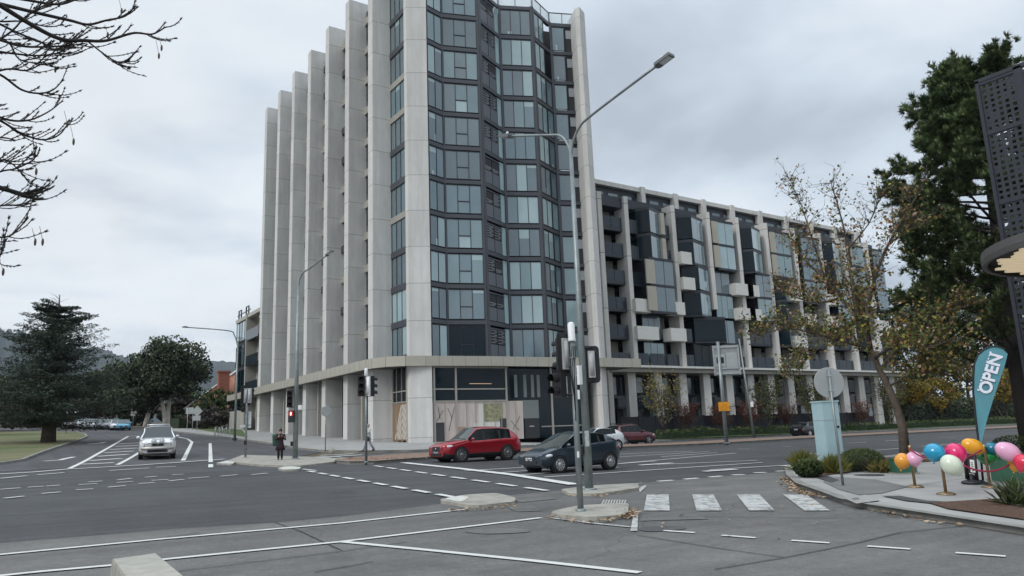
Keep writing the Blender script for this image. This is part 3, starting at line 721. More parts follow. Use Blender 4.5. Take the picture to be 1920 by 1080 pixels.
# canopy band round the tower
CZ0, CZ1 = 5.57 + EYE, 6.40 + EYE
path = [(24.7, 96.5), (24.62, 84), (24.6, 72), (24.55, 60.2), (24.75, 58.0), (25.3, 56.5), (26.6, 55.45), (28.2, 54.95), (34, 54.0), (41, 53.5), (45.6, 52.75), (50.3, 52.75)]
cp = MB(); cj = MB()
for i in range(len(path) - 1):
    p, q = path[i], path[i + 1]; L_ = math.hypot(q[0] - p[0], q[1] - p[1]); cp.seg(p, q, -.25, 0, CZ0, CZ1)
    n = max(1, round(L_ / 1.15))
    for k in range(n):
        a_ = lerp2(p, q, k / n); b_ = lerp2(p, q, (k + .018) / n); cj = MB(); cj.seg(a_, b_, -.1, .004, CZ0, CZ1); part(cj, 'canopy_joint', M_SOFF)
part(cp, 'canopy_fascia', M_FASC)
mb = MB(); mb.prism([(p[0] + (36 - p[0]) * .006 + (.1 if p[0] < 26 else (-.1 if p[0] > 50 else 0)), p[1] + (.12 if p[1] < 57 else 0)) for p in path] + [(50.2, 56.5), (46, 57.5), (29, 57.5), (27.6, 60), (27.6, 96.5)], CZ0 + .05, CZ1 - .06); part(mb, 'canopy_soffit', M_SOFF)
# street level of the long side: recessed concrete wall with dark slots
mb = MB(); md = MB()
for k in range(7):
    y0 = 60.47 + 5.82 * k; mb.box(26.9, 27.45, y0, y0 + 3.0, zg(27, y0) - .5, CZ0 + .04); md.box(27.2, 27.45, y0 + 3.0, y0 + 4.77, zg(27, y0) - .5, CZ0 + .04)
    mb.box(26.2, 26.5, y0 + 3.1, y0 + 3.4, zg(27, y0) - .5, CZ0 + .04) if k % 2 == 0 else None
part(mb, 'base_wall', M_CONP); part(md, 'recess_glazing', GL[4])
# shop window on the corner, long side, with the printed timber poster
mb = MB(); mb.seg((27.25, 59.3), (27.25, 56.5), -.05, 0, gz + 3.4, CZ0, 0); part(mb, 'shop_glazing', GL[4])
mb = MB(); mb.seg((27.25, 59.42), (27.25, 59.2), -.05, .08, gz - .3, CZ0); mb.seg((27.25, 56.6), (27.25, 56.35), -.05, .08, gz - .3, CZ0)
for z in (gz + 3.35, gz + 4.25): mb.seg((27.25, 59.3), (27.25, 56.5), -.04, .1, z, z + .1)
for y in (58.5, 57.5): mb.seg((27.25, y + .03), (27.25, y - .03), -.04, .07, gz + .1, CZ0)
part(mb, 'shop_frame', M_SILV)
mb = MB(); mb.seg((27.25, 59.2), (27.25, 56.6), -.03, .02, gz + .25, gz + 3.35); pst = part(mb, 'timber_poster', mat('timber_print', (.27, .17, .10), .5, var=.15, scale=1.2))
mb = MB()
for k in range(12):
    ya = 58.9 - k * .26; yb = ya - 1.25; z0_, z1_ = gz + .35, gz + 3.2
    ta = max(0, (ya - 59.1) / 1.25); tb = min(1, (ya - 56.65) / 1.25)
    if tb <= 0: continue
    P0 = (27.222, ya - 1.25 * ta, z0_ + (z1_ - z0_) * ta); P1 = (27.222, ya - 1.25 * tb, z0_ + (z1_ - z0_) * tb)
    mb.add([P0, (P0[0], P0[1] - .13, P0[2]), (P1[0], P1[1] - .13, P1[2]), P1], [(0, 1, 2, 3), (3, 2, 1, 0)])
w = mb.build('poster_line', M_WHITE, pst); 
for v in w.data.vertices: v.co -= TW.location
# street level of the front
B = [(29.0, 55.35), (31.15, 55.25), (36.3, 55.0), (38.9, 54.9), (40.3, 54.85), (44.9, 54.6)]
g1 = MB(); g1.seg(B[0], B[2], -.05, 0, gz + 3.3, CZ0 + .05, 0); g1.seg(B[2], B[4], -.05, 0, gz, CZ0 + .05, 0); g1.seg(B[4], B[5], -.05, 0, gz, CZ0 + .05, 0)
part(g1, 'shop_glazing', GL[4])
fr = MB()
def post(t, w=.14, z0=None, z1=None, d=.12, p=B[0], q=B[5]):
    L_ = math.hypot(q[0] - p[0], q[1] - p[1]); fr.seg(lerp2(p, q, t - w / 2 / L_), lerp2(p, q, t + w / 2 / L_), -.02, d, z0 or gz - .3, z1 or CZ0 + .05)
for t in (.008, .135, .445, .745, .955): post(t, .16)
for t in (.07, .195, .25, .30, .37, .41, .50): post(t, .05, gz, gz + 3.3, .07)
for z in (gz + 3.3, gz + 4.3): fr.seg(B[0], lerp2(B[0], B[5], .445), -.02, .1, z, z + .1)
fr.seg(lerp2(B[0], B[5], .67), B[5], -.02, .08, gz + .95, gz + 1.03)
fr.seg(B[0], B[2], -.02, .08, CZ0 - .12, CZ0 + .05)
part(fr, 'shop_frame', M_SILV)
mb = MB(); mb.seg(B[0], lerp2(B[0], B[5], .55), -.03, .012, gz, gz + 3.3); hd_ = part(mb, 'hoarding_poster', mat('pale_print', (.58, .50, .45), .5, var=.16, scale=.8, stretch=(6, 6, .6)))
pr = MB()
def pp(t0, t1, z0, z1, mi, d=.02): pr.seg(lerp2(B[0], B[5], t0), lerp2(B[0], B[5], t1), .0, d, gz + z0, gz + z1, mi)
pp(.01, .065, .05, 1.6, 0); pp(.24, .40, .9, 1.5, 3); pp(.30, .42, 1.55, 3.1, 1, .016); pp(.27, .30, 1.5, 3.1, 3, .016); pp(.40, .44, 1.0, 1.8, 0); pp(.14, .19, .1, 1.2, 2)
pp(.55, .655, 1.75, 3.35, 4); pp(.56, .655, .0, 1.75, 5); pp(.59, .62, 1.02, 1.08, 3, .03)
for t in (.50, .56, .61, .65): pp(t, t + .02, 3.6, 5.6, 4, .01)
for (a_, b_, c_, d_) in ((.02, 1.7, .06, 2.6), (.04, 1.9, .03, 2.9), (.09, .9, .125, 2.9), (.11, 1.9, .085, 2.8), (.48, .8, .53, 2.0), (.50, 1.0, .50, 2.5), (.52, .7, .47, 1.6)):
    P0, P1 = lerp2(B[0], B[5], a_), lerp2(B[0], B[5], c_)
    pr.tube([(P0[0], P0[1] - .03, gz + b_), (P1[0], P1[1] - .03, gz + d_)], .02, 4, 0)
w = pr.build('poster_picture', [mat('print_dark', (.05, .05, .055), .5), mat('print_foliage', (.30, .29, .17), .6, var=.5, scale=3), mat('print_rose', (.42, .28, .22), .6, var=.2, scale=2), M_WHITE, mat('grey_board', (.20, .22, .215), .6), M_DARK], hd_)
for v in w.data.vertices: v.co -= TW.location
mb = MB(); mb.box(40.9, 43.9, 54.35, 54.42, CZ0 - .72, CZ0 - .66); mb.box(32.4, 34.6, 55.0, 55.06, gz + 4.78, gz + 4.82)
part(mb, 'reflection_strip', mat('warm_reflection', (.9, .6, .4), .5, emit=(1, .62, .38, .3)))  # glowing strips imitate warm reflections at the shopfront; no lamp here

# ================================================================ low glazed block behind the tower
LBz = zg(26, 100)
LB = thing('low_apartment_block', 'low glazed block with stacked balconies at the far left end of the finned tower', 'apartment building', (26, 97, LBz))
mb = MB(); mb.prism([(27.4, 97), (27.4, 104), (26.3, 104.2), (26.3, 110), (40, 110), (40, 97)], LBz - 1, 16.6 + EYE); part(mb, 'core_wall', M_DARK, LB)
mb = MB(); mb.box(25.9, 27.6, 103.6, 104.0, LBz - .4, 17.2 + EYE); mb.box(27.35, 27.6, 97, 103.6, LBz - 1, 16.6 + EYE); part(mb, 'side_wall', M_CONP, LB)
for i, z in enumerate((6.4, 9.9, 13.4)):
    glazing(LB, (26.2, 110), (26.2, 104.1), z + EYE + .4, z + EYE + 3.3, 4, tones=(4, 4, 3)[i], blind=False, inter=False)
    t = MB(); t.box(25.9, 27.5, 97.6, 103.5, z + EYE, z + EYE + .25); t.box(25.9, 25.95, 97.6, 103.5, z + EYE + .25, z + EYE + 1.35); part(t, 'balcony', M_BAL, LB)
mb = MB(); mb.box(26.1, 26.3, 104, 110, LBz - 1, 6.2 + EYE); part(mb, 'recess_glazing', GL[4], LB)
mb = MB(); mb.box(25.2, 26.2, 96.5, 110.3, 5.6 + EYE, 6.4 + EYE); mb.box(26.0, 27, 97, 110, 16.6 + EYE, 17.1 + EYE); part(mb, 'canopy_fascia', M_FASC, LB)
mb = MB(); mb.box(25.4, 25.7, 101.5, 109.5, LBz - 1, LBz + 2.9); part(mb, 'base_wall', M_CONP, LB)
mb = MB()
for y in (104.2, 108.2): mb.tube([(26.3, y, 16.6 + EYE), (26.3, y, 18.4 + EYE), (26.3, y + 1.3, 18.4 + EYE), (26.3, y + 1.3, 16.6 + EYE)], .1, 5)
mb.box(26.2, 26.3, 103, 110, 17.7 + EYE, 17.8 + EYE); part(mb, 'roof_rail', M_MULL, LB)

# ================================================================ long wing
WY = 57.5
WB = thing('apartment_wing', 'long lower apartment block with balconies and slim white fins along the main road', 'apartment building', (50, WY, zg(60, WY)))
def wp(mb, name, m): return mb.build(name, m, WB, world=True)
M_SPAN = mat('wing_charcoal', (.032, .037, .046), .45, .2, var=.1, scale=.6)
WZ = [6.06 + EYE + 2.95 * i for i in range(7)]      # undersides of the slabs
XE = 104.5
mb = MB(); mb.box(46.9, XE, 60.6, 75, zg(60, 60) - 2, 24.2 + EYE); mb.box(46.9, XE, 61.5, 73, 24.2 + EYE, 26.3 + EYE); wp(mb, 'core_wall', M_DARK)
mb = MB(); mb.box(46.9, XE, 60.0, 60.7, 26.75 + EYE, 27.25 + EYE)
for k, x in enumerate((51.3, 58.9, 64.3, 69.2, 74.5, 80, 85.5, 91, 96.5, 102)): mb.box(x, x + .65, 59.75, 60.5, 24.9 + EYE, 27.32 + EYE)
wp(mb, 'roof_beam', M_CONW)
for k in range(26): mb = MB(); x = 48 + k * 2.15; mb.box(x, x + 1.4, 60.5, 60.54, 25.2 + EYE, 26.1 + EYE); wp(mb, 'penthouse_window', GL[0])
mb = MB(); mb.box(46.9, XE, 59.0, 60.55, 23.8 + EYE, 25.1 + EYE); mb.box(46.9, XE, 60.55, 60.65, 24.9 + EYE, 26.9 + EYE); wp(mb, 'parapet', M_SPAN)
# podium slab edge, columns
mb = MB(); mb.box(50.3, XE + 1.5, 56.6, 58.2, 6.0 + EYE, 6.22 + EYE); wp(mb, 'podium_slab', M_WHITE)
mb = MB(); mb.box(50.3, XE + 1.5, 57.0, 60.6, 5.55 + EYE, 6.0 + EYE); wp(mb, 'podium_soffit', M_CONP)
cx_ = [53.05 + 3.79 * k for k in range(14)]
for x in cx_:
    mb = MB(); mb.prism([(x + .15, 57.9), (x + .95, 57.6), (x + 1.2, 58.2), (x + .4, 58.7)], zg(x, 58) - .3, 5.56 + EYE); wp(mb, 'podium_column', M_CONW)
mb = MB(); mb.box(50.2, XE, 60.3, 60.5, 3.0 + EYE, 3.3 + EYE); mb.box(50.2, XE, 59.5, 59.56, 1.9 + EYE, 3.0 + EYE); wp(mb, 'podium_balcony', M_BAL)
for k in range(28):
    x = 50.6 + k * 1.92; mb = MB(); mb.box(x, x + 1.3, 60.5, 60.56, (3.4 if k % 3 else 3.6) + EYE, 5.3 + EYE, k % 4); wp(mb, 'podium_window', [GL[4], GL[1], GL[4], GL[0]])
    mb = MB(); mb.box(x + .2, x + 1.2, 60.5, 60.56, 0.2 + EYE, 1.9 + EYE, (k + 1) % 4); wp(mb, 'podium_window', [GL[4], GL[1], GL[4], GL[0]])
# fins
fin_x = [50.1, 53.85, 61.05, 66.9, 72.1, 77.6, 83.2, 88.8, 94.4, 100.0]
for i, x in enumerate(fin_x):
    zb = 6.22 + EYE if x > 51 else zg(x, 57) - .3
    if abs(x - 66.9) < .1: zb = 13.0 + EYE
    mb = MB(); mb.prism([(x + .08, 57.5), (x + .5, 57.32), (x + .6, 57.75), (x + .38, 59.2), (x + .1, 59.2)], zb, 24.75 + EYE); wp(mb, 'fin', M_CONW)
mb = MB(); mb.prism([(48.2, 56.2), (49.2, 56.8), (50.1, 60.4), (49.2, 60.4)], zg(50, 57) - .3, 24.75 + EYE); wp(mb, 'fin', M_CONW)
# slabs, party walls, back glazing of the balconies
for z in WZ[1:]: mb = MB(); mb.box(47.5, XE, 58.3, 60.7, z, z + .28); wp(mb, 'floor_slab', M_SPAN)
rg = random.Random(5)
bays = list(zip(fin_x, fin_x[1:] + [104.2]))
for i, (a_, b_) in enumerate(bays):
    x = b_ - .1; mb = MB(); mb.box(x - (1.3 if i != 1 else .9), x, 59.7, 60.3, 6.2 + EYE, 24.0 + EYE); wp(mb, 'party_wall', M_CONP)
for i, (a_, b_) in enumerate(bays):
    for z in WZ[:-1]:
        g_ = MB()
        n = 2 if b_ - a_ < 5 else 3
        for k in range(n):
            xa = a_ + .7 + (b_ - a_ - 2.2) * k / n; xb = a_ + .7 + (b_ - a_ - 2.2) * (k + .93) / n
            g_.box(xa, xb, 60.48, 60.54, z + .35, z + 2.75, rg.choice((0, 0, 1, 1, 2)))
        wp(g_, 'balcony_door', [GL[4], GL[1], GL[0]])
def balcony(x0, x1, lev, y0=57.9, white=False, h=1.35, dy=2.4):
    z = WZ[lev] - .02
    b_ = MB()
    if white:
        b_.box(x0, x1, y0 + .3, y0 + 1.5, z, z + 1.4); wp(b_, 'balcony', M_WHITE)
    else:
        b_.box(x0, x1, y0, y0 + dy, z + .02, z + .3, 0); 
        n = max(2, round((x1 - x0) / 1.4))
        for k in range(n): b_.box(x0 + (x1 - x0) * (k + .02) / n, x0 + (x1 - x0) * (k + .98) / n, y0, y0 + .05, z + .3, z + h + .25, 1)
        b_.box(x1 - .05, x1, y0 + .05, y0 + dy, z + .3, z + h + .25, 1); wp(b_, 'balcony', [M_SPAN, M_BAL])
def baywin(x0, x1, lev0, lev1, yo=56.7, fold=.45, n=3, beige=None, tones=None, dark_side=True):
    """projecting folded bay window over floors lev0..lev1"""
    z0, z1 = WZ[lev0], WZ[lev1] + 2.95
    xm = x0 + (x1 - x0) * fold
    b_ = MB(); b_.prism([(x0, 60.4), (x0, yo + 1.3), (xm, yo), (x1, yo + .9), (x1, 60.4)], z0 - .05, z0 + .25)
    for L_ in range(lev0, lev1 + 1):
        zz = WZ[L_] + 2.95; b_.prism([(x0, 60.4), (x0 - .02, yo + 1.28), (xm, yo - .04), (x1 + .02, yo + .88), (x1, 60.4)], zz - .32, zz + .0)
    bw = wp(b_, 'bay_window', M_SPAN)
    q = MB()
    for L_ in range(lev0, lev1 + 1):
        za, zb = WZ[L_] + .12, WZ[L_] + 2.65
        q.seg((x0, 60.4), (x0, yo + 1.3), -.04, 0, za, zb, 4)
        q.seg((x0, yo + 1.3), (xm, yo), -.04, 0, za, zb, 4 if dark_side else rg.choice((0, 5, 2)))
        for k in range(n):
            ta, tb = k / n, (k + .96) / n; q.seg(lerp2((xm, yo), (x1, yo + .9), ta), lerp2((xm, yo), (x1, yo + .9), tb), -.04, 0, za, zb, tones if tones is not None and rg.random() < .8 else rg.choice((0, 5, 2, 3)))
        q.seg((x1, yo + .9), (x1, 60.4), -.04, 0, za, zb, 4)
    g_ = q.build('pane', GL, None); g_.parent = bw
    for v in g_.data.vertices: v.co -= WB.location
    if beige:
        c_ = MB()
        for L_ in range(lev0, lev1 + 1): c_.box(beige[0], beige[1], yo + .35, yo + 1.0, WZ[L_] + .14, WZ[L_] + 2.63)
        k_ = c_.build('beige_panel', M_BEIGE, None); k_.parent = bw
        for v in k_.data.vertices: v.co -= WB.location
def flatbay(x0, x1, lev0, lev1, y=57.3, n=2, beige=None, tones=None):
    b_ = MB(); z0, z1 = WZ[lev0], WZ[lev1] + 2.95; b_.box(x0, x1, y + .05, 60.4, z0, z1 - .05)
    for L_ in range(lev0, lev1 + 2): b_.box(x0 - .05, x1 + .05, y - .05, y + .1, WZ[lev0] + 2.95 * (L_ - lev0) - .12, WZ[lev0] + 2.95 * (L_ - lev0) + .14)
    bw = wp(b_, 'bay_window', M_SPAN); q = MB()
    for L_ in range(lev0, lev1 + 1):
        xg = beige[1] if beige else x0
        for k in range(n): q.box(xg + (x1 - xg) * (k + .03) / n, xg + (x1 - xg) * (k + .97) / n, y, y + .06, WZ[L_] + .15, WZ[L_] + 2.8, tones if tones is not None else rg.choice((0, 5, 2, 3)))
    g_ = q.build('pane', GL, None); g_.parent = bw
    for v in g_.data.vertices: v.co -= WB.location
    if beige:
        c_ = MB()
        for L_ in range(lev0, lev1 + 1): c_.box(beige[0], beige[1], y - .1, y + .08, WZ[L_] + .14, WZ[L_] + 2.8)
        k_ = c_.build('beige_panel', M_BEIGE, None); k_.parent = bw
        for v in k_.data.vertices: v.co -= WB.location
# bay a: stacked dark balconies
for l in range(6): balcony(50.75, 53.75, l)
b_ = MB(); b_.box(50.7, 53.9, 57.8, 60, WZ[6] - .3, WZ[6] + .9); wp(b_, 'roof_edge', M_SPAN)
# bay b
baywin(56.0, 59.5, 4, 5, fold=.25, n=2, beige=(58.9, 59.5), tones=5)
for l in (4, 5): balcony(54.6, 56.3, l); balcony(59.7, 61.0, l)
balcony(54.5, 56.4, 3)
flatbay(56.3, 59.9, 2, 3, y=56.7, n=2, beige=(55.7, 57.0), tones=0)
balcony(54.1, 56.7, 2, 56.6, True); balcony(54.1, 57.2, 1, 56.6, True); balcony(59.6, 61.5, 2, 56.6, True); balcony(59.0, 61.4, 1, 56.6, True)
flatbay(56.2, 58.9, 1, 1, y=58.3, n=3, tones=0); flatbay(56.2, 59.2, 0, 0, y=58.3, n=3, tones=2)
balcony(54.5, 56.4, 0); balcony(56.6, 58.6, 0, 57.8); balcony(59.2, 61.0, 0)
# bay c
baywin(62.0, 66.3, 4, 5, fold=.35, n=2, tones=5); baywin(62.6, 66.6, 2, 3, fold=.35, n=3, tones=2)
balcony(61.6, 63.6, 4, 56.6, True); balcony(61.6, 63.5, 3, 56.6, True); balcony(61.8, 63.8, 2)
baywin(63.6, 68.0, 1, 1, yo=56.4, fold=.85, n=2, tones=2); balcony(61.7, 63.4, 1); balcony(61.7, 63.4, 0); flatbay(63.6, 67.3, 0, 0, y=58, n=3, tones=4)
# bay d
flatbay(68.1, 71.2, 4, 5, y=57.2, n=2, beige=(67.5, 68.4), tones=3); flatbay(67.6, 70.6, 3, 3, y=57.9, n=2, tones=0); flatbay(67.6, 70.6, 2, 2, y=57.7, n=3, tones=2); flatbay(67.9, 70.4, 1, 1, y=57.7, n=2, tones=5)
balcony(70.4, 73.6, 3, 56.6, True); balcony(70.6, 73.6, 2, 56.6, True); balcony(71.3, 72.0, 4); balcony(71.2, 72.0, 5); balcony(70.5, 72.0, 1); balcony(68, 72.0, 0)
# further bays
pat = [(1, 2), (0, 3), (2, 0), (1, 1), (0, 2), (2, 3)]
for i, (a_, b_x) in enumerate(bays[4:]):
    w_ = b_x - a_; v = i % 3
    if v == 0: baywin(a_ + .8, b_x - .8, 4, 5, fold=.3, n=2, tones=3); balcony(a_ + .5, a_ + 2.6, 3, 56.6, True); balcony(a_ + .5, a_ + 2.6, 2, 56.6, True); flatbay(a_ + 2.6, b_x - .2, 2, 3, n=2)
    elif v == 1: flatbay(a_ + .7, b_x - .9, 4, 5, n=2, beige=(a_ + .7, a_ + 1.7), tones=2); balcony(b_x - 2.3, b_x, 3, 56.6, True); balcony(b_x - 2.3, b_x, 1, 56.6, True); baywin(a_ + .7, b_x - 2.2, 1, 3, n=2)
    else: flatbay(a_ + 1.4, b_x - .3, 3, 5, n=3, tones=5); balcony(a_ + .4, a_ + 2.5, 2, 56.6, True); balcony(a_ + .5, a_ + 1.4, 4)
    for l in (0, 1): balcony(a_ + .6, b_x - .2, l)
# black fence at the foot of the wing
fe = thing('black_fence', 'long dark panel fence behind the verge planting in front of the long wing', 'fence', (52, 56.4, zg(55, 56.4)))
mb = MB(); x = 50.5
while x < 92:
    x2 = x + 2.4; mb = MB(); mb.box(x + .03, x2 - .03, 56.35, 56.42, zg(x, 56.4) + .1, zg(x, 56.4) + 2.35); x = x2
    mb.build('panel', mat('black_fence_panel', (.012, .013, .018), .6, var=.2, scale=2), fe, world=True)
x = 50.5
while x < 93:
    mb = MB(); mb.box(x - .05, x + .05, 56.3, 56.46, zg(x, 56.4), zg(x, 56.4) + 2.42); mb.build('post', M_MULL, fe, world=True); x += 2.4
# ================================================================ vehicles
M_TYRE = mat('tyre_rubber', (.018, .018, .019), .8); M_RIM = mat('alloy', (.62, .63, .65), .3, .7); M_RIMD = mat('dark_alloy', (.30, .30, .31), .35, .8)
M_TRIM = mat('black_trim', (.02, .02, .022), .5); M_CGL = mat('car_glass', (.006, .010, .011), .05, spec=.32); M_WSG = mat('windscreen_glass', (.03, .042, .042), .05, spec=.6, coat=.2); M_CHR = mat('chrome', (.6, .6, .62), .15, 1)
M_LAMP = mat('lamp_glass', (.65, .68, .7), .1, spec=.9, coat=1); M_TAIL = mat('tail_lamp', (.28, .01, .01), .15, coat=1); M_PLATE = mat('number_plate', (.62, .63, .62), .5)
M_DRL = mat('lit_lamp', (.9, .95, 1), .3, emit=(.95, .97, 1, 2.2)); M_UND = mat('underbody', (.008, .008, .009), .9)
def paintm(n, c): return mat(n, c, .28, .35, spec=.5, coat=1.0)
def interp(x, P):
    for (a, va), (b, vb) in zip(P[:-1], P[1:]):
        if x <= b:
            t = 0 if b == a else (x - a) / (b - a); t = max(0, t); return va + (vb - va) * t
    return P[-1][1]
def car(name, label, loc, rz, L, W_, H, wb, fo, rw, paint, belt, roof, wsx, rgx, hood, clad=None, rim=M_RIM, group=None, detail=2, lit=False, spokes=5, plate=True, rails=False, shape='suv'):
    """x forward. belt/roof/hood: key profiles (x, z) from rear (-L/2) to nose; wsx=(cowl,roof start), rgx=(roof end, tail)"""
    t = thing(name, label, 'car', loc, rz, group)
    h = L / 2; w = W_ / 2; fx = h - fo; rx = fx - wb
    keys = set([-h, -h + .04, -h + .12, -h + .3, h - .3, h - .14, h - .05, h, wsx[0], wsx[1], rgx[0], rgx[1], (rgx[0] + wsx[1]) / 2])
    n_ = 34
    for i in range(n_ + 1): keys.add(-h + L * i / n_)
    xs_ = sorted(keys); xs_ = [x for i, x in enumerate(xs_) if i == 0 or x - xs_[i - 1] > .015]
    for k_ in (wsx[0], wsx[1], rgx[0], rgx[1]):
        j = min(range(len(xs_)), key=lambda i: abs(xs_[i] - k_)); xs_[j] = k_
    def section(x):
        ea = max(0, (abs(x) - (h - .42)) / .42); ww = w * (1 - .17 * ea ** 2.2)      # plan rounding at the ends
        zb = interp(x, [(-h, .34), (-h + .35, .22), (h - .5, .2), (h - .12, .22), (h, .30)])
        bz = interp(x, belt); rf = max(interp(x, roof), bz)
        hz = max(0, rf - bz); top = interp(x, hood) if hz < .02 else rf
        zt = bz; k_ = min(1, hz / .45)
        wl = ww * (.985); wu = ww * (.985 - .20 * k_)
        if x >= wsx[0] - 1e-6 or x <= rgx[1] + 1e-6: pass
        S_ = [(0, zb), (ww * .80, zb), (ww * .95, zb + .05), (ww * .985, zb + .2), (ww, (zb + zt) * .52), (ww * .995, zt - .12), (wl, zt - .03),
              (wl * .965 if hz < .02 else wl * .965, zt + (0.015 if hz < .02 else .02)),
              (max(wu * .98, wl * .80) if hz < .02 else wu + .012 + (wl * .965 - wu) * (.0), (zt + .03) if hz < .02 else bz + hz * .86),
              (wu * .93 if hz >= .02 else wl * .66, (top - .01) if hz < .02 else rf - .025 * (1 + hz)),
              (wu * .6, (top) if hz < .02 else rf - .003), (0, top + (.012 if hz < .02 else .012))]
        return S_
    secs = [section(x) for x in xs_]; nS = len(secs[0])
    V = []; 
    for x, s_ in zip(xs_, secs):
        V += [(x, y, z) for y, z in s_] + [(x, -y, z) for y, z in s_[1:-1][::-1]]
    nr = 2 * nS - 2
    body = MB(); gl = MB(); cl = MB()
    fb, fg, fc = [], [], []
    for i in range(len(xs_) - 1):
        xm = (xs_[i] + xs_[i + 1]) / 2
        hz0 = max(0, interp(xs_[i], roof) - interp(xs_[i], belt)); hz1 = max(0, interp(xs_[i + 1], roof) - interp(xs_[i + 1], belt))
        for k in range(nr):
            f = (i * nr + k, (i + 1) * nr + k, (i + 1) * nr + (k + 1) % nr, i * nr + (k + 1) % nr)
            b_ = k if k < nS - 1 else nr - 1 - k        # band index, mirrored
            g_ = False
            hzm = (hz0 + hz1) / 2
            if b_ == 7 and hzm > .13 and rgx[1] + .5 < xm < wsx[0] - .1: g_ = True
            if b_ in (9, 10) and wsx[1] - .02 < xm < wsx[0] + .0: g_ = True
            if b_ in (9, 10) and rgx[1] < xm < rgx[0] and hzm > .12: g_ = True
            if g_: fg.append((('windscreen' if xm > (wsx[1] + rgx[0]) / 2 else 'rear_window') if b_ in (9, 10) else ('side_glass_a' if k < nS - 1 else 'side_glass_b'), f))
            elif b_ <= 2 and clad: fc.append(f)
            else: fb.append(f)
    n0 = len(V); body.add(V, fb, 0, True)
    body.add([V[k] for k in range(nr)], [tuple(range(nr))[::-1]], 0); e0 = (len(xs_) - 1) * nr; body.add([V[e0 + k] for k in range(nr)], [tuple(range(nr))], 0)
    body.build('body', paint, t)
    for nm_ in ('windscreen', 'rear_window', 'side_glass_a', 'side_glass_b'):
        ff = [f for q_, f in fg if q_ == nm_]
        if ff:
            ids = sorted({i for f in ff for i in f}); mp = {i: j for j, i in enumerate(ids)}; gl = MB(); gl.add([V[i] for i in ids], [tuple(mp[i] for i in f) for f in ff], 0, True); gl.build(nm_[:10] if nm_[0] == 's' else nm_, M_WSG if nm_ == 'windscreen' else M_CGL, t)
    if fc: cl.add(V, fc, 0, True); cl.build('sill_cladding', clad, t)
    def sideY(x, z, out=.0):
        s_ = section(x)
        for (y0, z0), (y1, z1) in zip(s_[2:-1], s_[3:]):
            if z0 <= z <= z1: return y0 + (y1 - y0) * ((z - z0) / max(1e-4, z1 - z0)) + out
        return w
    # pillars over the side glass, door seams
    if detail >= 1:
        pl = MB(); mid = (wsx[1] + rgx[0]) / 2
        for x in ((fx - wb * .50), rx + .42 if wb > 2.5 else rx + .5):
            for sg in (1, -1):
                zs_ = [interp(x, belt) + .0 + (interp(x, roof) - interp(x, belt)) * q for q in (.0, .3, .6, .88)]
                ps = [(x, sg * (sideY(x, z) + .004), z) for z in zs_]
                vs = []; 
                for p in ps: vs += [(p[0] - .045, p[1], p[2]), (p[0] + .045, p[1], p[2])]
                pl.add(vs, [(2 * i, 2 * i + 1, 2 * i + 3, 2 * i + 2) for i in range(3)], 0)
        pl.build('window_pillar', M_TRIM, t)
        sm_ = MB()
        for x in (fx - .48 if wb > 2.3 else fx - .4, fx - wb * .50 + .02, rx + .40):
            for sg in (1, -1):
                zs_ = [.34 + (interp(x, belt) - .36) * q / 5 for q in range(6)]; vs = []
                for z in zs_: y = sg * (sideY(x, z) + .003); vs += [(x - .007, y, z), (x + .007, y, z)]
                sm_.add(vs, [(2 * i, 2 * i + 1, 2 * i + 3, 2 * i + 2) for i in range(5)], 0)
        sm_.build('door_seam', M_UND, t)
        for x in (fx - wb * .50 + .14, rx + .58):
            for sg in (1, -1): d_ = MB(); z = interp(x, belt) - .13; d_.box(x - .0, x + .18, sg * (sideY(x, z)) - .012, sg * (sideY(x, z)) + .02, z - .015, z + .02); d_.build('door_handle', paint, t)
    for sg in (1, -1):
        mrr = MB(); x = wsx[0] - .38; z = interp(x, belt) + .09; mrr.ball((x, sg * (w + .09), z), .07, .12, .08, 8); mrr.obox((x, sg * (w - .02), z - .04), (1, 0, 0), (0, 1, 0), (0, 0, 1), .03, .08, .025); mrr.build('mirror', paint, t)
    # wheels
    for x in (fx, rx):
        for sg in (1, -1):
            a_ = MB(); a_.lathe((x, sg * (w - .22), rw), [(rw * 1.17, 0), (rw * 1.17, .2235 )], 24, axis=(0, sg, 0), smooth=False); a_.build('wheel_arch', M_UND, t)
            wh = MB(); wh.lathe((x, sg * (w - .21), rw), [(rw * .7, 0), (rw * .97, 0), (rw, .03), (rw, .19), (rw * .95, .222), (rw * .70, .225), (rw * .68, .20)], 28, axis=(0, sg, 0)); wo_ = wh.build('wheel', M_TYRE, t)
            rm = MB(); c = Vector((x, sg * (w - .21), rw)); rm.lathe(c, [(rw * .62, .17), (rw * .70, .222), (rw * .66, .236), (rw * .61, .19)], 28, axis=(0, sg, 0)); rm.lathe(c, [(.075, .1), (.075, .235), (.04, .24), (0.0, .24)], 12, axis=(0, sg, 0))
            for k in range(spokes):
                a0 = 2 * pi * k / spokes; dv_ = Vector((cos(a0), 0, sin(a0))); rm.obox(c + Vector((0, sg * .215, 0)) + dv_ * rw * .34, dv_, (0, 1, 0), dv_.cross(Vector((0, 1, 0))), rw * .31, .012, .028 if spokes > 6 else .042)
            rb = rm.build('rim', rim, wo_)
            bk = MB(); bk.lathe(c, [(rw * .66, .12), (rw * .66, .15)], 20, axis=(0, sg, 0)); bk.build('brake_disc', M_UND, wo_)
    un = MB(); un.box(-h + .3, h - .3, -w * .8, w * .8, .17, .3); un.build('underbody', M_UND, t)
    # nose: grille, lamps, plate; tail: lamps, plate
    zf = interp(h, hood) if True else .8; zn = interp(h - .15, hood)
    gr = MB(); gr.obox((h - .02, 0, zn - .24), (1, 0, .12), (0, 1, 0), (-.12, 0, 1), .035, w * (.40 if shape != 'wagon4' else .30), .115); gr.build('grille', M_TRIM, t)
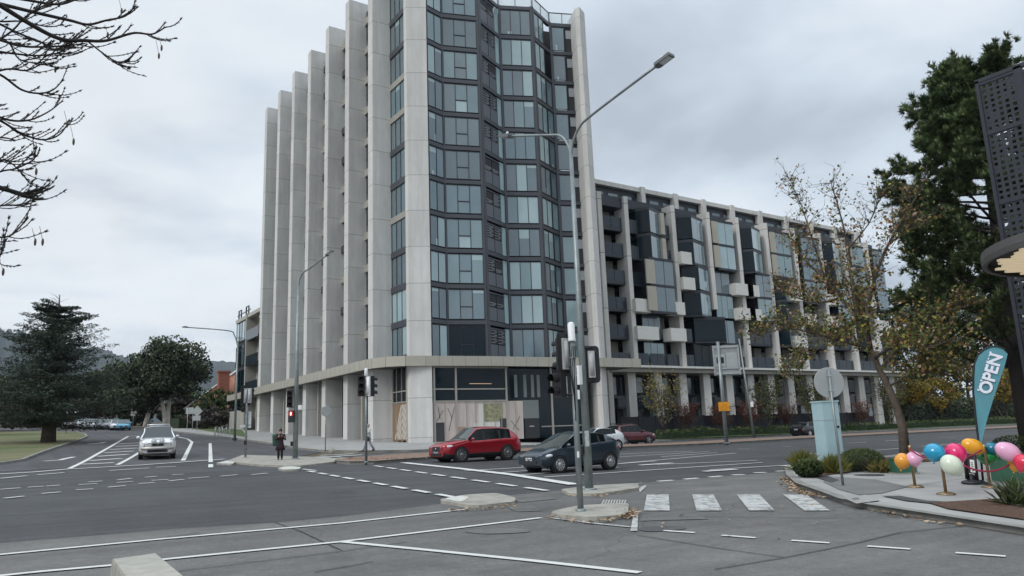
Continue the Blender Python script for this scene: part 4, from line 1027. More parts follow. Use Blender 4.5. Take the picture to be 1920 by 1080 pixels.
    gr2 = MB(); gr2.obox((h - .005, 0, .40), (1, 0, 0), (0, 1, 0), (0, 0, 1), .03, w * .55, .07); gr2.build('lower_grille', M_TRIM, t)
    if detail >= 1: lg = MB(); lg.lathe((h + .015, 0, zn - .22), [(.05, 0), (.062, .012), (.04, .02)], 12, axis=(1, 0, .1)); lg.build('badge', M_CHR, t)
    for sg in (1, -1):
        hl = MB(); hl.ball((h - .27, sg * w * .80, zn - .13), .27, .15, .085 if shape != 'hatch' else .095, 12, rot=Matrix.Rotation(sg * -.62, 3, 'Z') @ Matrix.Rotation(.12, 3, 'Y')); hlo = hl.build('headlight', M_LAMP, t)
        if lit: dl = MB(); dl.ball((h - .10, sg * w * .72, zn - .15), .075, .09, .04, 8); dl.build('lamp_glow', M_DRL, hlo)
        tl = MB(); tz = interp(-h + .1, belt) - .1; tl.ball((-h + .12, sg * w * .80, tz), .14, .12, .1, 10, rot=Matrix.Rotation(sg * .5, 3, 'Z')); tl.build('tail_light', M_TAIL, t)
        fl = MB(); fl.ball((h - .13, sg * w * .72, .42), .07, .07, .05, 8); fl.build('fog_lamp', M_TRIM if shape != 'wagon4' else M_LAMP, t)
    if plate:
        for sx, zz in ((h + .01, .52), (-h - .005, .75)):
            p_ = MB(); p_.box(sx - .012, sx + .012, -.185, .185, zz - .055, zz + .055); po_ = p_.build('number_plate', M_PLATE, t)
            if detail >= 2:
                ch = MB()
                for k in range(6): y = -.13 + k * .05; ch.box(sx - .016, sx + .016, y, y + .03, zz - .03, zz + .03)
                ch.build('plate_character', mat('plate_ink', (.05, .07, .2), .6), po_)
    if rails:
        for sg in (1, -1):
            r_ = MB(); zr = interp(0, roof); ys = w * .66 * sg; r_.tube([(rgx[0] + .1, ys, zr - .01), (rgx[0] + .25, ys, zr + .05), (wsx[1] - .3, ys, zr + .045), (wsx[1] - .1, ys, zr - .02)], .02, 6); r_.build('roof_rail', M_TRIM, t)
    an = MB(); an.tube([(rgx[0] + .15, 0, interp(rgx[0], roof)), (rgx[0] - .02, 0, interp(rgx[0], roof) + .1)], .012, 5); an.build('antenna', M_TRIM, t)
    return t
SUV = dict(belt=[(-2.25, .86), (-2.0, 1.03), (-1.2, 1.04), (.5, .98), (1.0, 1.0), (2.27, .74)], roof=[(-2.27, .86), (-2.15, 1.0), (-1.78, 1.47), (-1.5, 1.60), (-.9, 1.67), (0.0, 1.68), (.35, 1.64), (1.12, .99), (1.13, .9), (2.27, .5)],
           hood=[(-2.27, .9), (-2.1, 1.0), (1.0, 1.06), (1.5, 1.03), (1.95, .97), (2.2, .86), (2.27, .74)], wsx=(1.12, .35), rgx=(-1.55, -2.1))
HAT = dict(belt=[(-1.93, .80), (-1.75, 1.03), (-.9, 1.02), (.6, .90), (1.0, .87), (1.93, .62)], roof=[(-1.95, .78), (-1.90, .98), (-1.62, 1.14), (-1.30, 1.33), (-.9, 1.42), (-.4, 1.475), (0.0, 1.465), (.25, 1.43), (1.18, .88), (1.2, .8), (1.95, .4)],
           hood=[(-1.95, .8), (-1.8, .95), (1.0, .93), (1.4, .88), (1.75, .78), (1.9, .68), (1.95, .6)], wsx=(1.18, .25), rgx=(-1.15, -1.7))
def between(a, b, x_front, L):   # heading from the two wheel pixels a (front) and b (rear)
    A_, B_ = G(*a), G(*b); return math.atan2(A_.y - B_.y, A_.x - B_.x)
def put(x, y, dz=.02): return (x, y, zg(x, y) + dz)
RED = paintm('red_paint', (.33, .006, .016)); MAR = paintm('maroon_paint', (.11, .008, .014)); DKB = paintm('slate_blue_paint', (.030, .046, .062)); WHT = paintm('white_paint', (.72, .73, .73)); BLK = paintm('black_paint', (.012, .013, .016))
def place(front, rear, L, W_, wb, fo, toward):
    """car centre from the pixels where its two near wheels stand"""
    a, b = G(*front), G(*rear); m = (a + b) / 2; off = (L / 2 - fo - wb / 2)
    return put(m.x - off * toward, m.y + W_ / 2 - .08)
red = car('suv_car', 'bright red SUV facing left at the stop line, headlights lit', place((862, 868), (953, 863), 4.54, 1.84, 2.7, .92, -1), radians(180), 4.54, 1.84, 1.68, 2.70, .92, .355, RED, clad=M_TRIM, rim=M_RIMD, lit=True, spokes=10, **SUV)
hat = car('hatchback_car', 'dark slate blue hatchback facing left behind the two grey signal poles', place((1048, 888), (1143, 882), 3.9, 1.695, 2.49, .78, -1), radians(181.5), 3.9, 1.695, 1.475, 2.49, .78, .30, DKB, rim=M_RIM, spokes=10, shape='hatch', **HAT)
wht = car('hatchback_car', 'white hatchback half hidden behind the dark hatchback', (lambda g: put(g.x - 1.35, g.y + .8))(G(1160, 845)), radians(180), 4.0, 1.75, 1.50, 2.5, .8, .31, WHT, rim=M_RIM, shape='hatch', **HAT)
mar = car('suv_car', 'dark maroon SUV facing right in the lane beyond the brick median', put(42.6, 46.7), radians(1), 4.6, 1.86, 1.69, 2.69, .93, .355, MAR, clad=M_TRIM, rim=M_RIMD, spokes=5, rails=True, **SUV)
blk = car('sedan_car', 'black car facing right partly hidden behind the pale blue cabinet', put(66.8, 46.6), radians(0), 4.4, 1.8, 1.47, 2.6, .85, .33, BLK, rim=M_RIM, shape='hatch', **HAT)
# white four wheel drive seen from the front
FW = dict(belt=[(-2.3, 1.0), (-2.1, 1.16), (.6, 1.14), (1.0, 1.12), (2.3, .9)], roof=[(-2.35, 1.0), (-2.25, 1.3), (-2.15, 1.75), (-1.9, 1.83), (0, 1.86), (.42, 1.82), (1.05, 1.16), (1.06, 1.0), (2.3, .5)],
          hood=[(-2.3, 1.1), (1.0, 1.2), (1.6, 1.17), (2.1, 1.10), (2.25, 1.0), (2.3, .85)], wsx=(1.05, .42), rgx=(-1.95, -2.2))
P4 = put(7.5, 50.0)
f4 = car('four_wheel_drive', 'white four wheel drive with a bull bar and round driving lights, facing the camera', P4, math.atan2(-P4[1] + 1.0, -P4[0] - .5) + .02, 4.7, 1.93, 1.86, 2.79, .88, .39, WHT, clad=mat('beige_trim', (.32, .29, .24), .6), rails=True, shape='wagon4', **FW)
bb = MB(); bb.tube([(2.48, -.72, .50), (2.5, -.7, .82), (2.5, -.35, .86), (2.5, .35, .86), (2.5, .7, .82), (2.48, .72, .50)], .04, 8); bb.tube([(2.46, -.88, .58), (2.52, 0, .56), (2.46, .88, .58)], .09, 8); bb.tube([(2.5, -.32, .56), (2.5, -.3, 1.05), (2.5, .3, 1.05), (2.5, .32, .56)], .032, 8); bb.build('bull_bar', mat('silver_bar', (.5, .48, .44), .35, .6), f4)
for sg in (-1, 1):
    d_ = MB(); d_.lathe((2.42, sg * .21, .97), [(.11, 0), (.13, .05), (.13, .11)], 16, axis=(1, 0, 0)); dl_ = d_.build('driving_light', M_TRIM, f4)
    d_ = MB(); d_.lathe((2.52, sg * .21, .97), [(.115, 0), (.10, .02), (0, .03)], 16, axis=(1, 0, 0)); d_.build('lens', M_LAMP, dl_)
rk_ = MB()
for sg in (-1, 1): rk_.tube([(-1.7, sg * .62, 1.9), (.1, sg * .62, 1.9)], .03, 6)
for k in range(6): rk_.tube([(-1.6 + k * .32, -.62, 1.96), (-1.6 + k * .32, .62, 1.96)], .03, 6)
rk_.build('roof_rack', M_RIM, f4)
# distant parked and queueing cars
far = [('light blue car with its bonnet towards the camera, nearest of the distant cars', (231, 806.5), 'cyan', 1.5, 1.0), ('white car tucked behind the light blue car', (219, 806), 'w', 1.5, 1.0), ('grey car just left of the white and light blue cars', (205, 805), 'g', 1.5, 1.0),
       ('black car showing only a sliver beside the grey car', (192, 805), 'k', 1.5, 1.0), ('silver car with bright reflections, middle of the distant row', (181, 804), 's', 1.5, 1.0), ('low pale car far along the road, right of the white van', (168, 803), 's', 1.4, 1.0),
       ('white boxy van far along the road', (155, 802.5), 'w', 1.9, 1.0), ('dull red brown car far along the road', (140, 802), 'r', 1.45, 1.0), ('small white car at the left end of the distant row', (128, 801.5), 'w', 1.5, 1.0)]
cols = dict(cyan=paintm('light_blue_paint', (.06, .33, .48)), w=WHT, g=paintm('grey_paint', (.16, .17, .18)), k=BLK, s=paintm('silver_paint', (.45, .46, .47)), r=paintm('brown_red_paint', (.17, .08, .07)))
for i, (lb, px, c, hh, sc_) in enumerate(far):
    g_ = G(px[0], px[1] + .5); yy = min(g_.y, 122 + i * .8); d = ray(px[0], px[1]); P_ = (d.x / d.y * yy, yy); 
    t_ = car('parked_car', lb, put(P_[0], P_[1]), math.atan2(-P_[1], -P_[0] + 1), 4.0, 1.75, 1.5, 2.5, .8, .31, cols[c], group='distant cars queueing on the side road', detail=0, shape='hatch', **HAT)
    if hh > 1.6: t_.scale = (1, 1.05, 1.2)
# ================================================================ street furniture
M_GALV = mat('galvanised_steel', (.25, .28, .28), .45, .55, var=.18, scale=3); M_GALVL = mat('pale_steel', (.48, .50, .50), .5, .4, var=.1, scale=3); M_BLKP = mat('black_plastic', (.012, .012, .014), .55)
M_HOUS = mat('signal_housing', (.38, .39, .39), .55, var=.15, scale=6); M_LENS = mat('unlit_lens', (.03, .02, .02), .2); M_SGNB = mat('sign_back', (.36, .38, .38), .5, .4, var=.1, scale=2)
M_WHT = mat('white_plastic', (.75, .76, .75), .45); M_LHEAD = mat('luminaire_grey', (.15, .16, .16), .45, .3)
def pole(parent, P, T, r0, r1, name='pole', m=None, n=14, base=True):
    mb = MB(); P = Vector(P); T = Vector(T); mb.tube([P - Vector((0, 0, .12)), P.lerp(T, .5), T], [r0, (r0 + r1) / 2, r1], n)
    if base: mb.lathe(P, [(r0 * 1.7, -.02), (r0 * 1.7, .03), (r0 * 1.05, .05)], n)
    return mb.build(name, m or M_GALV, parent, world=True)
def arm(parent, T, d, L_, r, rad=.045, up=.5):
    T = Vector(T); d = Vector(d).normalized(); pts = [T - Vector((0, 0, .5)), T - Vector((0, 0, .2)) + d * .06, T + d * .35 + Vector((0, 0, up * .45)), T + d * .9 + Vector((0, 0, up * .7 + r * .1)), T + d * L_ + Vector((0, 0, r))]
    # smooth the bend
    out = []
    for i in range(len(pts) - 1):
        p0 = pts[max(i - 1, 0)]; p1 = pts[i]; p2 = pts[i + 1]; p3 = pts[min(i + 2, len(pts) - 1)]
        for k in range(5):
            t = k / 5; out.append(.5 * ((2 * p1) + (p2 - p0) * t + (2 * p0 - 5 * p1 + 4 * p2 - p3) * t * t + (3 * p1 - p0 - 3 * p2 + p3) * t ** 3))
    out.append(pts[-1])
    mb = MB(); mb.tube(out, [rad * 1.35] * 5 + [rad] * (len(out) - 5), 10); mb.build('arm', M_GALV, parent, world=True)
    E_ = pts[-1]; dd = (pts[-1] - pts[-2]).normalized(); s_ = dd.cross(Vector((0, 0, 1))).normalized(); u_ = s_.cross(dd)
    mb = MB(); mb.obox(E_ + dd * .24, dd, s_, u_, .24, .12, .04); mb.obox(E_ + dd * .2 + u_ * .045, dd, s_, u_, .15, .07, .025); mb.obox(E_ + dd * .06, dd, s_, u_, .1, .07, .05)
    h = mb.build('lamp_head', M_LHEAD, parent, world=True)
    mb = MB(); mb.obox(E_ + dd * .28 - u_ * .045, dd, s_, u_, .15, .095, .006); g = mb.build('lens', M_LAMP, h)
    for v in g.data.vertices: v.co -= parent.location
    mb = MB(); mb.lathe(E_ + dd * .2 + u_ * .06, [(.045, 0), (.045, .06), (.02, .09)], 8, axis=u_); mb.build('photo_cell', M_WHT, h).location = (0, 0, 0)
    g = h.children[-1] if h.children else None
    for c in bpy.data.objects:
        if c.parent == h and c.name.startswith('photo_cell'):
            for v in c.data.vertices: v.co -= parent.location
def signal(parent, C_, face, n=3, back=True, lit=None, s=1.0, housing=M_HOUS, board=True):
    """signal head centred at C_, lenses facing the direction face"""
    C_ = Vector(C_); f = Vector((face[0], face[1], 0)).normalized(); s_ = Vector((0, 0, 1)).cross(f); u = Vector((0, 0, 1)); H = .32 * n * s
    mb = MB(); mb.obox(C_, s_, f, u, .16 * s, .10 * s, H / 2); hd = mb.build('signal_head', M_BLKP, parent, world=True)
    if back:
        mb = MB(); mb.obox(C_ - f * .13 * s, s_, f, u, .115 * s, .045, H / 2 * .97); mb.lathe(C_ - f * .14 * s - u * H * .40, [(.10 * s, 0), (.10 * s, H * .8)], 12); b = mb.build('rear_housing', housing, hd)
        for v in b.data.vertices: v.co -= parent.location
    if board:
        w_, h_ = .30 * s, H / 2 + .17 * s; pl = []
        for cx2, cy2, a0 in ((w_ - .1, h_ - .1, 0), (-w_ + .1, h_ - .1, 90), (-w_ + .1, -h_ + .1, 180), (w_ - .1, -h_ + .1, 270)):
            for k in range(4): a = radians(a0 + 30 * k); pl.append((cx2 + .1 * cos(a), cy2 + .1 * sin(a)))
        m_n = len(pl); vs = [C_ - f * .06 + s_ * x + u * y for x, y in pl] + [C_ - f * .075 + s_ * x + u * y for x, y in pl]
        mb = MB(); mb.add(vs, [tuple(range(m_n)), tuple(range(m_n, 2 * m_n))[::-1]] + [(i, i + m_n, (i + 1) % m_n + m_n, (i + 1) % m_n) for i in range(m_n)]); b = mb.build('target_board', M_BLKP, hd)
        for v in b.data.vertices: v.co -= parent.location
    for i in range(n):
        z = H / 2 - .16 * s - i * .32 * s; c = C_ + u * z + f * .10 * s
        mb = MB(); vs = []; k_ = 11
        for q in range(k_):
            a = radians(-25 + 230 * q / (k_ - 1)); p = s_ * cos(a) * .125 * s + u * sin(a) * .125 * s; vs += [c + p, c + p + f * .22 * s, c + p * .95 + f * .22 * s, c + p * .95]
        mb.add(vs, [(4 * q + a, 4 * q + (a + 1) % 4, 4 * q + 4 + (a + 1) % 4, 4 * q + 4 + a) for q in range(k_ - 1) for a in range(4)])
        b = mb.build('visor', M_BLKP, hd)
        for v in b.data.vertices: v.co -= parent.location
        mb = MB(); mb.lathe(c, [(.105 * s, -.01), (.10 * s, .012), (0, .03)], 14, axis=f); b = mb.build('lens', lit if (lit and i == 0) else M_LENS, hd)
        for v in b.data.vertices: v.co -= parent.location
    return hd
def brackets(parent, P, zs, d, L_):
    for z in zs: mb = MB(); a = Vector((P[0], P[1], z)); mb.tube([a, a + Vector(d).normalized() * L_], .025, 6); mb.build('bracket', M_BLKP, parent, world=True)
RDIR = Vector((CM[0][0], CM[1][0], 0)).normalized(); VDIR = Vector((RDIR.y * -1, RDIR.x, 0))     # across / along the road crossing
# tall twin-arm lamp with signal on its side
P = G(1105, 918, .11); T = near(1072, 262, P); T.x, T.y = P.x, P.y
t = thing('street_lamp', 'tall twin armed grey street lamp carrying a signal, nearest the camera', 'street lamp', P)
pole(t, P, T, .115, .05); dA = Vector((cos(radians(-82.5)), sin(radians(-82.5)), 0)); arm(t, T, dA, 3.15, .95, rad=.036); arm(t, T, -dA, 2.5, .95, rad=.034)
q = near(1108, 683, P); c = q + RDIR * -.02; signal(t, Vector((P.x, P.y, q.z)) + RDIR * .23 + VDIR * .1, (.45, .89), 3, s=.76); brackets(t, P, (q.z - .45, q.z + .45), RDIR, .28)
q = near(1098, 700, P); mb = MB(); mb.box(P.x - .24, P.x - .14, P.y - .14, P.y - .04, q.z - .3, q.z + .2); mb.build('junction_box', M_WHT, t, world=True)
q = near(1092, 740, P); mb = MB(); mb.obox(Vector((P.x, P.y, q.z)) - RDIR * .22 - VDIR * .1, RDIR, VDIR, (0, 0, 1), .09, .07, .12); mb.build('junction_box', M_WHT, t, world=True)
q = near(1099, 845, P); mb = MB(); mb.obox(Vector((P.x, P.y, q.z)) - RDIR * .16 - VDIR * .03, RDIR, VDIR, (0, 0, 1), .05, .06, .12); pb = mb.build('push_button_box', M_BLKP, t, world=True)
mb = MB(); mb.obox(Vector((P.x, P.y, near(1104, 822, P).z)) - VDIR * .118, RDIR, VDIR, (0, 0, 1), .055, .004, .2); mb.build('worn_sticker', mat('torn_paper', (.5, .53, .53), .8, col2=(.25, .27, .27), scale=14), t, world=True)
# front signal pole
P = G(1089, 958, .11); q = near(1076, 640, P)
t = thing('traffic_light', 'grey signal pole with stacked heads on its left, before the tall twin lamp', 'traffic light', P)
pole(t, P, (P.x, P.y, q.z), .062, .055, n=12)
zt = near(1073, 604, P).z; mb = MB(); mb.lathe((P.x, P.y, q.z), [(.07, -.35), (.045, -.3), (.045, 0), (.085, .0), (.085, .03), (.075, .05), (.072, zt - q.z - .04), (.04, zt - q.z)], 14); mb.build('antenna_cap', M_WHT, t, world=True)
c = near(1057, 664, P); cc = Vector((P.x, P.y, c.z)) - RDIR * .21 + VDIR * .05; signal(t, cc, (-.12, .99), 3, s=.68); brackets(t, P, (c.z - .28, c.z + .28), -RDIR, .22)
c = near(1052, 722, P); cc = Vector((P.x, P.y, c.z)) - RDIR * .30 - VDIR * .0; signal(t, cc, (-.95, -.15), 2, s=.78, board=False, housing=M_WHT); brackets(t, P, (c.z - .2, c.z + .2), -RDIR, .3)
mb = MB(); mb.obox(Vector((P.x, P.y, near(1083, 852, P).z)) - VDIR * .07, RDIR, VDIR, (0, 0, 1), .022, .004, .06); mb.build('sticker', M_WHT, t, world=True)
mb = MB()
for k in range(3): mb.tube([(P.x - .05 + .05 * k, P.y - .07, q.z - .1), (P.x - .16 + .05 * k, P.y - .1, q.z - .55), (P.x - .06, P.y - .07, q.z - 1.2 - .2 * k)], .011, 5)
mb.build('cable', M_BLKP, t, world=True)
# crossing pole in the middle distance
P = G(686.5, 867, .15); q = near(691, 705, P)
t = thing('traffic_light', 'signal pole with two dark heads and a white cap before the concrete fins', 'traffic light', P)
pole(t, P, (P.x, P.y, q.z), .062, .055, n=12); mb = MB(); mb.lathe((P.x, P.y, q.z), [(.07, 0), (.09, .03), (.08, .34), (.05, .38)], 12); mb.build('antenna_cap', M_WHT, t, world=True)
c = near(680, 724, P); signal(t, Vector((P.x, P.y, c.z)) - RDIR * .24, (-.35, -.94), 3, s=1.0, board=False); brackets(t, P, (c.z - .45, c.z + .45), -RDIR, .25)
c = near(704, 724, P); signal(t, Vector((P.x, P.y, c.z)) + RDIR * .22, (.9, .25), 3, s=1.0, board=False, housing=M_WHT); brackets(t, P, (c.z - .45, c.z + .45), RDIR, .25)
# lamp with the red pedestrian light
P = G(553.5, 861, .11); T = near(561, 520, P); T.x, T.y = P.x, P.y
t = thing('street_lamp', 'tall single arm street lamp carrying a signal and a red pedestrian light', 'street lamp', P)
pole(t, P, T, .15, .06); arm(t, T, (cos(radians(300)), sin(radians(300)), 0), 2.0, 1.0, rad=.045)
c = near(541, 748, P); signal(t, Vector((P.x, P.y, c.z)) - RDIR * .36, (-.35, -.94), 3, s=.95, board=False); brackets(t, P, (c.z - .45, c.z + .45), -RDIR, .4)
c = near(548, 781, P); pc = Vector((P.x, P.y, c.z)) - RDIR * .20 - VDIR * .18; mb = MB(); mb.obox(pc, RDIR, VDIR, (0, 0, 1), .15, .1, .32); ph = mb.build('pedestrian_light', M_BLKP, t, world=True)
mb = MB(); mb.obox(pc - VDIR * .105 + Vector((0, 0, .15)), RDIR, VDIR, (0, 0, 1), .12, .008, .12); g = mb.build('lens', mat('red_surround', (.3, .01, .01), .4, emit=(1, .03, .02, .25)), ph)
for v in g.data.vertices: v.co -= t.location
mb = MB(); z0_ = pc - VDIR * .118 + Vector((0, 0, .15)); mb.ball(z0_ + Vector((0, 0, .07)), .022, n=8); mb.obox(z0_ + Vector((0, 0, .01)), RDIR, VDIR, (0, 0, 1), .032, .006, .04); mb.obox(z0_ - Vector((0, 0, .06)) - RDIR * .014, RDIR, VDIR, (0, 0, 1), .011, .006, .035); mb.obox(z0_ - Vector((0, 0, .06)) + RDIR * .014, RDIR, VDIR, (0, 0, 1), .011, .006, .035)
g = mb.build('standing_figure', mat('lit_red_figure', (1, .5, .5), .4, emit=(1, .45, .42, 3.5)), ph)
for v in g.data.vertices: v.co -= t.location
c = near(562, 764, P); mb = MB(); mb.obox(Vector((P.x, P.y, c.z)) + RDIR * .22, RDIR, VDIR, (0, 0, 1), .10, .07, .12); mb.build('junction_box', M_WHT, t, world=True)
c = near(549, 832, P); mb = MB(); mb.obox(Vector((P.x, P.y, c.z)) - RDIR * .2, RDIR, VDIR, (0, 0, 1), .06, .06, .12); mb.build('push_button_box', M_BLKP, t, world=True)
# signal pole seen from behind by the low block
P = G(460, 858, .11); q = near(463, 728, P)
t = thing('traffic_light', 'signal pole seen from behind with pale housings, in front of the low glazed block', 'traffic light', P)
pole(t, P, (P.x, P.y, q.z), .065, .055, n=12)
c = near(461.5, 742, P); signal(t, Vector((P.x, P.y, c.z)) - RDIR * .16 + VDIR * .05, (-.25, .97), 3, s=.92); signal(t, Vector((P.x, P.y, c.z)) + RDIR * .2, (.6, .8), 3, s=.9, board=False); brackets(t, P, (c.z,), RDIR, .2)
c = near(457, 765, P); signal(t, Vector((P.x, P.y, c.z)) - RDIR * .16 - VDIR * .1, (-.95, -.3), 2, s=.75, board=False, housing=M_WHT)
for (px, py, w_, h_) in ((468, 784, .10, .38), (455, 799, .16, .07), (467, 800, .12, .07)):
    c = near(px, py, P); mb = MB(); mb.obox(Vector((c.x, c.y, c.z)), RDIR, VDIR, (0, 0, 1), w_, .02, h_); mb.build('notice_plate', M_GALVL, t, world=True)
c = near(460, 830, P); mb = MB(); mb.obox(Vector((P.x, P.y, c.z)) - VDIR * .08, RDIR, VDIR, (0, 0, 1), .07, .05, .12); mb.build('push_button_box', M_BLKP, t, world=True)
# lamp further along the side road
P = G(440, 824, .16); T = near(446, 640, P); T.x, T.y = P.x, P.y
t = thing('street_lamp', 'street lamp with a long arm reaching left, beside the low glazed block', 'street lamp', P)
pole(t, P, T, .12, .07); arm(t, T, (-1, -.1, 0), 4.5, 1.05, rad=.05, up=1.2)
mb = MB(); mb.lathe(P, [(.22, 0), (.22, .1), (.12, .12)], 12); mb.build('base_shroud', M_BLKP, t, world=True)
# big road sign seen from behind
P = G(1362.5, 831, .15); T = near(1357, 640, P)
t = thing('road_sign', 'large rectangular road sign seen from behind with a small orange sign lower on its post', 'road sign', P)
pole(t, P, (P.x, P.y, T.z), .15, .13, n=14, m=M_GALV)
a, b = near(1336, 650, P), near(1391, 706, P)
a, b = near(1336, 652, P), near(1391, 698, P); cz = (a.z + b.z) / 2; hz_ = abs(a.z - b.z) / 2 + .15; cxx = (a + b) / 2; hw = (Vector((a.x, a.y, 0)) - Vector((b.x, b.y, 0))).length / 2
C0 = Vector((cxx.x, cxx.y, cz)); nrm = VDIR
mb = MB(); mb.obox(C0 + nrm * .22, RDIR, nrm, (0, 0, 1), hw, .02, hz_); sb = mb.build('sign_panel', M_SGNB, t, world=True)
mb = MB()
for k in (-1, 1): mb.obox(C0 + nrm * .17 + Vector((0, 0, k * hz_ * .88)), RDIR, nrm, (0, 0, 1), hw, .04, .06)
for k in (-1, 1): mb.obox(C0 + nrm * .17 + RDIR * k * hw * .97, RDIR, nrm, (0, 0, 1), .05, .04, hz_)
mb.obox(C0 + nrm * .17 + Vector((0, 0, -hz_ * .55)), RDIR, nrm, (0, 0, 1), hw, .04, .05); g = mb.build('frame', M_GALVL, sb)
for v in g.data.vertices: v.co -= t.location
mb = MB(); mb.obox(C0 + nrm * .18 - RDIR * hw * .5 + Vector((0, 0, .0)), RDIR, nrm, (0, 0, 1), hw * .4, .02, hz_ * .42); mb.obox(C0 + nrm * .18 + RDIR * hw * .42, RDIR, nrm, (0, 0, 1), hw * .42, .02, hz_ * .5); g = mb.build('equipment_plate', M_GALVL, sb)
for v in g.data.vertices: v.co -= t.location
mb = MB(); mb.obox(C0 + nrm * .155 - RDIR * hw * .5, RDIR, nrm, (0, 0, 1), hw * .28, .02, hz_ * .2); g = mb.build('vent', M_BLKP, sb)
for v in g.data.vertices: v.co -= t.location
c = near(1361.5, 762, P); mb = MB(); mb.obox(Vector((P.x, P.y, c.z)) - nrm * .17, RDIR, nrm, (0, 0, 1), .42, .015, .34); os_ = mb.build('orange_sign', mat('orange_sheet', (.72, .30, .015), .5, var=.12, scale=4), t, world=True)
mb = MB()
for k, w_ in ((1, .2), (0, .26), (-1, .3), (-2, .3)): mb.obox(Vector((P.x, P.y, c.z + k * .11)) - nrm * .19, RDIR, nrm, (0, 0, 1), w_, .003, .012)
g = mb.build('lettering', mat('amber_ink', (.45, .17, .01), .6), os_)
for v in g.data.vertices: v.co -= t.location
mb = MB(); mb.tube([Vector((P.x, P.y, c.z)) - nrm * .15, Vector((P.x, P.y, c.z)) + RDIR * .9], .02, 5); mb.build('sign_strut', M_BLKP, t, world=True)
# leaning thin lamp post in front of the wing
P = G(1414, 820, .18); T = near(1388, 635, P); 
t = thing('lamp_post', 'slim leaning grey post with a small white tag, right of the large road sign', 'post', P)
mb = MB(); T2 = Vector((P.x, P.y, T.z)) - RDIR * .55; mb.tube([P - Vector((0, 0, .1)), P.lerp(T2, .5), T2], [.12, .10, .07], 10); mb.build('pole', M_GALV, t, world=True)
c = near(1409, 758, P); mb = MB(); mb.obox(Vector((c.x, c.y, c.z)) - VDIR * .12, RDIR, VDIR, (0, 0, 1), .14, .01, .25); mb.build('tag', M_WHT, t, world=True)
# round sign seen from behind, right hand corner
P = G(1581, 911, .15); T = near(1560, 696, P)
t = thing('road_sign', 'round road sign seen from behind on a slim post beside the pale blue cabinet', 'road sign', P)
c = near(1559, 717, P); top = Vector((P.x, P.y, T.z + .05)) - RDIR * .03; mb = MB(); mb.tube([P - Vector((0, 0, .1)), top], .032, 10); mb.build('pole', M_GALV, t, world=True)
ctr = Vector((top.x, top.y, c.z)) + VDIR * .045; mb = MB(); mb.lathe(ctr, [(.385, -.004), (.39, 0), (.385, .006)], 40, axis=VDIR, smooth=False); mb.build('sign_disc', M_SGNB, t, world=True)
for z in (.18, -.2): mb = MB(); mb.obox(ctr - VDIR * .05 + Vector((0, 0, z)), RDIR, VDIR, (0, 0, 1), .045, .03, .012); mb.build('clamp', M_GALVL, t, world=True)
# faint round sign in front of the fins
P = G(610, 846, .16); t = thing('road_sign', 'small round grey sign on a thin post in front of the concrete fins', 'road sign', P)
T = near(613, 757, P); mb = MB(); mb.tube([P, (P.x, P.y, T.z)], .03, 8); mb.build('pole', M_GALV, t, world=True)
c = near(612.5, 771, P); mb = MB(); mb.lathe((P.x, P.y - .05, c.z), [(.33, 0), (.34, .005), (.33, .01)], 28, axis=(.2, 1, 0), smooth=False); mb.build('sign_disc', M_SGNB, t, world=True)
# small block at the foot of it on the kerb, and green bin behind the woman
P = G(622, 849, .16); o = MB().lathe(P, [(.18, 0), (.2, .1), (.14, .26), (.05, .3)], 10).build('stone_bollard', M_KERBL, loc=P); tag(o, 'low pale rounded stone on the footpath edge near the small round sign', 'stone')
P = G(517, 836, .16); t = thing('litter_bin', 'dark green street bin with white papers on it, behind the person in black', 'bin', P)
mb = MB(); mb.lathe(P, [(.20, 0), (.24, .1), (.26, .75), (.28, .8), (.25, .85), (.1, .92)], 16); mb.build('body', mat('bin_green', (.03, .09, .06), .5, var=.2, scale=8), t, world=True)
mb = MB(); mb.box(P.x - .1, P.x + .12, P.y - .30, P.y - .28, P.z + .55, P.z + .75); mb.build('notice', M_WHT, t, world=True)
# signs on the side road verge
def post_sign(px, base, parts_, label, name='road_sign'):
    P = G(px, base, .16); t = thing(name, label, 'road sign', P)
    for (x, y0, y1) in [p[1:] for p in parts_ if p[0] == 'pole']:
        Q = near(x, y0, P); R_ = near(x, y1, P); mb = MB(); mb.tube([(R_.x, R_.y, P.z - .1), (R_.x, R_.y, Q.z)], .035, 6); mb.build('pole', M_GALVL, t, world=True)
    for p in parts_:
        if p[0] == 'pole': continue
        _, x, y, w_, h_, m_, rot = p; c = near(x, y, P); ax = Vector((cos(rot), 0, sin(rot))); 
        ax = RDIR * cos(rot) + Vector((0, 0, 1)) * sin(rot); az__ = -RDIR * sin(rot) + Vector((0, 0, 1)) * cos(rot); mb = MB(); mb.obox(c - VDIR * .05, ax, VDIR, az__, w_, .012, h_); mb.build('sign_panel', m_, t, world=True)
    return t
post_sign(360, 806, [('pole', 350.5, 765, 806), ('pole', 360.5, 765, 806), ('p', 356, 770, .50, .42, M_SGNB, 0)], 'rectangular sign back on two posts on the grass left of the diamond sign')
post_sign(369, 809, [('pole', 369, 764, 809), ('p', 370, 771, .48, .48, M_SGNB, pi / 4), ('p', 369, 784, .48, .3, M_SGNB, 0)], 'diamond sign back above a square plate on the side road grass')
post_sign(249, 799, [('pole', 249, 770, 799), ('p', 251, 773, .45, .55, M_SGNB, 0)], 'grey square sign on a post right of the light blue car')
post_sign(124, 812, [('pole', 124.5, 772, 812), ('p', 133, 772.5, .9, .12, M_WHT, 0)], 'street name blade on a thin post beyond the big dark conifer', 'street_sign')
post_sign(45, 804, [('pole', 44, 780, 800), ('p', 41, 781, .6, .12, M_WHT, 0)], 'short street name blade left of the conifer trunk', 'street_sign')
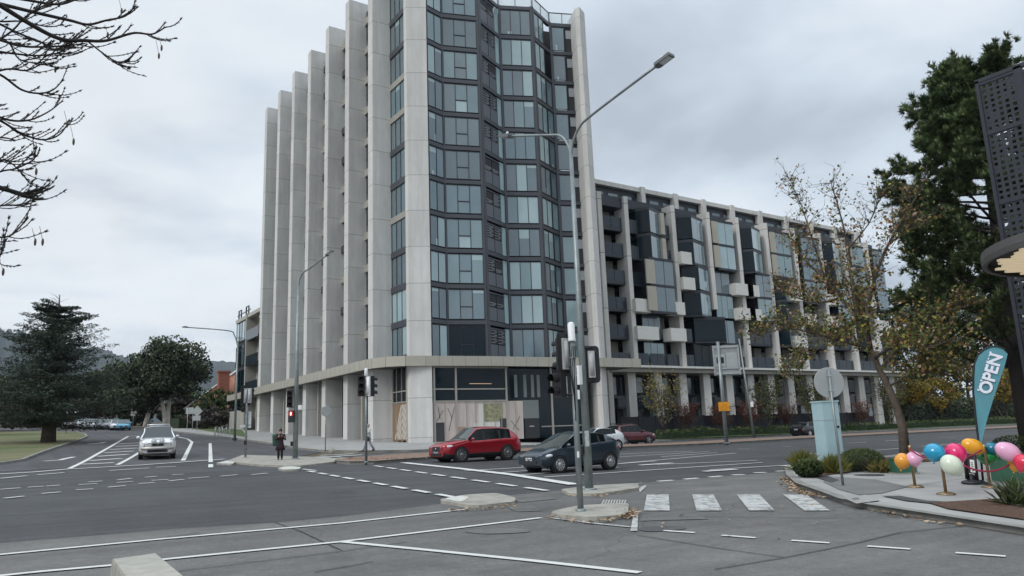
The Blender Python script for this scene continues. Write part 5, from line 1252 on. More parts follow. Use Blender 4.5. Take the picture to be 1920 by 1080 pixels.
# bicycles on hoops at the far left verge
hp_ = [G(x, 817, .16) for x in (404, 411, 417, 424, 431)]
for i, p in enumerate(hp_):
    mb = MB(); mb.tube([(0, 0, 0), (0, 0, .7), (.05, .1, .82), (.05, .5, .82), (.0, .6, .7), (0, .6, 0)], .03, 6); o = mb.build('bicycle_hoop', M_GALVL); o.location = p
    tag(o, 'plain metal bicycle hoop on the verge beside the low glazed block', 'bike rack', 'bicycle hoops on the verge')
def bicycle(P, rz, label, c):
    t = thing('bicycle', label, 'bicycle', P, rz)
    for x in (-.52, .52):
        mb = MB(); vs = []
        mb.lathe((x, 0, .34), [(.33, -.015), (.345, 0), (.33, .015), (.315, 0)], 20, axis=(0, 1, 0))
        mb.f = [f for f in mb.f if len(f) == 4]; mb.m = mb.m[:len(mb.f)]; mb.sm = mb.sm[:len(mb.f)]
        for k in range(8): a = k * pi / 8; mb.tube([(x - .32 * cos(a), 0, .34 - .32 * sin(a)), (x + .32 * cos(a), 0, .34 + .32 * sin(a))], .004, 3)
        mb.build('wheel', M_TYRE, t)
    mb = MB()
    for a, b in (((-.52, .34), (-.15, .34)), ((-.15, .34), (-.28, .85)), ((-.52, .34), (-.25, .75)), ((-.25, .78), (.33, .82)), ((-.15, .34), (.35, .72)), ((.35, .72), (.52, .34)), ((.35, .72), (.30, .98))): mb.tube([(a[0], 0, a[1]), (b[0], 0, b[1])], .02, 6)
    mb.build('frame', c, t); mb = MB(); mb.tube([(.34, -.28, .98), (.30, 0, 1.0), (.34, .28, .98)], .016, 6); mb.build('handlebar', M_BLKP, t); mb = MB(); mb.ball((-.29, 0, .9), .13, .07, .03, 8); mb.build('saddle', M_BLKP, t)
bicycle(G(420, 812, .17), .2, 'pale bicycle leaning at the hoops beside the low glazed block', M_GALVL)
bicycle(G(1612, 806, .2), .1, 'dark bicycle parked by the black fence, right of the black car', M_BLKP)
bicycle(G(1460, 806, .2), .3, 'silver bicycle parked by the fence behind the hedge', M_GALVL)
# pale blue cabinet
P = G(1560, 880, .15); t = thing('service_cabinet', 'tall pale blue metal service cabinet on the planted corner', 'cabinet', P, radians(-22))
MC = mat('pale_blue_enamel', (.40, .56, .60), .4, .1, var=.06, scale=2)
mb = MB(); mb.box(-.30, .30, -.30, .30, .1, 2.22); mb.build('body', MC, t)
mb = MB(); mb.box(-.33, .33, -.33, .33, 2.2, 2.25); mb.build('lid', MC, t); mb = MB(); mb.box(-.36, .36, -.36, .36, -.1, .1); mb.build('plinth', M_KERBL, t)
mb = MB(); mb.box(-.26, .26, -.312, -.30, .2, 1.55); d_ = mb.build('door', MC, t); mb = MB(); mb.box(.15, .23, -.33, -.31, 1.35, 1.42); mb.build('lock', M_BLKP, d_)
mb = MB(); mb.box(-.312, -.30, -.26, .26, .2, 1.55); mb.build('door', MC, t); mb = MB(); mb.box(-.308, .308, -.308, .308, 1.60, 1.615); mb.build('seam', M_SGNB, t)
# green electrical boxes
GB = mat('box_green', (.035, .12, .07), .5, var=.15, scale=4)
for (px, py, w_, h_, lb) in ((1695, 888, .28, .42, 'low green utility box behind the orange and pink balloons'), (1905, 904, .45, .62, 'green utility box at the right edge behind the pink balloon')):
    P = G(px, py, .15); t = thing('utility_box', lb, 'utility box', P, radians(-34)); mb = MB(); mb.box(-w_, w_, -.25, .25, 0, h_); mb.build('body', GB, t); mb = MB(); mb.box(-w_ - .03, w_ + .03, -.28, .28, h_, h_ + .04); mb.build('lid', GB, t); mb = MB(); mb.box(-w_ - .04, w_ + .04, -.3, .3, -.05, .04); mb.build('plinth', M_KERB, t)
# concrete barrier block in the foreground
P = G(265, 1060); t = thing('concrete_block', 'pale bevelled concrete block end in the foreground by the bottom edge', 'concrete block', (1.6, 9.9, 0))
q = [G(206, 1050), G(292, 1036), G(345, 1082), G(205, 1085)]
def hz(px, py, z):
    d = ray(px, py); k = (z - EYE) / d.z; return Vector((d.x * k, d.y * k, z))
tp = [hz(*p, .62) for p in ((210, 1047), (291, 1036), (346, 1081), (420, 1145), (240, 1180), (208, 1090))]
tp[3] = tp[2] + (tp[2] - tp[1]) * .9; tp[5] = tp[0] + (tp[2] - tp[1]) * .9 * .9; tp[4] = tp[0] + (tp[3] - tp[1]); loop = [tp[0], tp[1], tp[3], tp[4]]
cen = sum(loop, Vector()) / 4
def inset(l, k, z): return [Vector((cen.x + (p.x - cen.x) * k, cen.y + (p.y - cen.y) * k, z)) for p in l]
L0, L1, L2, L3 = inset(loop, .97, .62), inset(loop, 1.0, .59), inset(loop, 1.06, .2), inset(loop, 1.09, zg(2, 9) - .05)
vs = L0 + L1 + L2 + L3; mb = MB(); mb.add(vs, [(0, 3, 2, 1)] + [(4 * r + i, 4 * r + (i + 1) % 4, 4 * r + 4 + (i + 1) % 4, 4 * r + 4 + i) for r in range(3) for i in range(4)])
bpy.data.objects.remove(t); o = mb.build('barrier_block', mat('worn_concrete', (.40, .385, .33), .85, var=.15, scale=5, bump=.3), loc=(cen.x, cen.y, 0)); tag(o, 'pale concrete kerb block in the foreground at the bottom of the photo', 'block')

# ================================================================ shop opening props: stanchions, rope, balloons, banner
M_BRASS = mat('aged_brass', (.35, .25, .15), .3, .8); M_ROPE = mat('crimson_rope', (.28, .015, .05), .7)
st_ = []
for (px, py, lb) in ((1716, 913.5, 'short brass stanchion with orange and pink balloons, furthest left'), (1774, 927, 'brass stanchion with the blue and white balloons, nearest the camera'), (1857, 914, 'brass stanchion beside the black banner base, below the yellow balloon')):
    P = G(px, py, .155); t = thing('stanchion', lb, 'stanchion', P, 0, 'brass rope stanchions')
    mb = MB(); mb.lathe((0, 0, 0), [(.19, 0), (.19, .02), (.12, .045), (.04, .06)], 24); mb.build('base', M_BRASS, t); mb = MB(); mb.lathe((0, 0, .05), [(.032, 0), (.032, .84), (.045, .85), (.045, .9), (.02, .94)], 14); mb.build('pole', M_BRASS, t); st_.append(P)
def rope(p, q, sag, label, r=.018):
    mb = MB(); pts = []
    for i in range(17):
        s_ = i / 16; v = Vector(p).lerp(Vector(q), s_); v.z -= sag * 4 * s_ * (1 - s_); pts.append(v)
    mb.tube(pts, r, 8); o = mb.build('rope', M_ROPE, loc=p); tag(o, label, 'rope')
hh = Vector((0, 0, .9))
rope(st_[0] + hh, st_[1] + hh, .16, 'dark red rope between the pink balloon stanchion and the middle one')
rope(st_[1] + hh - Vector((0, 0, .1)), st_[2] + hh, .12, 'crimson rope rising from the white balloon to the yellow balloon')
c1 = near(1812, 873, st_[1]); c2 = near(1905, 862, st_[2]); rope(near(1806, 872, st_[2]), c2, .20, 'long sagging crimson rope ending at the red balloon on the right edge', .022)
def balloon(px, py, wpx, hpx, D, c, label, tilt=0, kx=(0, -1)):
    """D: reference ground point giving the distance; wpx/hpx: size in photo pixels"""
    P = near(px, py, D); dist = (P - Vector((0, 0, EYE))).length * .93; r = wpx / F * dist / 2; rz_ = hpx / F * dist / 2
    t = thing('balloon', label, 'balloon', P, 0, 'party balloons on the stanchions')
    rot = Matrix(( (RDIR.x, VDIR.x, 0), (RDIR.y, VDIR.y, 0), (0, 0, 1))) @ Matrix.Rotation(tilt, 3, 'Y')
    m_ = mat('rubber_' + c[0], c[1], .22, coat=.5, spec=.5); m_.node_tree.nodes['Principled BSDF'].inputs['Subsurface Weight'].default_value = .15
    mb = MB(); mb.ball((0, 0, 0), r, r, rz_, 28, rot=rot, pinch=.35); mb.build('skin', m_, t)
    mb = MB(); k_ = rot @ Vector((0, 0, -rz_)); mb.lathe(k_ * .98, [(.006, 0), (.022, .035), (.024, .04)], 10, axis=k_); mb.build('knot', m_, t)
B_ = st_
OR, PK, BL, MG, WH, YE, TE, GN, RD = (('orange', (.75, .32, .03)), ('pink', (.80, .42, .60)), ('blue', (.01, .30, .50)), ('magenta', (.72, .015, .14)), ('cream', (.66, .72, .58)), ('yellow', (.78, .36, .01)), ('teal', (.0, .16, .25)), ('green', (.0, .19, .03)), ('red', (.72, .03, .08)))
balloon(1692, 865, 27, 29, B_[0], OR, 'orange balloon at the left stanchion, touching the small pink one', .3)
balloon(1714, 861, 27, 27, B_[0], PK, 'small pink balloon on top of the furthest left stanchion', -.2)
balloon(1752, 849, 35, 32, B_[1], BL, 'sky blue balloon left of the magenta balloon', .2)
balloon(1790, 851, 36, 37, B_[1] + VDIR * .25, MG, 'magenta balloon between the blue and yellow balloons', 1.1)
balloon(1785, 873, 33, 41, B_[1] - VDIR * .2, WH, 'cream white balloon hanging at the middle stanchion', -.75)
balloon(1825, 838, 27, 40, B_[2] - VDIR * .1, YE, 'golden yellow balloon in front of the banner foot', -1.15)
balloon(1860, 841, 24, 21, B_[2] + VDIR * .2, TE, 'dark teal balloon above the green balloon', .1)
balloon(1851, 859, 30, 24, B_[2] + VDIR * .3, GN, 'green balloon behind the stanchion next to the banner', .1)
balloon(1892, 848, 30, 46, B_[2] - VDIR * .2, PK, 'large pale pink balloon near the right edge', -1.05)
balloon(1904, 871, 24, 24, B_[2] + VDIR * .1, OR, 'orange balloon low at the right edge behind the red one', .4)
balloon(1920, 869, 32, 30, B_[2] - VDIR * .3, RD, 'red balloon cut by the right edge', .6)
# banner
P = G(1826, 907, .155); t = thing('feather_banner', 'teal teardrop banner reading OPEN on a black pole and base', 'banner', P)
def on_view_plane(px, py, P, o=0.0):
    n_ = Vector((P.x, P.y, 0)).normalized(); d = ray(px, py); k_ = math.hypot(P.x, P.y) / d.dot(n_); return d * k_ + Vector((0, 0, EYE)) + n_ * o
def bp(px, py, o=0.0): return on_view_plane(px, py, P, o)
outl = [(1836.5, 829), (1830, 780), (1826, 735), (1826.5, 700), (1829, 682), (1835, 667), (1845, 656), (1857, 650.5), (1870, 650), (1881, 654), (1889.5, 663), (1884, 685), (1874, 715), (1862, 750), (1850, 790), (1841, 828)]
n_o = len(outl); ctr_ = [(1836.5 + (x - 1836.5) * 0, y) for x, y in outl]
vs = [bp(*p, .02 * sin(p[1] * .09)) for p in outl]; vb = [v + VDIR * .012 for v in vs]; mb = MB()
half = n_o // 2; fs = [(i, i + 1, n_o - 2 - i, n_o - 1 - i) for i in range(half - 1)]
mb.add(vs, fs, 0, True); mb.add(vb, [f[::-1] for f in fs], 0, True); fl = mb.build('fabric', mat('teal_fabric', (.085, .26, .31), .7, var=.10, scale=3, stretch=(1, 1, .25)), t, world=True)
mb = MB(); pl = [bp(1848, 905), bp(1838, 840)] + [bp(x - 1.2, y) for x, y in outl[:11]]; mb.tube([bp(1843, 900), bp(1838.5, 850)] + [bp(x - (1.4 if i < 6 else 0), y - (.8 if i > 4 else 0)) for i, (x, y) in enumerate(outl[:11])], [.028, .026, .026, .026, .026, .024, .022, .02, .02, .018, .018, .016, .014], 8); mb.build('pole', M_BLKP, t, world=True)
def text(s_, size, m_, parent, org, ax, up, name='lettering', bold=.0, th=.004):
    cu = bpy.data.curves.new(name, 'FONT'); cu.body = s_; cu.size = size; cu.extrude = th; cu.offset = bold; cu.resolution_u = 3
    tmp = bpy.data.objects.new(name, cu); S.collection.objects.link(tmp); bpy.context.view_layer.update()
    me = bpy.data.meshes.new_from_object(tmp.evaluated_get(bpy.context.evaluated_depsgraph_get())); bpy.data.objects.remove(tmp)
    ax = Vector(ax).normalized(); up = Vector(up).normalized(); nn = ax.cross(up)
    for v in me.vertices: v.co = Vector(org) + ax * v.co.x + up * v.co.y + nn * v.co.z
    me.materials.clear(); me.materials.append(m_); o = bpy.data.objects.new(name, me); S.collection.objects.link(o); o.parent = parent
    for v in me.vertices: v.co -= (parent.location if parent.parent is None else parent.parent.location)
    return o
M_TXT = mat('white_print', (.72, .74, .82), .6)
o0 = bp(1856, 741, -.035); o1 = bp(1879.5, 668, -.035); axd = (o1 - o0); axn = axd.normalized(); upd = (bp(1838, 731, -.035) - o0); upn = (upd - axn * upd.dot(axn)).normalized()
tx = text('OPEN', .38, M_TXT, fl, o0, axn, upn, bold=.012)
xs_t = [v.co.dot(axn) for v in tx.data.vertices]; k_ = axd.length / (max(xs_t) - min(xs_t)); b0 = (o0 - t.location)
for v in tx.data.vertices: r_ = v.co - b0; v.co = b0 + r_ + axn * r_.dot(axn) * (k_ - 1)
mb = MB(); 
for k in range(13):
    if k == 6: continue
    c_ = bp(1834.5 + (1857 - 1834.5) * k / 12, 731 - (731 - 661) * k / 12, -.035); mb.obox(c_, axn, upn, VDIR, .022, .012 if k % 3 else .022, .003)
g = mb.build('small_lettering', M_TXT, fl)
for v in g.data.vertices: v.co -= t.location
mb = MB(); mb.ball(bp(1825, 904, -.05) * 1.0, .32, .26, .07, 16); mb.ball(bp(1842, 908, -.05), .26, .2, .065, 14); mb.ball(bp(1822, 899, .0), .12, .1, .14, 10); mb.build('sand_bag_base', mat('black_vinyl', (.02, .022, .026), .45, bump=.4), t, world=True)
t = thing('sign_stand', 'black two legged stand with a small white printed plate beside the teal banner', 'stand', P + Vector((0, 0, .02)))
mb = MB(); mb.tube([bp(1814, 898, -.1), bp(1808, 840, -.1), bp(1807, 829, -.1), bp(1812, 826, -.1)], .05, 8); mb.tube([bp(1832, 900, -.1), bp(1826, 850, -.1)], .045, 8); mb.tube([bp(1843, 902, .1), bp(1838, 850, .1)], .02, 6); mb.build('leg', M_BLKP, t, world=True)
mb = MB(); mb.add([bp(1810, 885, -.11), bp(1829, 888, -.11), bp(1824, 852, -.11), bp(1809, 850, -.11)], [(0, 1, 2, 3)]); mb.add([bp(1810, 885, -.13), bp(1829, 888, -.13), bp(1824, 852, -.13), bp(1809, 850, -.13)], [(0, 1, 2, 3)]); mb.build('board', mat('maroon_board', (.035, .01, .02), .6), t, world=True)
mb = MB(); q4 = [(1820, 884.5), (1829, 885.5), (1826, 862), (1818, 861)]; mb.add([bp(*p, -.15) for p in q4] + [bp(*p, -.14) for p in q4], [(0, 1, 2, 3), (7, 6, 5, 4), (0, 3, 7, 4)]); pl_ = mb.build('white_plate', M_WHT, t, world=True)
mb = MB()
for k in range(5): mb.obox(bp(1823 + k * .5, 867 + k * 3.6, -.155), RDIR, VDIR, (0, 0, 1), .035, .002, .008)
g = mb.build('plate_print', M_BLKP, pl_)
for v in g.data.vertices: v.co -= t.location

# ================================================================ perforated screen building on the right
SX = 28.0; SB = thing('perforated_screen_building', 'dark building with perforated metal screens and a round slatted canopy at the right edge', 'building', (SX, 8, zg(SX, 8)))
M_SCR = mat('graphite_screen', (.026, .030, .040), .5, .3)
ytop = 13.5
def perf(y0, y1, z0, z1, seed):
    """square-hole panel in the plane x=SX: a grid of bars of varying openness"""
    r_ = random.Random(seed); mb = MB(); ph = .205; ny = max(2, round((y1 - y0) / ph)); nz = max(2, round((z1 - z0) / ph)); dy = (y1 - y0) / ny; dz = (z1 - z0) / nz
    for j in range(nz):
        for i in range(ny):
            ya, yb, za, zb = y0 + i * dy, y0 + (i + 1) * dy, z0 + j * dz, z0 + (j + 1) * dz
            k = .19 + .10 * (sin(i * .9 + seed) * cos(j * .55 + seed * 2) + 1) / 2
            if r_.random() < .04: k = .42
            a_, b_, c_, d_ = ya + dy * k, yb - dy * k, za + dz * k, zb - dz * k
            for (p, q, u_, v_) in ((ya, a_, za, zb), (b_, yb, za, zb), (a_, b_, za, c_), (a_, b_, d_, zb)):
                mb.add([(SX, p, u_), (SX, q, u_), (SX, q, v_), (SX, p, v_)], [(0, 3, 2, 1)]); mb.add([(SX + .03, p, u_), (SX + .03, q, u_), (SX + .03, q, v_), (SX + .03, p, v_)], [(0, 1, 2, 3)])
            mb.add([(SX, a_, c_), (SX, b_, c_), (SX, b_, d_), (SX, a_, d_), (SX + .03, a_, c_), (SX + .03, b_, c_), (SX + .03, b_, d_), (SX + .03, a_, d_)], [(0, 1, 5, 4), (1, 2, 6, 5), (2, 3, 7, 6), (3, 0, 4, 7)])
    mb.build('screen_panel', M_SCR, SB, world=True)
zc = [ytop - .12, ytop - 2.0, ytop - 4.55, ytop - 6.6, ytop - 8.4, ytop - 10.2, ytop - 12.0]
for i in range(6): perf(9.98, 11.08, zc[i + 1] + .06, zc[i] - .06, i + 1)
perf(8.3, 9.7, zc[1] + .06, zc[0] - .06, 9); perf(5.5, 8.2, zc[1] + .06, zc[0] - .06, 10)
mb = MB()
for y in (11.08, 9.72, 8.2): mb.box(SX - .05, SX + .1, y, y + (.12 if y > 11 else .24), 0, ytop)
for z in zc[:-1]: mb.box(SX - .03, SX + .07, 9.96, 11.2, z - .07, z + .07)
mb.box(SX - .05, SX + .1, 0, 11.2, ytop - .08, ytop + .06); mb.box(SX - .03, SX + .07, 0, 9.8, zc[1] - .07, zc[1] + .07); mb.build('screen_frame', M_SCR, SB, world=True)
mb = MB(); mb.box(SX + 2.2, SX + 14, -12, 9.6, 0, 12.2); mb.build('wall', mat('dark_brick', (.06, .055, .055), .8, var=.2, scale=3), SB, world=True)
for k in range(4):
    mb = MB(); z = 2.8 + k * 2.9; mb.box(SX + .3, SX + 2.2, -12, 9.6, z, z + .22); mb.build('floor_slab', M_SPAN, SB, world=True)
    for j in range(3): mb = MB(); mb.box(SX + 2.15, SX + 2.19, 1.5 + j * 2.7, 3.6 + j * 2.7, z + .4, z + 2.4); mb.build('window', GL[1], SB, world=True)
for k in range(10): mb = MB(); mb.box(SX + .3, SX + .34, 8.6 - .35 * k, 8.66 - .35 * k, 8.6, 11.5); mb.build('baluster', M_GALVL, SB, world=True)
# round canopy: find the centre so that its left rim meets the photo's
R_c = 4.2; zc_ = 6.0; d = ray(1841, 498); k_ = (zc_ - EYE) / d.z; Lp = Vector((d.x * k_, d.y * k_)); nrm2 = Vector((-d.y, d.x)).normalized(); Cc = Lp - nrm2 * R_c
mb = MB(); mb.lathe((Cc.x, Cc.y, zc_ - .1), [(R_c - .12, .02), (R_c, 0), (R_c + .02, .15), (R_c, .36), (R_c - .3, .40), (.1, .44)], 72, smooth=False); mb.f = [f for f in mb.f if len(f) == 4]; mb.m = mb.m[:len(mb.f)]; mb.sm = mb.sm[:len(mb.f)]
mb.build('canopy_ring', mat('bronze_ring', (.10, .095, .09), .5, .3), SB, world=True)
ml = mat('gold_slat', (.62, .52, .36), .5, emit=(1, .82, .55, .38)); sd_ = Vector((1, 0, 0));  # emission makes the slats look lit from below; they are not lamps
for k in range(18):
    off = -R_c + .5 + k * .42; half_ = math.sqrt(max(0, (R_c - .30) ** 2 - off * off)); cut = half_ - .12 * (k % 3)
    if half_ < .3: continue
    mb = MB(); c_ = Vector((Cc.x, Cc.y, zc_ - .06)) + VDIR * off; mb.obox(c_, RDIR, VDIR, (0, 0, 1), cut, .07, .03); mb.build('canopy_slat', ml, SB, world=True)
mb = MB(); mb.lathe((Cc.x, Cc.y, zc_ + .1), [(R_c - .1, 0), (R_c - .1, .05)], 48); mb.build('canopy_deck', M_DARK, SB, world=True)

# ================================================================ people
M_SKIN = mat('skin', (.42, .25, .18), .6); M_HAIR = mat('dark_hair', (.02, .014, .012), .6)
def skin_mesh(name, V_, E_, R_, m, parent, sub=1):
    me = bpy.data.meshes.new(name); me.from_pydata(V_, E_, []); o = bpy.data.objects.new(name, me); S.collection.objects.link(o)
    md = o.modifiers.new('s', 'SKIN'); md.use_smooth_shade = True
    for i, r_ in enumerate(R_): me.skin_vertices[0].data[i].radius = (r_, r_) if not hasattr(r_, '__len__') else r_
    me.skin_vertices[0].data[0].use_root = True
    sb_ = o.modifiers.new('u', 'SUBSURF'); sb_.levels = sub; sb_.render_levels = sub
    bpy.context.view_layer.update(); me2 = bpy.data.meshes.new_from_object(o.evaluated_get(bpy.context.evaluated_depsgraph_get())); bpy.data.objects.remove(o); me2.name = name
    me2.materials.clear(); me2.materials.append(m); o = bpy.data.objects.new(name, me2); S.collection.objects.link(o); o.parent = parent; return o
def person(label, loc, rz, H, J, hair, top, legs, shoes):
    t = thing('person', label, 'person', loc, rz)
    k = H / 1.7; V_, E_, R_ = [], [], []
    def a(p, r_, par=None):
        V_.append(tuple(Vector(p) * k)); R_.append((r_[0] * k, r_[1] * k) if hasattr(r_, '__len__') else r_ * k)
        if par is not None: E_.append((par, len(V_) - 1))
        return len(V_) - 1
    pe = a((0, 0, .93), (.15, .11)); ch = a((0, J.get('lean', 0), 1.25), (.16, .11), pe); nk = a((0, J.get('lean', 0) * 1.3, 1.44), .055, ch); hb = a((0, J.get('lean', 0) * 1.3 + .01, 1.53), .075, nk); ht = a((0, J.get('lean', 0) * 1.3 + .01, 1.63), .078, hb)
    for s_ in (-1, 1):
        sh = a((s_ * .18, J.get('lean', 0), 1.38), .055, ch); el = a(J['el'][s_], .042, sh); wr = a(J['wr'][s_], .028, el)
        hd = Vector(J['wr'][s_]); fd = Vector(J['hd'][s_]).normalized(); pm = a(hd + fd * .06, (.036, .018), wr); sd2 = fd.cross(Vector((0, 1, 0.01))).normalized()
        for q, ln_ in ((-1.5, .06), (-.5, .075), (.5, .08), (1.5, .068)): f1 = a(hd + fd * (.10) + sd2 * q * .016, .009, pm); a(hd + fd * (.10 + ln_) + sd2 * q * .018 + Vector((0, .01, 0)), .007, f1)
        th_ = a(hd + fd * .05 + sd2 * .045, .010, pm); a(hd + fd * .09 + sd2 * .055, .008, th_)
        hp2 = a((s_ * .085, 0, .86), .085, pe); kn = a(J['kn'][s_], .055, hp2); an_ = a(J['an'][s_], .038, kn); a(Vector(J['an'][s_]) + Vector((0, -.13, -.04)), .032, an_)
    skin_mesh('body', V_, E_, R_, M_SKIN, t)
    ly = J.get('lean', 0) * 1.3
    mb = MB()
    for s_ in (-1, 1): mb.ball(Vector((s_ * .03, ly - .078, 1.60)) * k, .010, n=6)
    mb.build('eye', M_BLKP, t); mb = MB(); mb.ball(Vector((0, ly - .088, 1.565)) * k, .011, .018, .02, 6); mb.build('nose', M_SKIN, t); mb = MB(); mb.ball(Vector((0, ly - .078, 1.527)) * k, .022, .006, .006, 6); mb.build('mouth', mat('lips', (.3, .1, .09), .5), t)
    mb = MB(); mb.ball(Vector((0, ly + .025, 1.63)) * k, .092, .098, .10, 14)
    if J.get('long'): mb.ball(Vector((0, ly + .06, 1.54)) * k, .085, .06, .13, 12)
    mb.build('hair', hair, t)
    # trousers, shoes
    for s_ in (-1, 1):
        mb = MB(); mb.tube([Vector((s_ * .085, 0, .92)) * k, Vector((s_ * .09, 0, .84)) * k, Vector(J['kn'][s_]) * k, Vector(J['an'][s_]) * k + Vector((0, 0, .0))], [.10, .10, .07, .06], 12); mb.build('trouser_leg', legs, t)
        mb = MB(); mb.ball(Vector(J['an'][s_]) * k + Vector((0, -.06, -.045)), .048, .13, .045, 10); mb.build('shoe', shoes, t)
    return t, k
def coat(t, k, prof, m, J, sleeve, ly=0):
    mb = MB(); vs = []; n = 20
    for (z, rx, ry, yo) in prof: vs += [Vector((rx * cos(2 * pi * i / n), ry * sin(2 * pi * i / n) + yo, z)) * k for i in range(n)]
    mb.add(vs, [(r * n + i, r * n + (i + 1) % n, (r + 1) * n + (i + 1) % n, (r + 1) * n + i) for r in range(len(prof) - 1) for i in range(n)] + [tuple(range(n))[::-1], tuple(range(len(vs) - n, len(vs)))], 0, True)
    for s_ in (-1, 1): mb.tube([Vector((s_ * .15, ly, 1.40)) * k, Vector((s_ * .2, ly, 1.33)) * k, Vector(J['el'][s_]) * k, Vector(J['wr'][s_]) * k], [.06, .072, .058, .042], 10)
    mb.build('coat', m, t)
M_CLB = mat('black_cloth', (.012, .011, .014), .85); M_CLM = mat('dark_plum_cloth', (.022, .008, .014), .85)
J1 = dict(el={-1: (-.26, -.02, 1.12), 1: (.26, -.02, 1.12)}, wr={-1: (-.09, -.22, 1.24), 1: (.08, -.22, 1.26)}, hd={-1: (.3, -.1, 1), 1: (-.3, -.1, 1)}, kn={-1: (-.09, -.01, .48), 1: (.09, -.01, .48)}, an={-1: (-.09, 0, .08), 1: (.09, 0, .08)}, long=False)
P = G(525, 862, .11); yaw = math.atan2(-P.y, -P.x) + pi / 2
t, k = person('person in a flared black coat standing on the island, holding up a phone', P, yaw, 1.62, J1, M_HAIR, M_CLB, M_CLB, M_CLB)
coat(t, k, [(.52, .27, .2, .02), (.75, .22, .16, .01), (.98, .165, .12, 0), (1.2, .175, .12, 0), (1.38, .19, .10, 0), (1.45, .08, .07, 0)], M_CLM, J1, 0)
mb = MB(); mb.obox(P + Matrix.Rotation(yaw, 3, 'Z') @ Vector((0, -.26, 1.30)), (cos(yaw), sin(yaw), 0), (-sin(yaw), cos(yaw), 0), (0, 0, 1), .04, .006, .075); o = mb.build('phone', M_BLKP, loc=P + Matrix.Rotation(yaw, 3, 'Z') @ Vector((0, -.26, 1.30))); tag(o, 'dark phone held up by the person in the flared black coat', 'phone')
M_CLW = mat('pale_patterned_cloth', (.55, .56, .50), .85, col2=(.30, .32, .33), scale=22); M_CLT = mat('pale_grey_cloth', (.40, .43, .48), .85)
J2 = dict(el={-1: (-.25, .10, 1.13), 1: (.26, -.16, 1.16)}, wr={-1: (-.24, -.02, .93), 1: (.22, -.38, 1.12)}, hd={-1: (0, -.2, -1), 1: (0, -1, .2)}, kn={-1: (-.09, -.20, .50), 1: (.09, .06, .48)}, an={-1: (-.09, -.33, .09), 1: (.09, .36, .12)}, lean=-.03)
P = G(691, 846, .16); yaw = math.atan2(-.2, -.97) + pi / 2
t, k = person('person in pale clothes walking left past the concrete fins with a dark bag', P, yaw, 1.72, J2, mat('grey_hair', (.35, .34, .32), .7), M_CLW, M_CLT, mat('dark_shoe', (.04, .04, .05), .7))
coat(t, k, [(.80, .19, .15, 0), (.95, .175, .14, 0), (1.2, .18, .13, -.03), (1.38, .19, .11, -.035), (1.45, .08, .07, -.04)], M_CLW, J2, 0, -.03)
bg = P + Matrix.Rotation(yaw, 3, 'Z') @ Vector((.22, -.2, .78)); mb = MB(); mb.ball(bg, .10, .17, .16, 12); mb.tube([bg + Vector((0, 0, .12)), P + Matrix.Rotation(yaw, 3, 'Z') @ Vector((.22, -.36, 1.10))], .015, 6); o = mb.build('handbag', M_BLKP, loc=bg); tag(o, 'dark handbag carried by the person in pale clothes', 'bag')
# ================================================================ vegetation
M_BARK = mat('grey_brown_bark', (.085, .065, .048), .9, var=.35, scale=5, bump=.6); M_BARKD = mat('dark_bark', (.025, .02, .018), .9, var=.3, scale=8); M_BARKP = mat('pale_gum_bark', (.62, .57, .50), .8, var=.3, scale=1.5)
def leafm(n, c, t=.25):
    m = mat(n, c, .7, var=.25, scale=2.0, spec=.25); b = m.node_tree.nodes['Principled BSDF']; return m
L_PIN = [leafm('pine_dark', (.055, .082, .040)), leafm('pine_mid', (.115, .16, .068)), leafm('pine_light', (.19, .235, .105))]
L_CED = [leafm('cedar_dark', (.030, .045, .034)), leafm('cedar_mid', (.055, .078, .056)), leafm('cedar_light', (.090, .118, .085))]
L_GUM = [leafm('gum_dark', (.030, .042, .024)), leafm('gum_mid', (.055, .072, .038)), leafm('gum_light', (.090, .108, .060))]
L_PLN = [leafm('leaf_olive', (.13, .14, .035)), leafm('leaf_rust', (.22, .12, .05)), leafm('leaf_ochre', (.32, .24, .055)), leafm('leaf_fawn', (.38, .27, .18)), leafm('leaf_green', (.08, .115, .03))]
L_YEL = [leafm('leaf_gold', (.30, .19, .02)), leafm('leaf_yellow_green', (.16, .15, .03)), leafm('leaf_rust', (.17, .08, .030))]
L_RED = [leafm('leaf_maroon', (.13, .022, .018)), leafm('leaf_brick', (.20, .05, .03)), leafm('twig_brown', (.09, .05, .035))]
L_HED = [leafm('hedge_dark', (.022, .038, .014)), leafm('hedge_mid', (.050, .075, .024)), leafm('hedge_light', (.095, .12, .04))]
L_BRN = [leafm('twiggy_brown', (.07, .055, .045)), leafm('twiggy_grey', (.10, .09, .08)), leafm('twiggy_dark', (.04, .035, .03))]
def rv(r): 
    while True:
        v = Vector((r.uniform(-1, 1), r.uniform(-1, 1), r.uniform(-1, 1)))
        if .05 < v.length <= 1: return v
def leaf(mb, p, s, r, mi, flat=0.0, asp=.6):
    n = rv(r).normalized(); n.z += flat * 3; n.normalize(); u = n.orthogonal().normalized(); a = r.random() * 6.283; w = n.cross(u); u2 = u * cos(a) + w * sin(a); w2 = n.cross(u2)
    u2 = u2 * s; w2 = w2 * s * asp
    mb.add([p - u2, p + w2 + n * s * .12, p + u2, p - w2 + n * s * .12], [(0, 1, 2, 3)], mi)
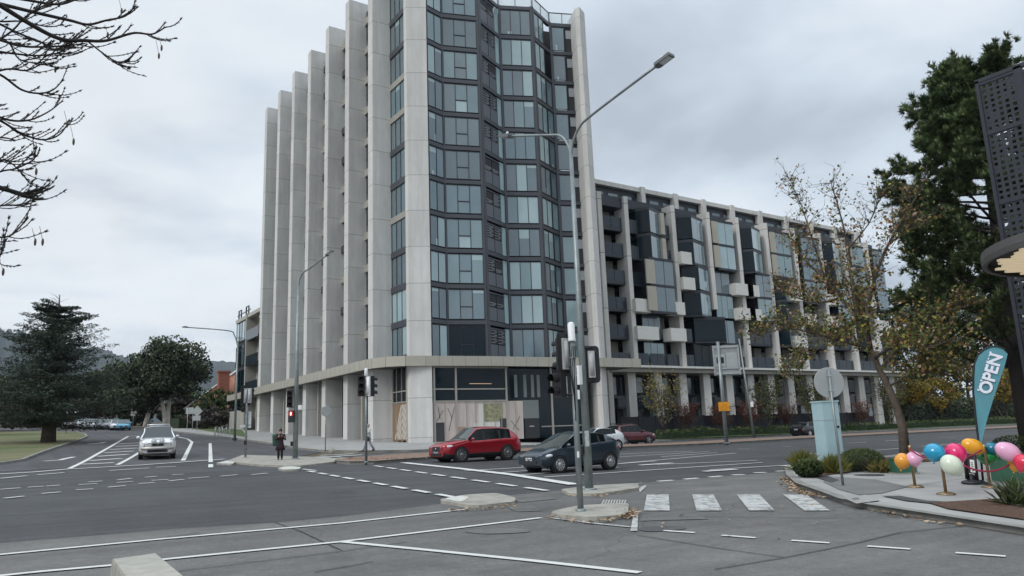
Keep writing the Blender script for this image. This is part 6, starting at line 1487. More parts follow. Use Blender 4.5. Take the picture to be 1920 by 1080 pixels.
def clump(mb, c, rad, n, s, r, nm, flat=0.0, sq=(1, 1, 1), asp=.6, shell=.35):
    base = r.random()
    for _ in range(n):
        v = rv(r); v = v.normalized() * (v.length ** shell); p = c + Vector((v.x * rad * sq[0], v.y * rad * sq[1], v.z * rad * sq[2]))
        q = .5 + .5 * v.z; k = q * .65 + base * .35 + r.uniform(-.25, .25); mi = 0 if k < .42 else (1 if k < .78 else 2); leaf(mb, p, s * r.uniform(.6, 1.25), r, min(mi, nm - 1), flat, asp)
def limb(mb, p, d, L_, r0, r1, r, wig=.15, n=7, grav=0.0):
    pts = [p.copy()]; d = d.normalized(); st = L_ / n
    for i in range(n): d = (d + rv(r) * wig + Vector((0, 0, grav))).normalized(); pts.append(pts[-1] + d * st)
    mb.tube(pts, [r0 + (r1 - r0) * i / n for i in range(n + 1)], 6 if r0 > .03 else 4); return pts, d
def tree_thing(name, label, cat, P, group=None): return thing(name, label, cat, P, 0, group)
# ---------------- big conifer, left
r = random.Random(21)
def conifer(P, H, R_, label, seed, dens=1.0, bare_top=.09, lean=0.0, name='conifer_tree'):
    r = random.Random(seed); t = tree_thing(name, label, 'tree', P); P = Vector(P)
    mb = MB(); top = P + Vector((lean, 0, H)); mb.tube([P - Vector((0, 0, .2)), P.lerp(top, .3), P.lerp(top, .7), top], [.62, .40, .2, .03], 10); 
    lf = MB(); nlev = int(30 * H / 13)
    for i in range(nlev):
        f = (i + r.random() * .6) / nlev; z = .11 + f * .80; prof = (1 - z) ** .72 * (1.0 if z > .22 else .62 + z * 1.7) + .05; nb = 5 + int(5 * (1 - z))
        for k in range(nb):
            a = r.random() * 6.283; L_ = R_ * prof * r.uniform(.62, 1.12); o_ = P.lerp(top, z); d = Vector((cos(a), sin(a), r.uniform(.05, .4) if z > .5 else r.uniform(-.08, .22)))
            pts, dd = limb(mb, o_, d, L_, .05 * (1 - z) + .025, .01, r, .10, 6, .012)
            for j, q in enumerate(pts[1:]):
                w = L_ * .17 * (1.15 - j / 8)
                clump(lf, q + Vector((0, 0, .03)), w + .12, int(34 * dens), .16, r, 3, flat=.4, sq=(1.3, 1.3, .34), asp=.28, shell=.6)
    for k in range(7): a = r.random() * 6.28; limb(mb, P.lerp(top, .93 + .008 * k), Vector((cos(a), sin(a), .55)), .9, .02, .006, r, .1, 4)
    mb.build('trunk', M_BARK, t, world=True); lf.build('crown', L_CED, t, world=True); return t
Pc = G(90, 832); conifer(Pc, 13.0, 7.1, 'large dark spreading conifer on the left grass with a bare spike at its top', 4, 1.0)
Pd = Vector((-7.5, 100, zg(-7, 100))); conifer(Pd, 10.5, 7.2, 'second dark conifer behind the large one at the left edge', 9, .7)
# ---------------- round crowned trees
def round_tree(P, H, R_, label, seed, mats, ncl=55, per=130, s=.22, trunk=M_BARK, z0=.38, sq=.8, tr=.35, lobes=None, group=None, name='broadleaf_tree', bare=0, gap=.0, forks=3):
    r = random.Random(seed); t = tree_thing(name, label, 'tree', P, group); P = Vector(P); mb = MB(); lf = MB()
    cz = P + Vector((0, 0, H * (z0 + 1) / 2)); hh_ = H * (1 - z0) / 2; cl = []
    for _ in range(ncl):
        v = rv(r).normalized() * r.uniform(.45, .93); cl.append(cz + Vector((v.x * R_, v.y * R_, v.z * hh_)))
    for k in range(forks):
        a = k * 2.1 + r.random(); d = Vector((cos(a) * (.35 if trunk is not M_BARKP else .13), sin(a) * (.35 if trunk is not M_BARKP else .13), 1)); pts, dd = limb(mb, P + Vector((cos(a) * .15, sin(a) * .15, -.1)) if forks > 1 else P, d, H * .55, tr, tr * .4, r, .10, 7)
        for q in pts[4:]:
            for _ in range(2): limb(mb, q, rv(r) + Vector((0, 0, .5)), H * .28, tr * .28, .02, r, .2, 5)
    for c in cl:
        j = min(range(3, 7), key=lambda i: (pts[i] - c).length); 
        if r.random() < .5: limb(mb, pts[j], c - pts[j], (c - pts[j]).length * .9, .05, .015, r, .12, 4)
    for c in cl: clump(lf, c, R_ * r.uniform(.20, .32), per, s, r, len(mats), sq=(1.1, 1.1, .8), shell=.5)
    mb.build('trunk', trunk, t, world=True); lf.build('crown', mats, t, world=True); return t
def gpt(px, Y, base=None):
    d = ray(px, 800); x = d.x / d.y * Y; return Vector((x, Y, zg(x, Y)))
def hgt(px, pyt, P): return near(px, pyt, P).z - P.z
Pg = gpt(312, 128); round_tree(Pg, hgt(322, 632, Pg), 6.0, 'round dark gum tree with a pale leaning trunk, tallest over the side road', 31, L_GUM, 95, 150, .25, M_BARKP, z0=.26, tr=.42, forks=2)
Pg2 = gpt(272, 130); round_tree(Pg2, hgt(262, 668, Pg2), 5.2, 'dark gum tree with a straight pale trunk just left of the tallest gum', 33, L_GUM, 70, 140, .25, M_BARKP, z0=.22, tr=.40, forks=1)
for i, (px, Y, top, R_, lb, ms, z0) in enumerate(((205, 150, 676, 6.0, 'brownish dark tree behind the distant cars, beside the left gum', L_GUM, .1), (172, 160, 700, 6.0, 'dark dense tree above the grey distant cars', L_GUM, .08), (142, 165, 712, 6.5, 'dark tree above the small white and red distant cars', L_GUM, .05),
      (228, 175, 690, 6, 'tree of bare brown twigs behind the light blue car', L_BRN, .15), (60, 155, 722, 8, 'low dark tree behind the large conifer trunk', L_GUM, .03), (15, 150, 728, 8, 'low dark tree at the left edge behind the conifers', L_GUM, .03),
      (-25, 120, 700, 7, 'dark tree cut off by the left edge', L_GUM, .05), (112, 170, 716, 7, 'dark tree right behind the conifer over the distant road', L_GUM, .05),
      (352, 138, 742, 4.0, 'brown bare twiggy tree right of the leaning gum trunk', L_BRN, .12), (250, 145, 735, 4.5, 'bushy dark tree filling the gap between road signs and gums', L_GUM, .03))):
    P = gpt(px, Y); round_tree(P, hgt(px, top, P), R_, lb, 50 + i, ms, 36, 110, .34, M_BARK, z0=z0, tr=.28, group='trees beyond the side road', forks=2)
for i, (px, Y, top, R_, lb, ms) in enumerate(((395, 117, 728, 3.4, 'dark green bushy tree in front of the tiled house', L_HED), (425, 115, 736, 2.8, 'olive bushy tree between the tiled house and the lamp', L_HED), (385, 112, 762, 2.6, 'grey brown leafless shrub under the green bushes', L_BRN), (422, 111, 768, 2.2, 'pale twiggy shrub beside the low glazed block', L_BRN), (330, 132, 770, 2.6, 'dark low shrub behind the four wheel drive', L_GUM))):
    P = gpt(px, Y); round_tree(P, hgt(px, top, P), R_, lb, 80 + i, ms, 26, 100, .2, M_BARK, z0=.12, tr=.12, name='bushy_tree')
def hedge(pts, w, h, label, seed, mats=L_HED, dens=60, s=.10, name='hedge', cat='hedge', lump=.12):
    r = random.Random(seed); mb = MB(); P0 = Vector(pts[0])
    inner = MB(); pp_ = [(p[0], p[1]) for p in pts]; ribbon(inner, pp_, w * .78, h * .82, 0, .8, h=h * .82)
    mb.add(inner.v, inner.f, 0)
    for a, b in zip(pts[:-1], pts[1:]):
        L_ = math.hypot(b[0] - a[0], b[1] - a[1]); n = int(L_ * dens)
        for _ in range(n):
            t_ = r.random(); u = r.uniform(-1, 1); v = r.random(); x = a[0] + (b[0] - a[0]) * t_; y = a[1] + (b[1] - a[1]) * t_; nx, ny = -(b[1] - a[1]) / L_, (b[0] - a[0]) / L_
            if r.random() < .5: v = 1 - abs(r.gauss(0, .06)); 
            else: u = math.copysign(1 - abs(r.gauss(0, .08)), u)
            wob = 1 + lump * sin(x * 1.9 + seed) + lump * .6 * sin(x * 4.3 + y)
            p = Vector((x + nx * u * w / 2 * wob, y + ny * u * w / 2 * wob, 0)); p.z = zg(p.x, p.y) + h * v * wob
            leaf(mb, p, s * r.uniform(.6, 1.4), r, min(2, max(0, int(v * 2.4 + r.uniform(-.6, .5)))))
    o = mb.build(name, mats, loc=(P0.x, P0.y, zg(P0.x, P0.y))); return tag(o, label, cat)
hedge([(51.5, 52.6), (57, 53.0)], 1.6, .95, 'bright green low hedge beside the bonnet of the maroon SUV', 1); hedge([(58.2, 54.0), (62, 54.2)], 1.5, 1.05, 'grey green clipped hedge mound left of the large road sign', 2)
hedge([(62.6, 54.2), (69, 54.4)], 1.5, .95, 'dark clipped hedge at the foot of the large road sign', 3); hedge([(70, 53.8), (78, 54.0)], 1.8, .95, 'long loose green hedge left of the black car', 4); hedge([(79, 54.2), (84, 54.3)], 1.7, .9, 'rounded hedge right behind the black car', 5)
hedge([(86, 54.0), (93, 54.3)], 2.0, .95, 'yellowish green hedge right of the black car', 6); hedge([(95, 54.3), (104, 54.6)], 2.0, 1.0, 'long green hedge behind the street tree trunk', 7); hedge([(106, 54.6), (122, 55.2)], 2.2, 1.0, 'far green hedge left of the teal banner', 8); hedge([(124, 55.2), (150, 56)], 2.4, 1.1, 'furthest low hedge behind the teal banner', 10)
hedge([(100, 66), (140, 70), (200, 72)], 3, 4.2, 'tall dark screen of foliage far across the road under the golden trees', 12, L_GUM, dens=110, s=.3, name='tall_hedge')
hedge([(19.5, 116), (23.5, 118.5)], 2, 1.9, 'dark clipped hedge in front of the tiled house', 9, L_GUM)
# small trees and red shrubs in front of the wing
def small_tree(P, H, R_, label, seed, mats, nleaf, s=.12, stems=3, z0=.3, name='small_tree', bark=M_BARK, cat='tree', twig=26, group=None):
    r = random.Random(seed); t = tree_thing(name, label, cat, P, group); P = Vector(P); mb = MB(); lf = MB(); tips = []
    for k in range(stems):
        a = k * 6.28 / stems + r.random(); d = Vector((cos(a) * .42, sin(a) * .42, 1)); pts, dd = limb(mb, P + Vector((0, 0, H * z0 * .55)) if k else P - Vector((0, 0, .1)), d if k else Vector((.05, 0, 1)), H * .8, .055 * H / 5, .012, r, .09, 8, .02)
        for q in pts[3:]:
            for _ in range(max(1, twig // (stems * 2))):
                d2 = rv(r); d2.z = abs(d2.z) * .7 + .25; p2, _d = limb(mb, q, d2, R_ * r.uniform(.5, 1.0), .016, .005, r, .13, 4, .02); tips += p2[1:]
    for _ in range(nleaf):
        q = r.choice(tips) + rv(r) * .22; leaf(lf, q, s * r.uniform(.6, 1.2), r, r.randrange(len(mats)))
    mb.build('trunk', bark, t, world=True); lf.build('foliage', mats, t, world=True); return t
P = Vector((52.9, 52.9, zg(53, 53) + .15)); small_tree(P, 5.6, 2.3, 'young pale leaved tree just right of the maroon SUV', 61, [L_PLN[2], L_PLN[0], leafm('leaf_silver', (.26, .25, .17))], 1300, .12, 4, twig=60)
for i, (x, y, H, lb) in enumerate(((58.6, 55.2, 3.3, 'red brown leafless shrub between the columns left of the large road sign'), (63.9, 55.4, 3.1, 'red brown shrub right of the large road sign'), (68.6, 55.4, 3.4, 'red brown shrub right of the leaning lamp post'), (75.2, 55.4, 3.2, 'rust red shrub by the fence left of the pale blue cabinet'), (82.3, 55.4, 3.6, 'bright rust red shrub just behind the pale blue cabinet'), (91, 55.6, 3.4, 'red brown shrub behind the street tree trunk'))):
    small_tree(Vector((x, y, zg(x, y) + .15)), H, 1.5, lb, 70 + i, L_RED, 1500, .07, 4, .2, 'red_shrub', cat='shrub', twig=70, group='red shrubs along the black fence')
for i, (x, y, H, lb) in enumerate(((71.5, 54.9, 5.6, 'bare slender tree with hanging leaves right of the leaning lamp post'), (79.5, 54.9, 6.0, 'bare slender tree in front of the wing columns, left of the pale blue cabinet'), (97, 55.2, 6.2, 'slender tree in front of the last wing columns'))):
    small_tree(Vector((x, y, zg(x, y) + .15)), H, 2.1, lb, 90 + i, [L_PLN[0], L_PLN[4], L_BRN[0]], 1500, .12, 3, .25, twig=60, group='slender trees in front of the wing')
# far right: yellow trees, dark masses
for i, (px, Y, top, R_, lb, ms) in enumerate(((1700, 66, 690, 3.6, 'yellow green tree behind the road, right of the street tree trunk', L_YEL), (1760, 68, 700, 3.8, 'golden tree across the road left of the banner', L_YEL), (1888, 66, 672, 4.0, 'bright golden tree across the road right of the banner', L_YEL), (1925, 62, 700, 3.2, 'golden tree at the right edge across the road', L_YEL))):
    d = ray(px, 790); x = d.x / d.y * Y; P = Vector((x, Y, zg(x, Y))); round_tree(P, hgt(px, top, P), R_, lb, 110 + i, ms, 34, 110, .24, M_BARK, z0=.25, tr=.14, group='golden trees across the road', forks=2)
for i, (px, Y, top, R_, lb) in enumerate(((1735, 84, 520, 8, 'tall dark evergreen across the road behind the golden trees'), (1815, 82, 450, 9, 'tall dark evergreen left of the banner, across the road'), (1905, 80, 480, 9, 'tall dark evergreen at the right edge across the road'), (1985, 76, 480, 9, 'dark evergreen beyond the right edge'))):
    d = ray(px, 790); x = d.x / d.y * Y; P = Vector((x, Y, zg(x, Y))); round_tree(P, hgt(px, top, P), R_, lb, 120 + i, L_GUM, 60, 120, .45, M_BARK, z0=.08, tr=.4, group='dark evergreens across the road', forks=2)
# ---------------- big pine behind the screen building
def pine(P, H, R_, label, seed):
    r = random.Random(seed); t = tree_thing('pine_tree', label, 'tree', P); P = Vector(P); mb = MB(); lf = MB(); top = P + Vector((.8, .2, H)); ax = [P - Vector((0, 0, .2)), P.lerp(top, .35) + Vector((-.3, 0, 0)), P.lerp(top, .7) + Vector((.2, .1, 0)), top]
    mb.tube(ax, [.55, .42, .26, .06], 10)
    def tuft(p, d, s):
        n = 15; d = d.normalized(); u = d.orthogonal().normalized(); w = d.cross(u); mi = r.choice((0, 0, 1, 1, 2))
        for k in range(n):
            a = r.random() * 6.283; e = r.uniform(.2, 1.2); v = (d * cos(e) + (u * cos(a) + w * sin(a)) * sin(e)); q = p + v * s * r.uniform(.7, 1.2); sd_ = v.cross(Vector((.3, .5, .8))).normalized() * s * .095
            lf.add([p - sd_, p + sd_, q], [(0, 1, 2)], mi)
    nb = 88
    for i in range(nb):
        z = .20 + .80 * (i / nb) ** .9; a = i * 2.399 + r.uniform(-.3, .3); prof = math.sin(min(1, (1.08 - z) / .62) * pi / 2) * (.55 + .45 * min(1, (z - .1) / .35)); L_ = R_ * prof * r.uniform(.7, 1.1)
        o_ = P.lerp(top, z); pts, dd = limb(mb, o_, Vector((cos(a), sin(a), r.uniform(.05, .5))), L_, .10 * (1.1 - z) + .03, .02, r, .13, 7, .02)
        for j in range(3, 8):
            for _ in range(3 if j < 5 else 5):
                d2 = rv(r) + Vector((0, 0, .35)) + (pts[j] - pts[j - 1]).normalized() * .5; p2, d3 = limb(mb, pts[j], d2, r.uniform(.5, 1.25), .02, .008, r, .15, 4, .03)
                for q in p2[1:]:
                    for _k in range(3): tuft(q + rv(r) * .16, d3 + rv(r) * .8 + Vector((0, 0, .3)), r.uniform(.26, .38))
    mb.build('trunk', M_BARKD, t, world=True); lf.build('crown', L_PIN, t, world=True); return t
d = ray(1932, 800); Yp = 16.5; Pp = Vector((d.x / d.y * Yp, Yp, zg(d.x / d.y * Yp, Yp))); pine(Pp, near(1850, 125, Pp).z - Pp.z, 5.5, 'tall dark pine tree behind the perforated screen building', 5)
# ---------------- street tree with sparse autumn leaves
def street_tree():
    r = random.Random(77); P = G(1697, 858, .1); t = tree_thing('street_tree', 'leaning street tree with sparse rust and olive autumn leaves on the planted corner', 'tree', P); mb = MB(); lf = MB(); tips = []
    def pt(px, py, off=0.0):
        return on_view_plane(px, py, P, off)
    tr = [P - Vector((0, 0, .2)), pt(1692, 800), pt(1681, 762), pt(1665, 725), pt(1650, 695, .1), pt(1632, 655, .2)]
    mb.tube(tr, [.24, .19, .17, .155, .14, .125], 12)
    def run(pts, r0, r1, k=3):
        out = []
        for i in range(len(pts) - 1):
            p0 = pts[max(i - 1, 0)]; p1 = pts[i]; p2 = pts[i + 1]; p3 = pts[min(i + 2, len(pts) - 1)]
            for q in range(k): s_ = q / k; out.append(.5 * ((2 * p1) + (p2 - p0) * s_ + (2 * p0 - 5 * p1 + 4 * p2 - p3) * s_ * s_ + (3 * p1 - p0 - 3 * p2 + p3) * s_ ** 3))
        out.append(pts[-1]); n = len(out) - 1; mb.tube(out, [r0 + (r1 - r0) * i / n for i in range(n + 1)], 7); return out
    E_ = tr[-1]; mains = [
        ([E_, pt(1610, 600, .3), pt(1575, 555, .6), pt(1545, 520, .7), pt(1505, 480, .9), pt(1480, 440, .9)], .12, .02),
        ([pt(1610, 600, .3), pt(1600, 540, -.2), pt(1592, 470, -.5), pt(1575, 400, -.6), pt(1560, 350, -.6)], .09, .015),
        ([E_, pt(1626, 600, -.4), pt(1640, 530, -.8), pt(1665, 470, -1.1), pt(1700, 410, -1.2), pt(1725, 370, -1.2)], .12, .02),
        ([pt(1665, 470, -1.1), pt(1700, 440, -.8), pt(1740, 425, -.6)], .05, .012),
        ([E_, pt(1590, 645, -1), pt(1540, 635, -1.8), pt(1490, 625, -2.4), pt(1440, 640, -2.8)], .08, .015),
        ([pt(1650, 695, .1), pt(1690, 640, 1), pt(1730, 600, 1.6), pt(1790, 570, 2), pt(1830, 560, 2.3)], .10, .018),
        ([pt(1640, 672, .1), pt(1680, 650, -1.0), pt(1720, 660, -1.9), pt(1770, 650, -2.4)], .08, .015),
        ([pt(1575, 555, .6), pt(1530, 560, 1.4), pt(1480, 545, 2.0), pt(1440, 520, 2.4)], .07, .014),
        ([pt(1592, 470, -.5), pt(1630, 420, -.2), pt(1650, 370, 0)], .04, .01),
        ([pt(1610, 600, .3), pt(1570, 620, 1.6), pt(1520, 650, 2.4), pt(1470, 700, 2.6)], .06, .012),
        ([pt(1665, 725), pt(1720, 700, -.6), pt(1770, 705, -1.2), pt(1810, 720, -1.4)], .06, .012),
        ([pt(1545, 520, .7), pt(1520, 440, .4), pt(1500, 380, .4), pt(1480, 335, .4)], .05, .008)]
    for pts, a, b in mains:
        out = run(pts, a, b)
        for i, q in enumerate(out[2:]):
            for _ in range(6):
                d2 = rv(r); d2.z = d2.z * .6 + .45; L_ = r.uniform(.5, 1.5) * (1 if q.z < 8 else .8); p2, _d = limb(mb, q, d2, L_, .015, .005, r, .14, 5, .03)
                for w in p2[2:]:
                    if r.random() < .6: p3, _d = limb(mb, w, rv(r) + Vector((0, 0, .5)), r.uniform(.25, .6), .009, .004, r, .12, 3, .02); tips += p3[1:]
                tips += p2[2:]
    n = 0
    for q in tips:
        z = (q.z - P.z); dens = 2.0 if z < 6 else (1.35 if z < 8.5 else (.7 if z < 11 else .4))
        k = int(dens + r.random())
        for _ in range(k):
            p = q + rv(r) * .24 - Vector((0, 0, .06)); side = (p - P).dot(RDIR)
            w = [3, 3.2, .8, 1.6, 1.6] if z > 7 else [4.2, 2.8, 1.1, 1.0, 3.6]
            if side > 1: w = [3.8, 2.6, 1.5, .6, 3.4]
            leaf(lf, p, r.uniform(.045, .095), r, r.choices(range(5), w)[0], asp=.8)
    mb.build('trunk', mat('plane_bark', (.095, .075, .058), .9, var=.35, scale=4, bump=.6), t, world=True); lf.build('foliage', L_PLN, t, world=True)
street_tree()
# ---------------- corner shrubs, grasses
def shrub(px, py, w_, h_, label, seed, mats, n=900, s=.05, spiky=False, asp=.35):
    r = random.Random(seed); P = G(px, py, .15); mb = MB()
    for _ in range(n):
        if spiky:
            a = r.random() * 6.283; e = abs(r.gauss(0, .55)); d = Vector((cos(a) * sin(e), sin(a) * sin(e), cos(e))); L_ = h_ * r.uniform(.6, 1.15); b = P + Vector((r.uniform(-1, 1), r.uniform(-1, 1), 0)) * w_ * .22; m = b + d * L_ * .6; tip = b + d * L_ + Vector((d.x, d.y, -.4)) * L_ * .18; sd_ = d.cross(Vector((0, 0, 1)));
            if sd_.length < .01: sd_ = Vector((1, 0, 0))
            sd_ = sd_.normalized() * s * .16; mb.add([b - sd_, b + sd_, m + sd_, tip, m - sd_], [(0, 1, 2, 3, 4)], r.randrange(len(mats)))
        else:
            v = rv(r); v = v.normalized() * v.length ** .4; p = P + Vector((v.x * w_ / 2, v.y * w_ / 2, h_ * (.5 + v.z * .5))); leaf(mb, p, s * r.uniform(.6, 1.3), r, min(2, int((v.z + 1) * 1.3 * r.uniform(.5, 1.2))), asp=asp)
    o = mb.build('shrub', mats, loc=P); tag(o, label, 'shrub')
shrub(1518, 895, .85, .52, 'dense green shrub at the kerb corner left of the pale blue cabinet', 1, L_HED, 2200, .055); shrub(1509, 882, .6, .7, 'upright yellow green grass tuft behind the corner shrub', 2, [L_HED[2], L_YEL[1]], 420, .07, True)
shrub(1565, 888, .6, .62, 'yellow green grass tuft between the cabinet and the round sign post', 3, [L_HED[2], L_YEL[1]], 520, .07, True); shrub(1618, 884, 1.35, .72, 'wide dark green shrub right of the round sign post', 4, L_HED, 3800, .055, asp=.2)
shrub(1655, 886, .9, .42, 'low straw coloured plant beside the wide dark shrub', 5, [L_YEL[1], leafm('straw', (.3, .22, .1)), L_HED[1]], 700, .04, True); shrub(1690, 880, .8, .35, 'small straw tuft at the foot of the street tree', 8, [leafm('straw', (.3, .22, .1)), L_HED[1]], 350, .05, True)
shrub(1918, 948, 1.1, .55, 'arching grey green strappy plant at the right edge of the mulch bed', 6, [leafm('strap_grey', (.14, .16, .11)), L_HED[1]], 260, .16, True)
shrub(1900, 850, 1.6, .8, 'low dark shrub behind the right hand balloons', 7, L_HED, 1500, .06)
# ---------------- bare tree reaching in at the upper left
def bare_tree():
    r = random.Random(14); d = ray(-420, 520); dist = 8.6; Pt = Vector((d.x, d.y, 0)).normalized() * dist; Pt = Vector((Pt.x, Pt.y, zg(Pt.x, Pt.y)))
    t = tree_thing('bare_tree', 'leafless tree whose dark budded branches reach into the upper left corner', 'tree', Pt)
    mb = MB(); tw = MB(); sd_ = MB(); mb.tube([Pt, Pt + Vector((.1, 0, 2.5)), Pt + Vector((0, .1, 4.5)), Pt + Vector((.1, 0, 7.5))], [.2, .17, .13, .05], 10)
    def pt(px, py, k): dd = ray(px, py); return dd * (k / math.hypot(dd.x, dd.y)) + Vector((0, 0, EYE))
    def bud(p, d, s=.018):
        d = d.normalized(); u = d.orthogonal().normalized() * s * .4; w = d.cross(u).normalized() * s * .4; tw.add([p - u, p + w, p + u, p - w, p + d * s * 2], [(0, 1, 4), (1, 2, 4), (2, 3, 4), (3, 0, 4)])
    def curve(pts, k=6):
        out = []
        for i in range(len(pts) - 1):
            p0 = pts[max(i - 1, 0)]; p1 = pts[i]; p2 = pts[i + 1]; p3 = pts[min(i + 2, len(pts) - 1)]
            for q in range(k): s_ = q / k; out.append(.5 * ((2 * p1) + (p2 - p0) * s_ + (2 * p0 - 5 * p1 + 4 * p2 - p3) * s_ * s_ + (3 * p1 - p0 - 3 * p2 + p3) * s_ ** 3))
        return out + [pts[-1]]
    def branch(px_, k, r0, r1, side=5, root=True):
        k2 = k + r.uniform(-.5, .6); pts = [pt(x, y, k + (k2 - k) * i / len(px_)) for i, (x, y) in enumerate(px_)]
        if root: z = pts[0].z; mb.tube(curve([Vector((Pt.x, Pt.y, z - .6)), (Vector((Pt.x, Pt.y, z)) + pts[0]) / 2, pts[0]], 4), [r0 * 1.6] * 8 + [r0], 6)
        c = curve(pts); n = len(c) - 1; mb.tube(c, [r0 + (r1 - r0) * i / n for i in range(n + 1)], 6)
        for i in range(1, n + 1):
            dd = (c[i] - c[i - 1]).normalized()
            if i > n * .2:
                for _ in range(2):
                    v = rv(r); bud(c[i - 1].lerp(c[i], r.random()), v + Vector((0, 0, .4)), .012)
            if r.random() < side / n * 2.0:
                sg = r.choice((-1, 1)); L_ = r.uniform(.10, .34); d2 = dd * .9 + Vector((0, 0, 1)) * sg * .55 + rv(r) * .25; p = c[i].copy(); q = [p.copy()]
                for j in range(6): d2 = (d2.normalized() + Vector((0, 0, .16)) + rv(r) * .06 + dd * .12); p = p + d2.normalized() * L_ / 6; q.append(p.copy())
                tw.tube(q, [r1 * 1.1 + (.004 - r1 * .6) * 0, r1, r1 * .95, r1 * .9, r1 * .85, r1 * .8, r1 * .75], 4)
                for j in range(2, 7):
                    for _ in range(3): bud(q[j] + rv(r) * .004, rv(r) + (q[j] - q[j - 1]).normalized(), .013)
                for _ in range(3): bud(q[-1], rv(r) * .5 + (q[-1] - q[-2]).normalized(), .022)
        for _ in range(5): bud(c[-1] - dd * r.random() * .04, rv(r) * .6 + dd, .022)
        return c
    Bs = [([(-60, -30), (40, 35), (110, 72), (160, 76), (200, 76), (250, 62), (285, 64), (310, 51)], .030, .008), ([(165, 78), (200, 105), (225, 118), (241, 115)], .011, .007), ([(-50, -5), (60, 22), (130, 38), (165, 46), (200, 38), (235, 30), (252, 12)], .026, .008),
          ([(-60, 55), (30, 84), (80, 88), (130, 85), (157, 82)], .016, .007), ([(-60, 85), (0, 97), (60, 104), (95, 102), (117, 96)], .016, .007), ([(-60, 120), (0, 140), (40, 168), (75, 175), (100, 168), (118, 150)], .018, .007), ([(-60, 180), (0, 220), (50, 226), (90, 210), (116, 190)], .018, .007),
          ([(-60, 200), (0, 226), (40, 250), (80, 262), (112, 252), (130, 226)], .018, .007), ([(-60, 262), (0, 258), (25, 262)], .014, .007), ([(-60, 330), (0, 352), (35, 362), (62, 371)], .034, .02), ([(-60, 345), (0, 322), (30, 316), (62, 300), (64, 290)], .012, .006), ([(-60, 400), (0, 386), (35, 384), (66, 374)], .012, .006),
          ([(-60, 440), (0, 445), (25, 438), (50, 410)], .012, .007), ([(-60, 455), (-10, 490), (0, 480), (5, 466)], .01, .006), ([(-60, 15), (30, 60), (75, 78), (100, 92), (130, 88)], .016, .007), ([(-60, -20), (50, 0), (110, 8), (150, -4), (180, -12)], .02, .008), ([(-40, 100), (20, 60), (50, 30), (90, 12), (130, 0)], .014, .006),
          ([(-50, 150), (10, 130), (50, 132), (80, 120), (100, 124)], .014, .006), ([(-60, 30), (0, 40), (40, 40), (90, 50), (118, 46)], .014, .006), ([(60, 22), (100, 2), (130, -8)], .01, .006), ([(-60, 60), (10, 75), (35, 110), (70, 118), (90, 112)], .012, .006), ([(-60, 300), (0, 300), (20, 305), (45, 330)], .010, .006)]
    for px_, a, b in Bs: branch(px_, 8.2 + r.uniform(-.6, .8), a * .8, b * .8, root=(px_[0][0] < 0))
    for (x, y, l) in ((297, 68, 22), (292, 75, 30), (120, 208, 25), (132, 236, 30), (60, 428, 26), (74, 424, 30), (0, 490, 20), (196, 46, 20), (98, 108, 22), (62, 292, 30), (222, -4, 25)):
        p = pt(x, y, 8.3); q = pt(x + 6, y + l, 8.3); tw.tube([p, p.lerp(q, .5) + Vector((0, 0, .01)), q], .0025, 3); sd_.ball(q, .012, .012, .04, 6)
    mb.build('trunk', M_BARKD, t, world=True); tw.build('twig', M_BARKD, t, world=True); sd_.build('seed_pod', mat('seed_pod', (.10, .075, .05), .8), t, world=True)
bare_tree()
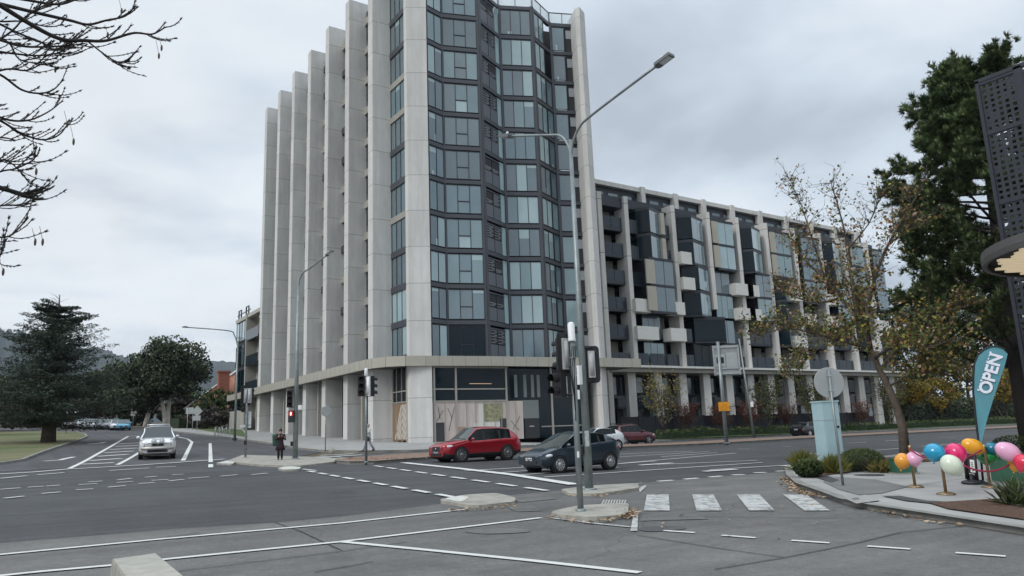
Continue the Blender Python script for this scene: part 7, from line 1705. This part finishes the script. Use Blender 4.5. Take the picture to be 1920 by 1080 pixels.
# ---------------- tiled house behind the bushes
Hx = gpt(420, 140); HB = thing('tiled_house', 'large house with an orange tiled gable roof and brick chimney behind the bushes', 'house', Hx)
def hp(px, py, Y): q = atY(px, py, Y); return q
a0, a1, a2 = hp(372, 742, 140), hp(446, 694, 140), hp(378, 770, 134)
mb = MB(); rl = [hp(352, 756, 140), hp(446, 693, 140), hp(500, 693, 140), hp(500, 770, 132), hp(352, 772, 132)]
e0 = hp(345, 768, 134); r0_ = hp(446, 694, 142); r1_ = hp(520, 694, 142); e1 = hp(520, 768, 134)
mb.add([e0, r0_, r1_, e1, e0 - Vector((0, 0, .3)), e1 - Vector((0, 0, .3)), r0_ + Vector((0, 12, -6)), r1_ + Vector((0, 12, -6))], [(0, 3, 2, 1), (0, 4, 5, 3), (1, 2, 7, 6), (0, 1, 6, 4), (4, 6, 7, 5)]); rf = mb.build('roof', mat('orange_tiles', (.30, .10, .05), .8, col2=(.42, .22, .14), scale=1.2, bump=.5), HB, world=True)
mb = MB(); mb.tube([e0 + Vector((0, -.1, .1)), r0_ + Vector((0, -.1, .1)), r1_ + Vector((0, -.1, .1))], .16, 6); mb.build('ridge_capping', M_WHT, HB, world=True)
ch = hp(418, 712, 138); mb = MB(); mb.box(ch.x - .9, ch.x + .9, 137, 138.2, ch.z - 3, ch.z + 1.2); mb.box(ch.x - 1.05, ch.x + 1.05, 136.9, 138.3, ch.z + 1.2, ch.z + 1.5); g = mb.build('chimney', mat('red_brick', (.30, .11, .07), .85, var=.2, scale=3), rf)
for v in g.data.vertices: v.co -= HB.location
mb = MB(); mb.box(e0.x + 1, e1.x, 134.6, 146, zg(26, 138) - 1, e0.z); wl = mb.build('wall', mat('red_brick', (.30, .11, .07), .85, var=.2, scale=3), HB, world=True)
for k in range(3): mb = MB(); x = e0.x + 2.5 + k * 3; mb.box(x, x + 1.2, 134.5, 134.6, zg(26, 138) + 1, zg(26, 138) + 2.6); mb.build('window', GL[4], HB, world=True)
# ================================================================ haze: the air that fades the far hills
mb = MB(); mb.box(-2600, 2800, -1200, 3000, -75, 420)
hm = bpy.data.materials.new('haze_air'); hm.use_nodes = True; t_ = hm.node_tree; t_.nodes.clear()
vo = nd(t_, 'ShaderNodeVolumePrincipled'); vo.inputs['Color'].default_value = (.72, .84, 1.0, 1); vo.inputs['Density'].default_value = 0.000075; vo.inputs['Anisotropy'].default_value = .1
ou = nd(t_, 'ShaderNodeOutputMaterial'); t_.links.new(vo.outputs[0], ou.inputs['Volume'])
hz_o = mb.build('haze', hm); tag(hz_o, 'thin pale blue air that fades the far hills', 'haze', kind='stuff')
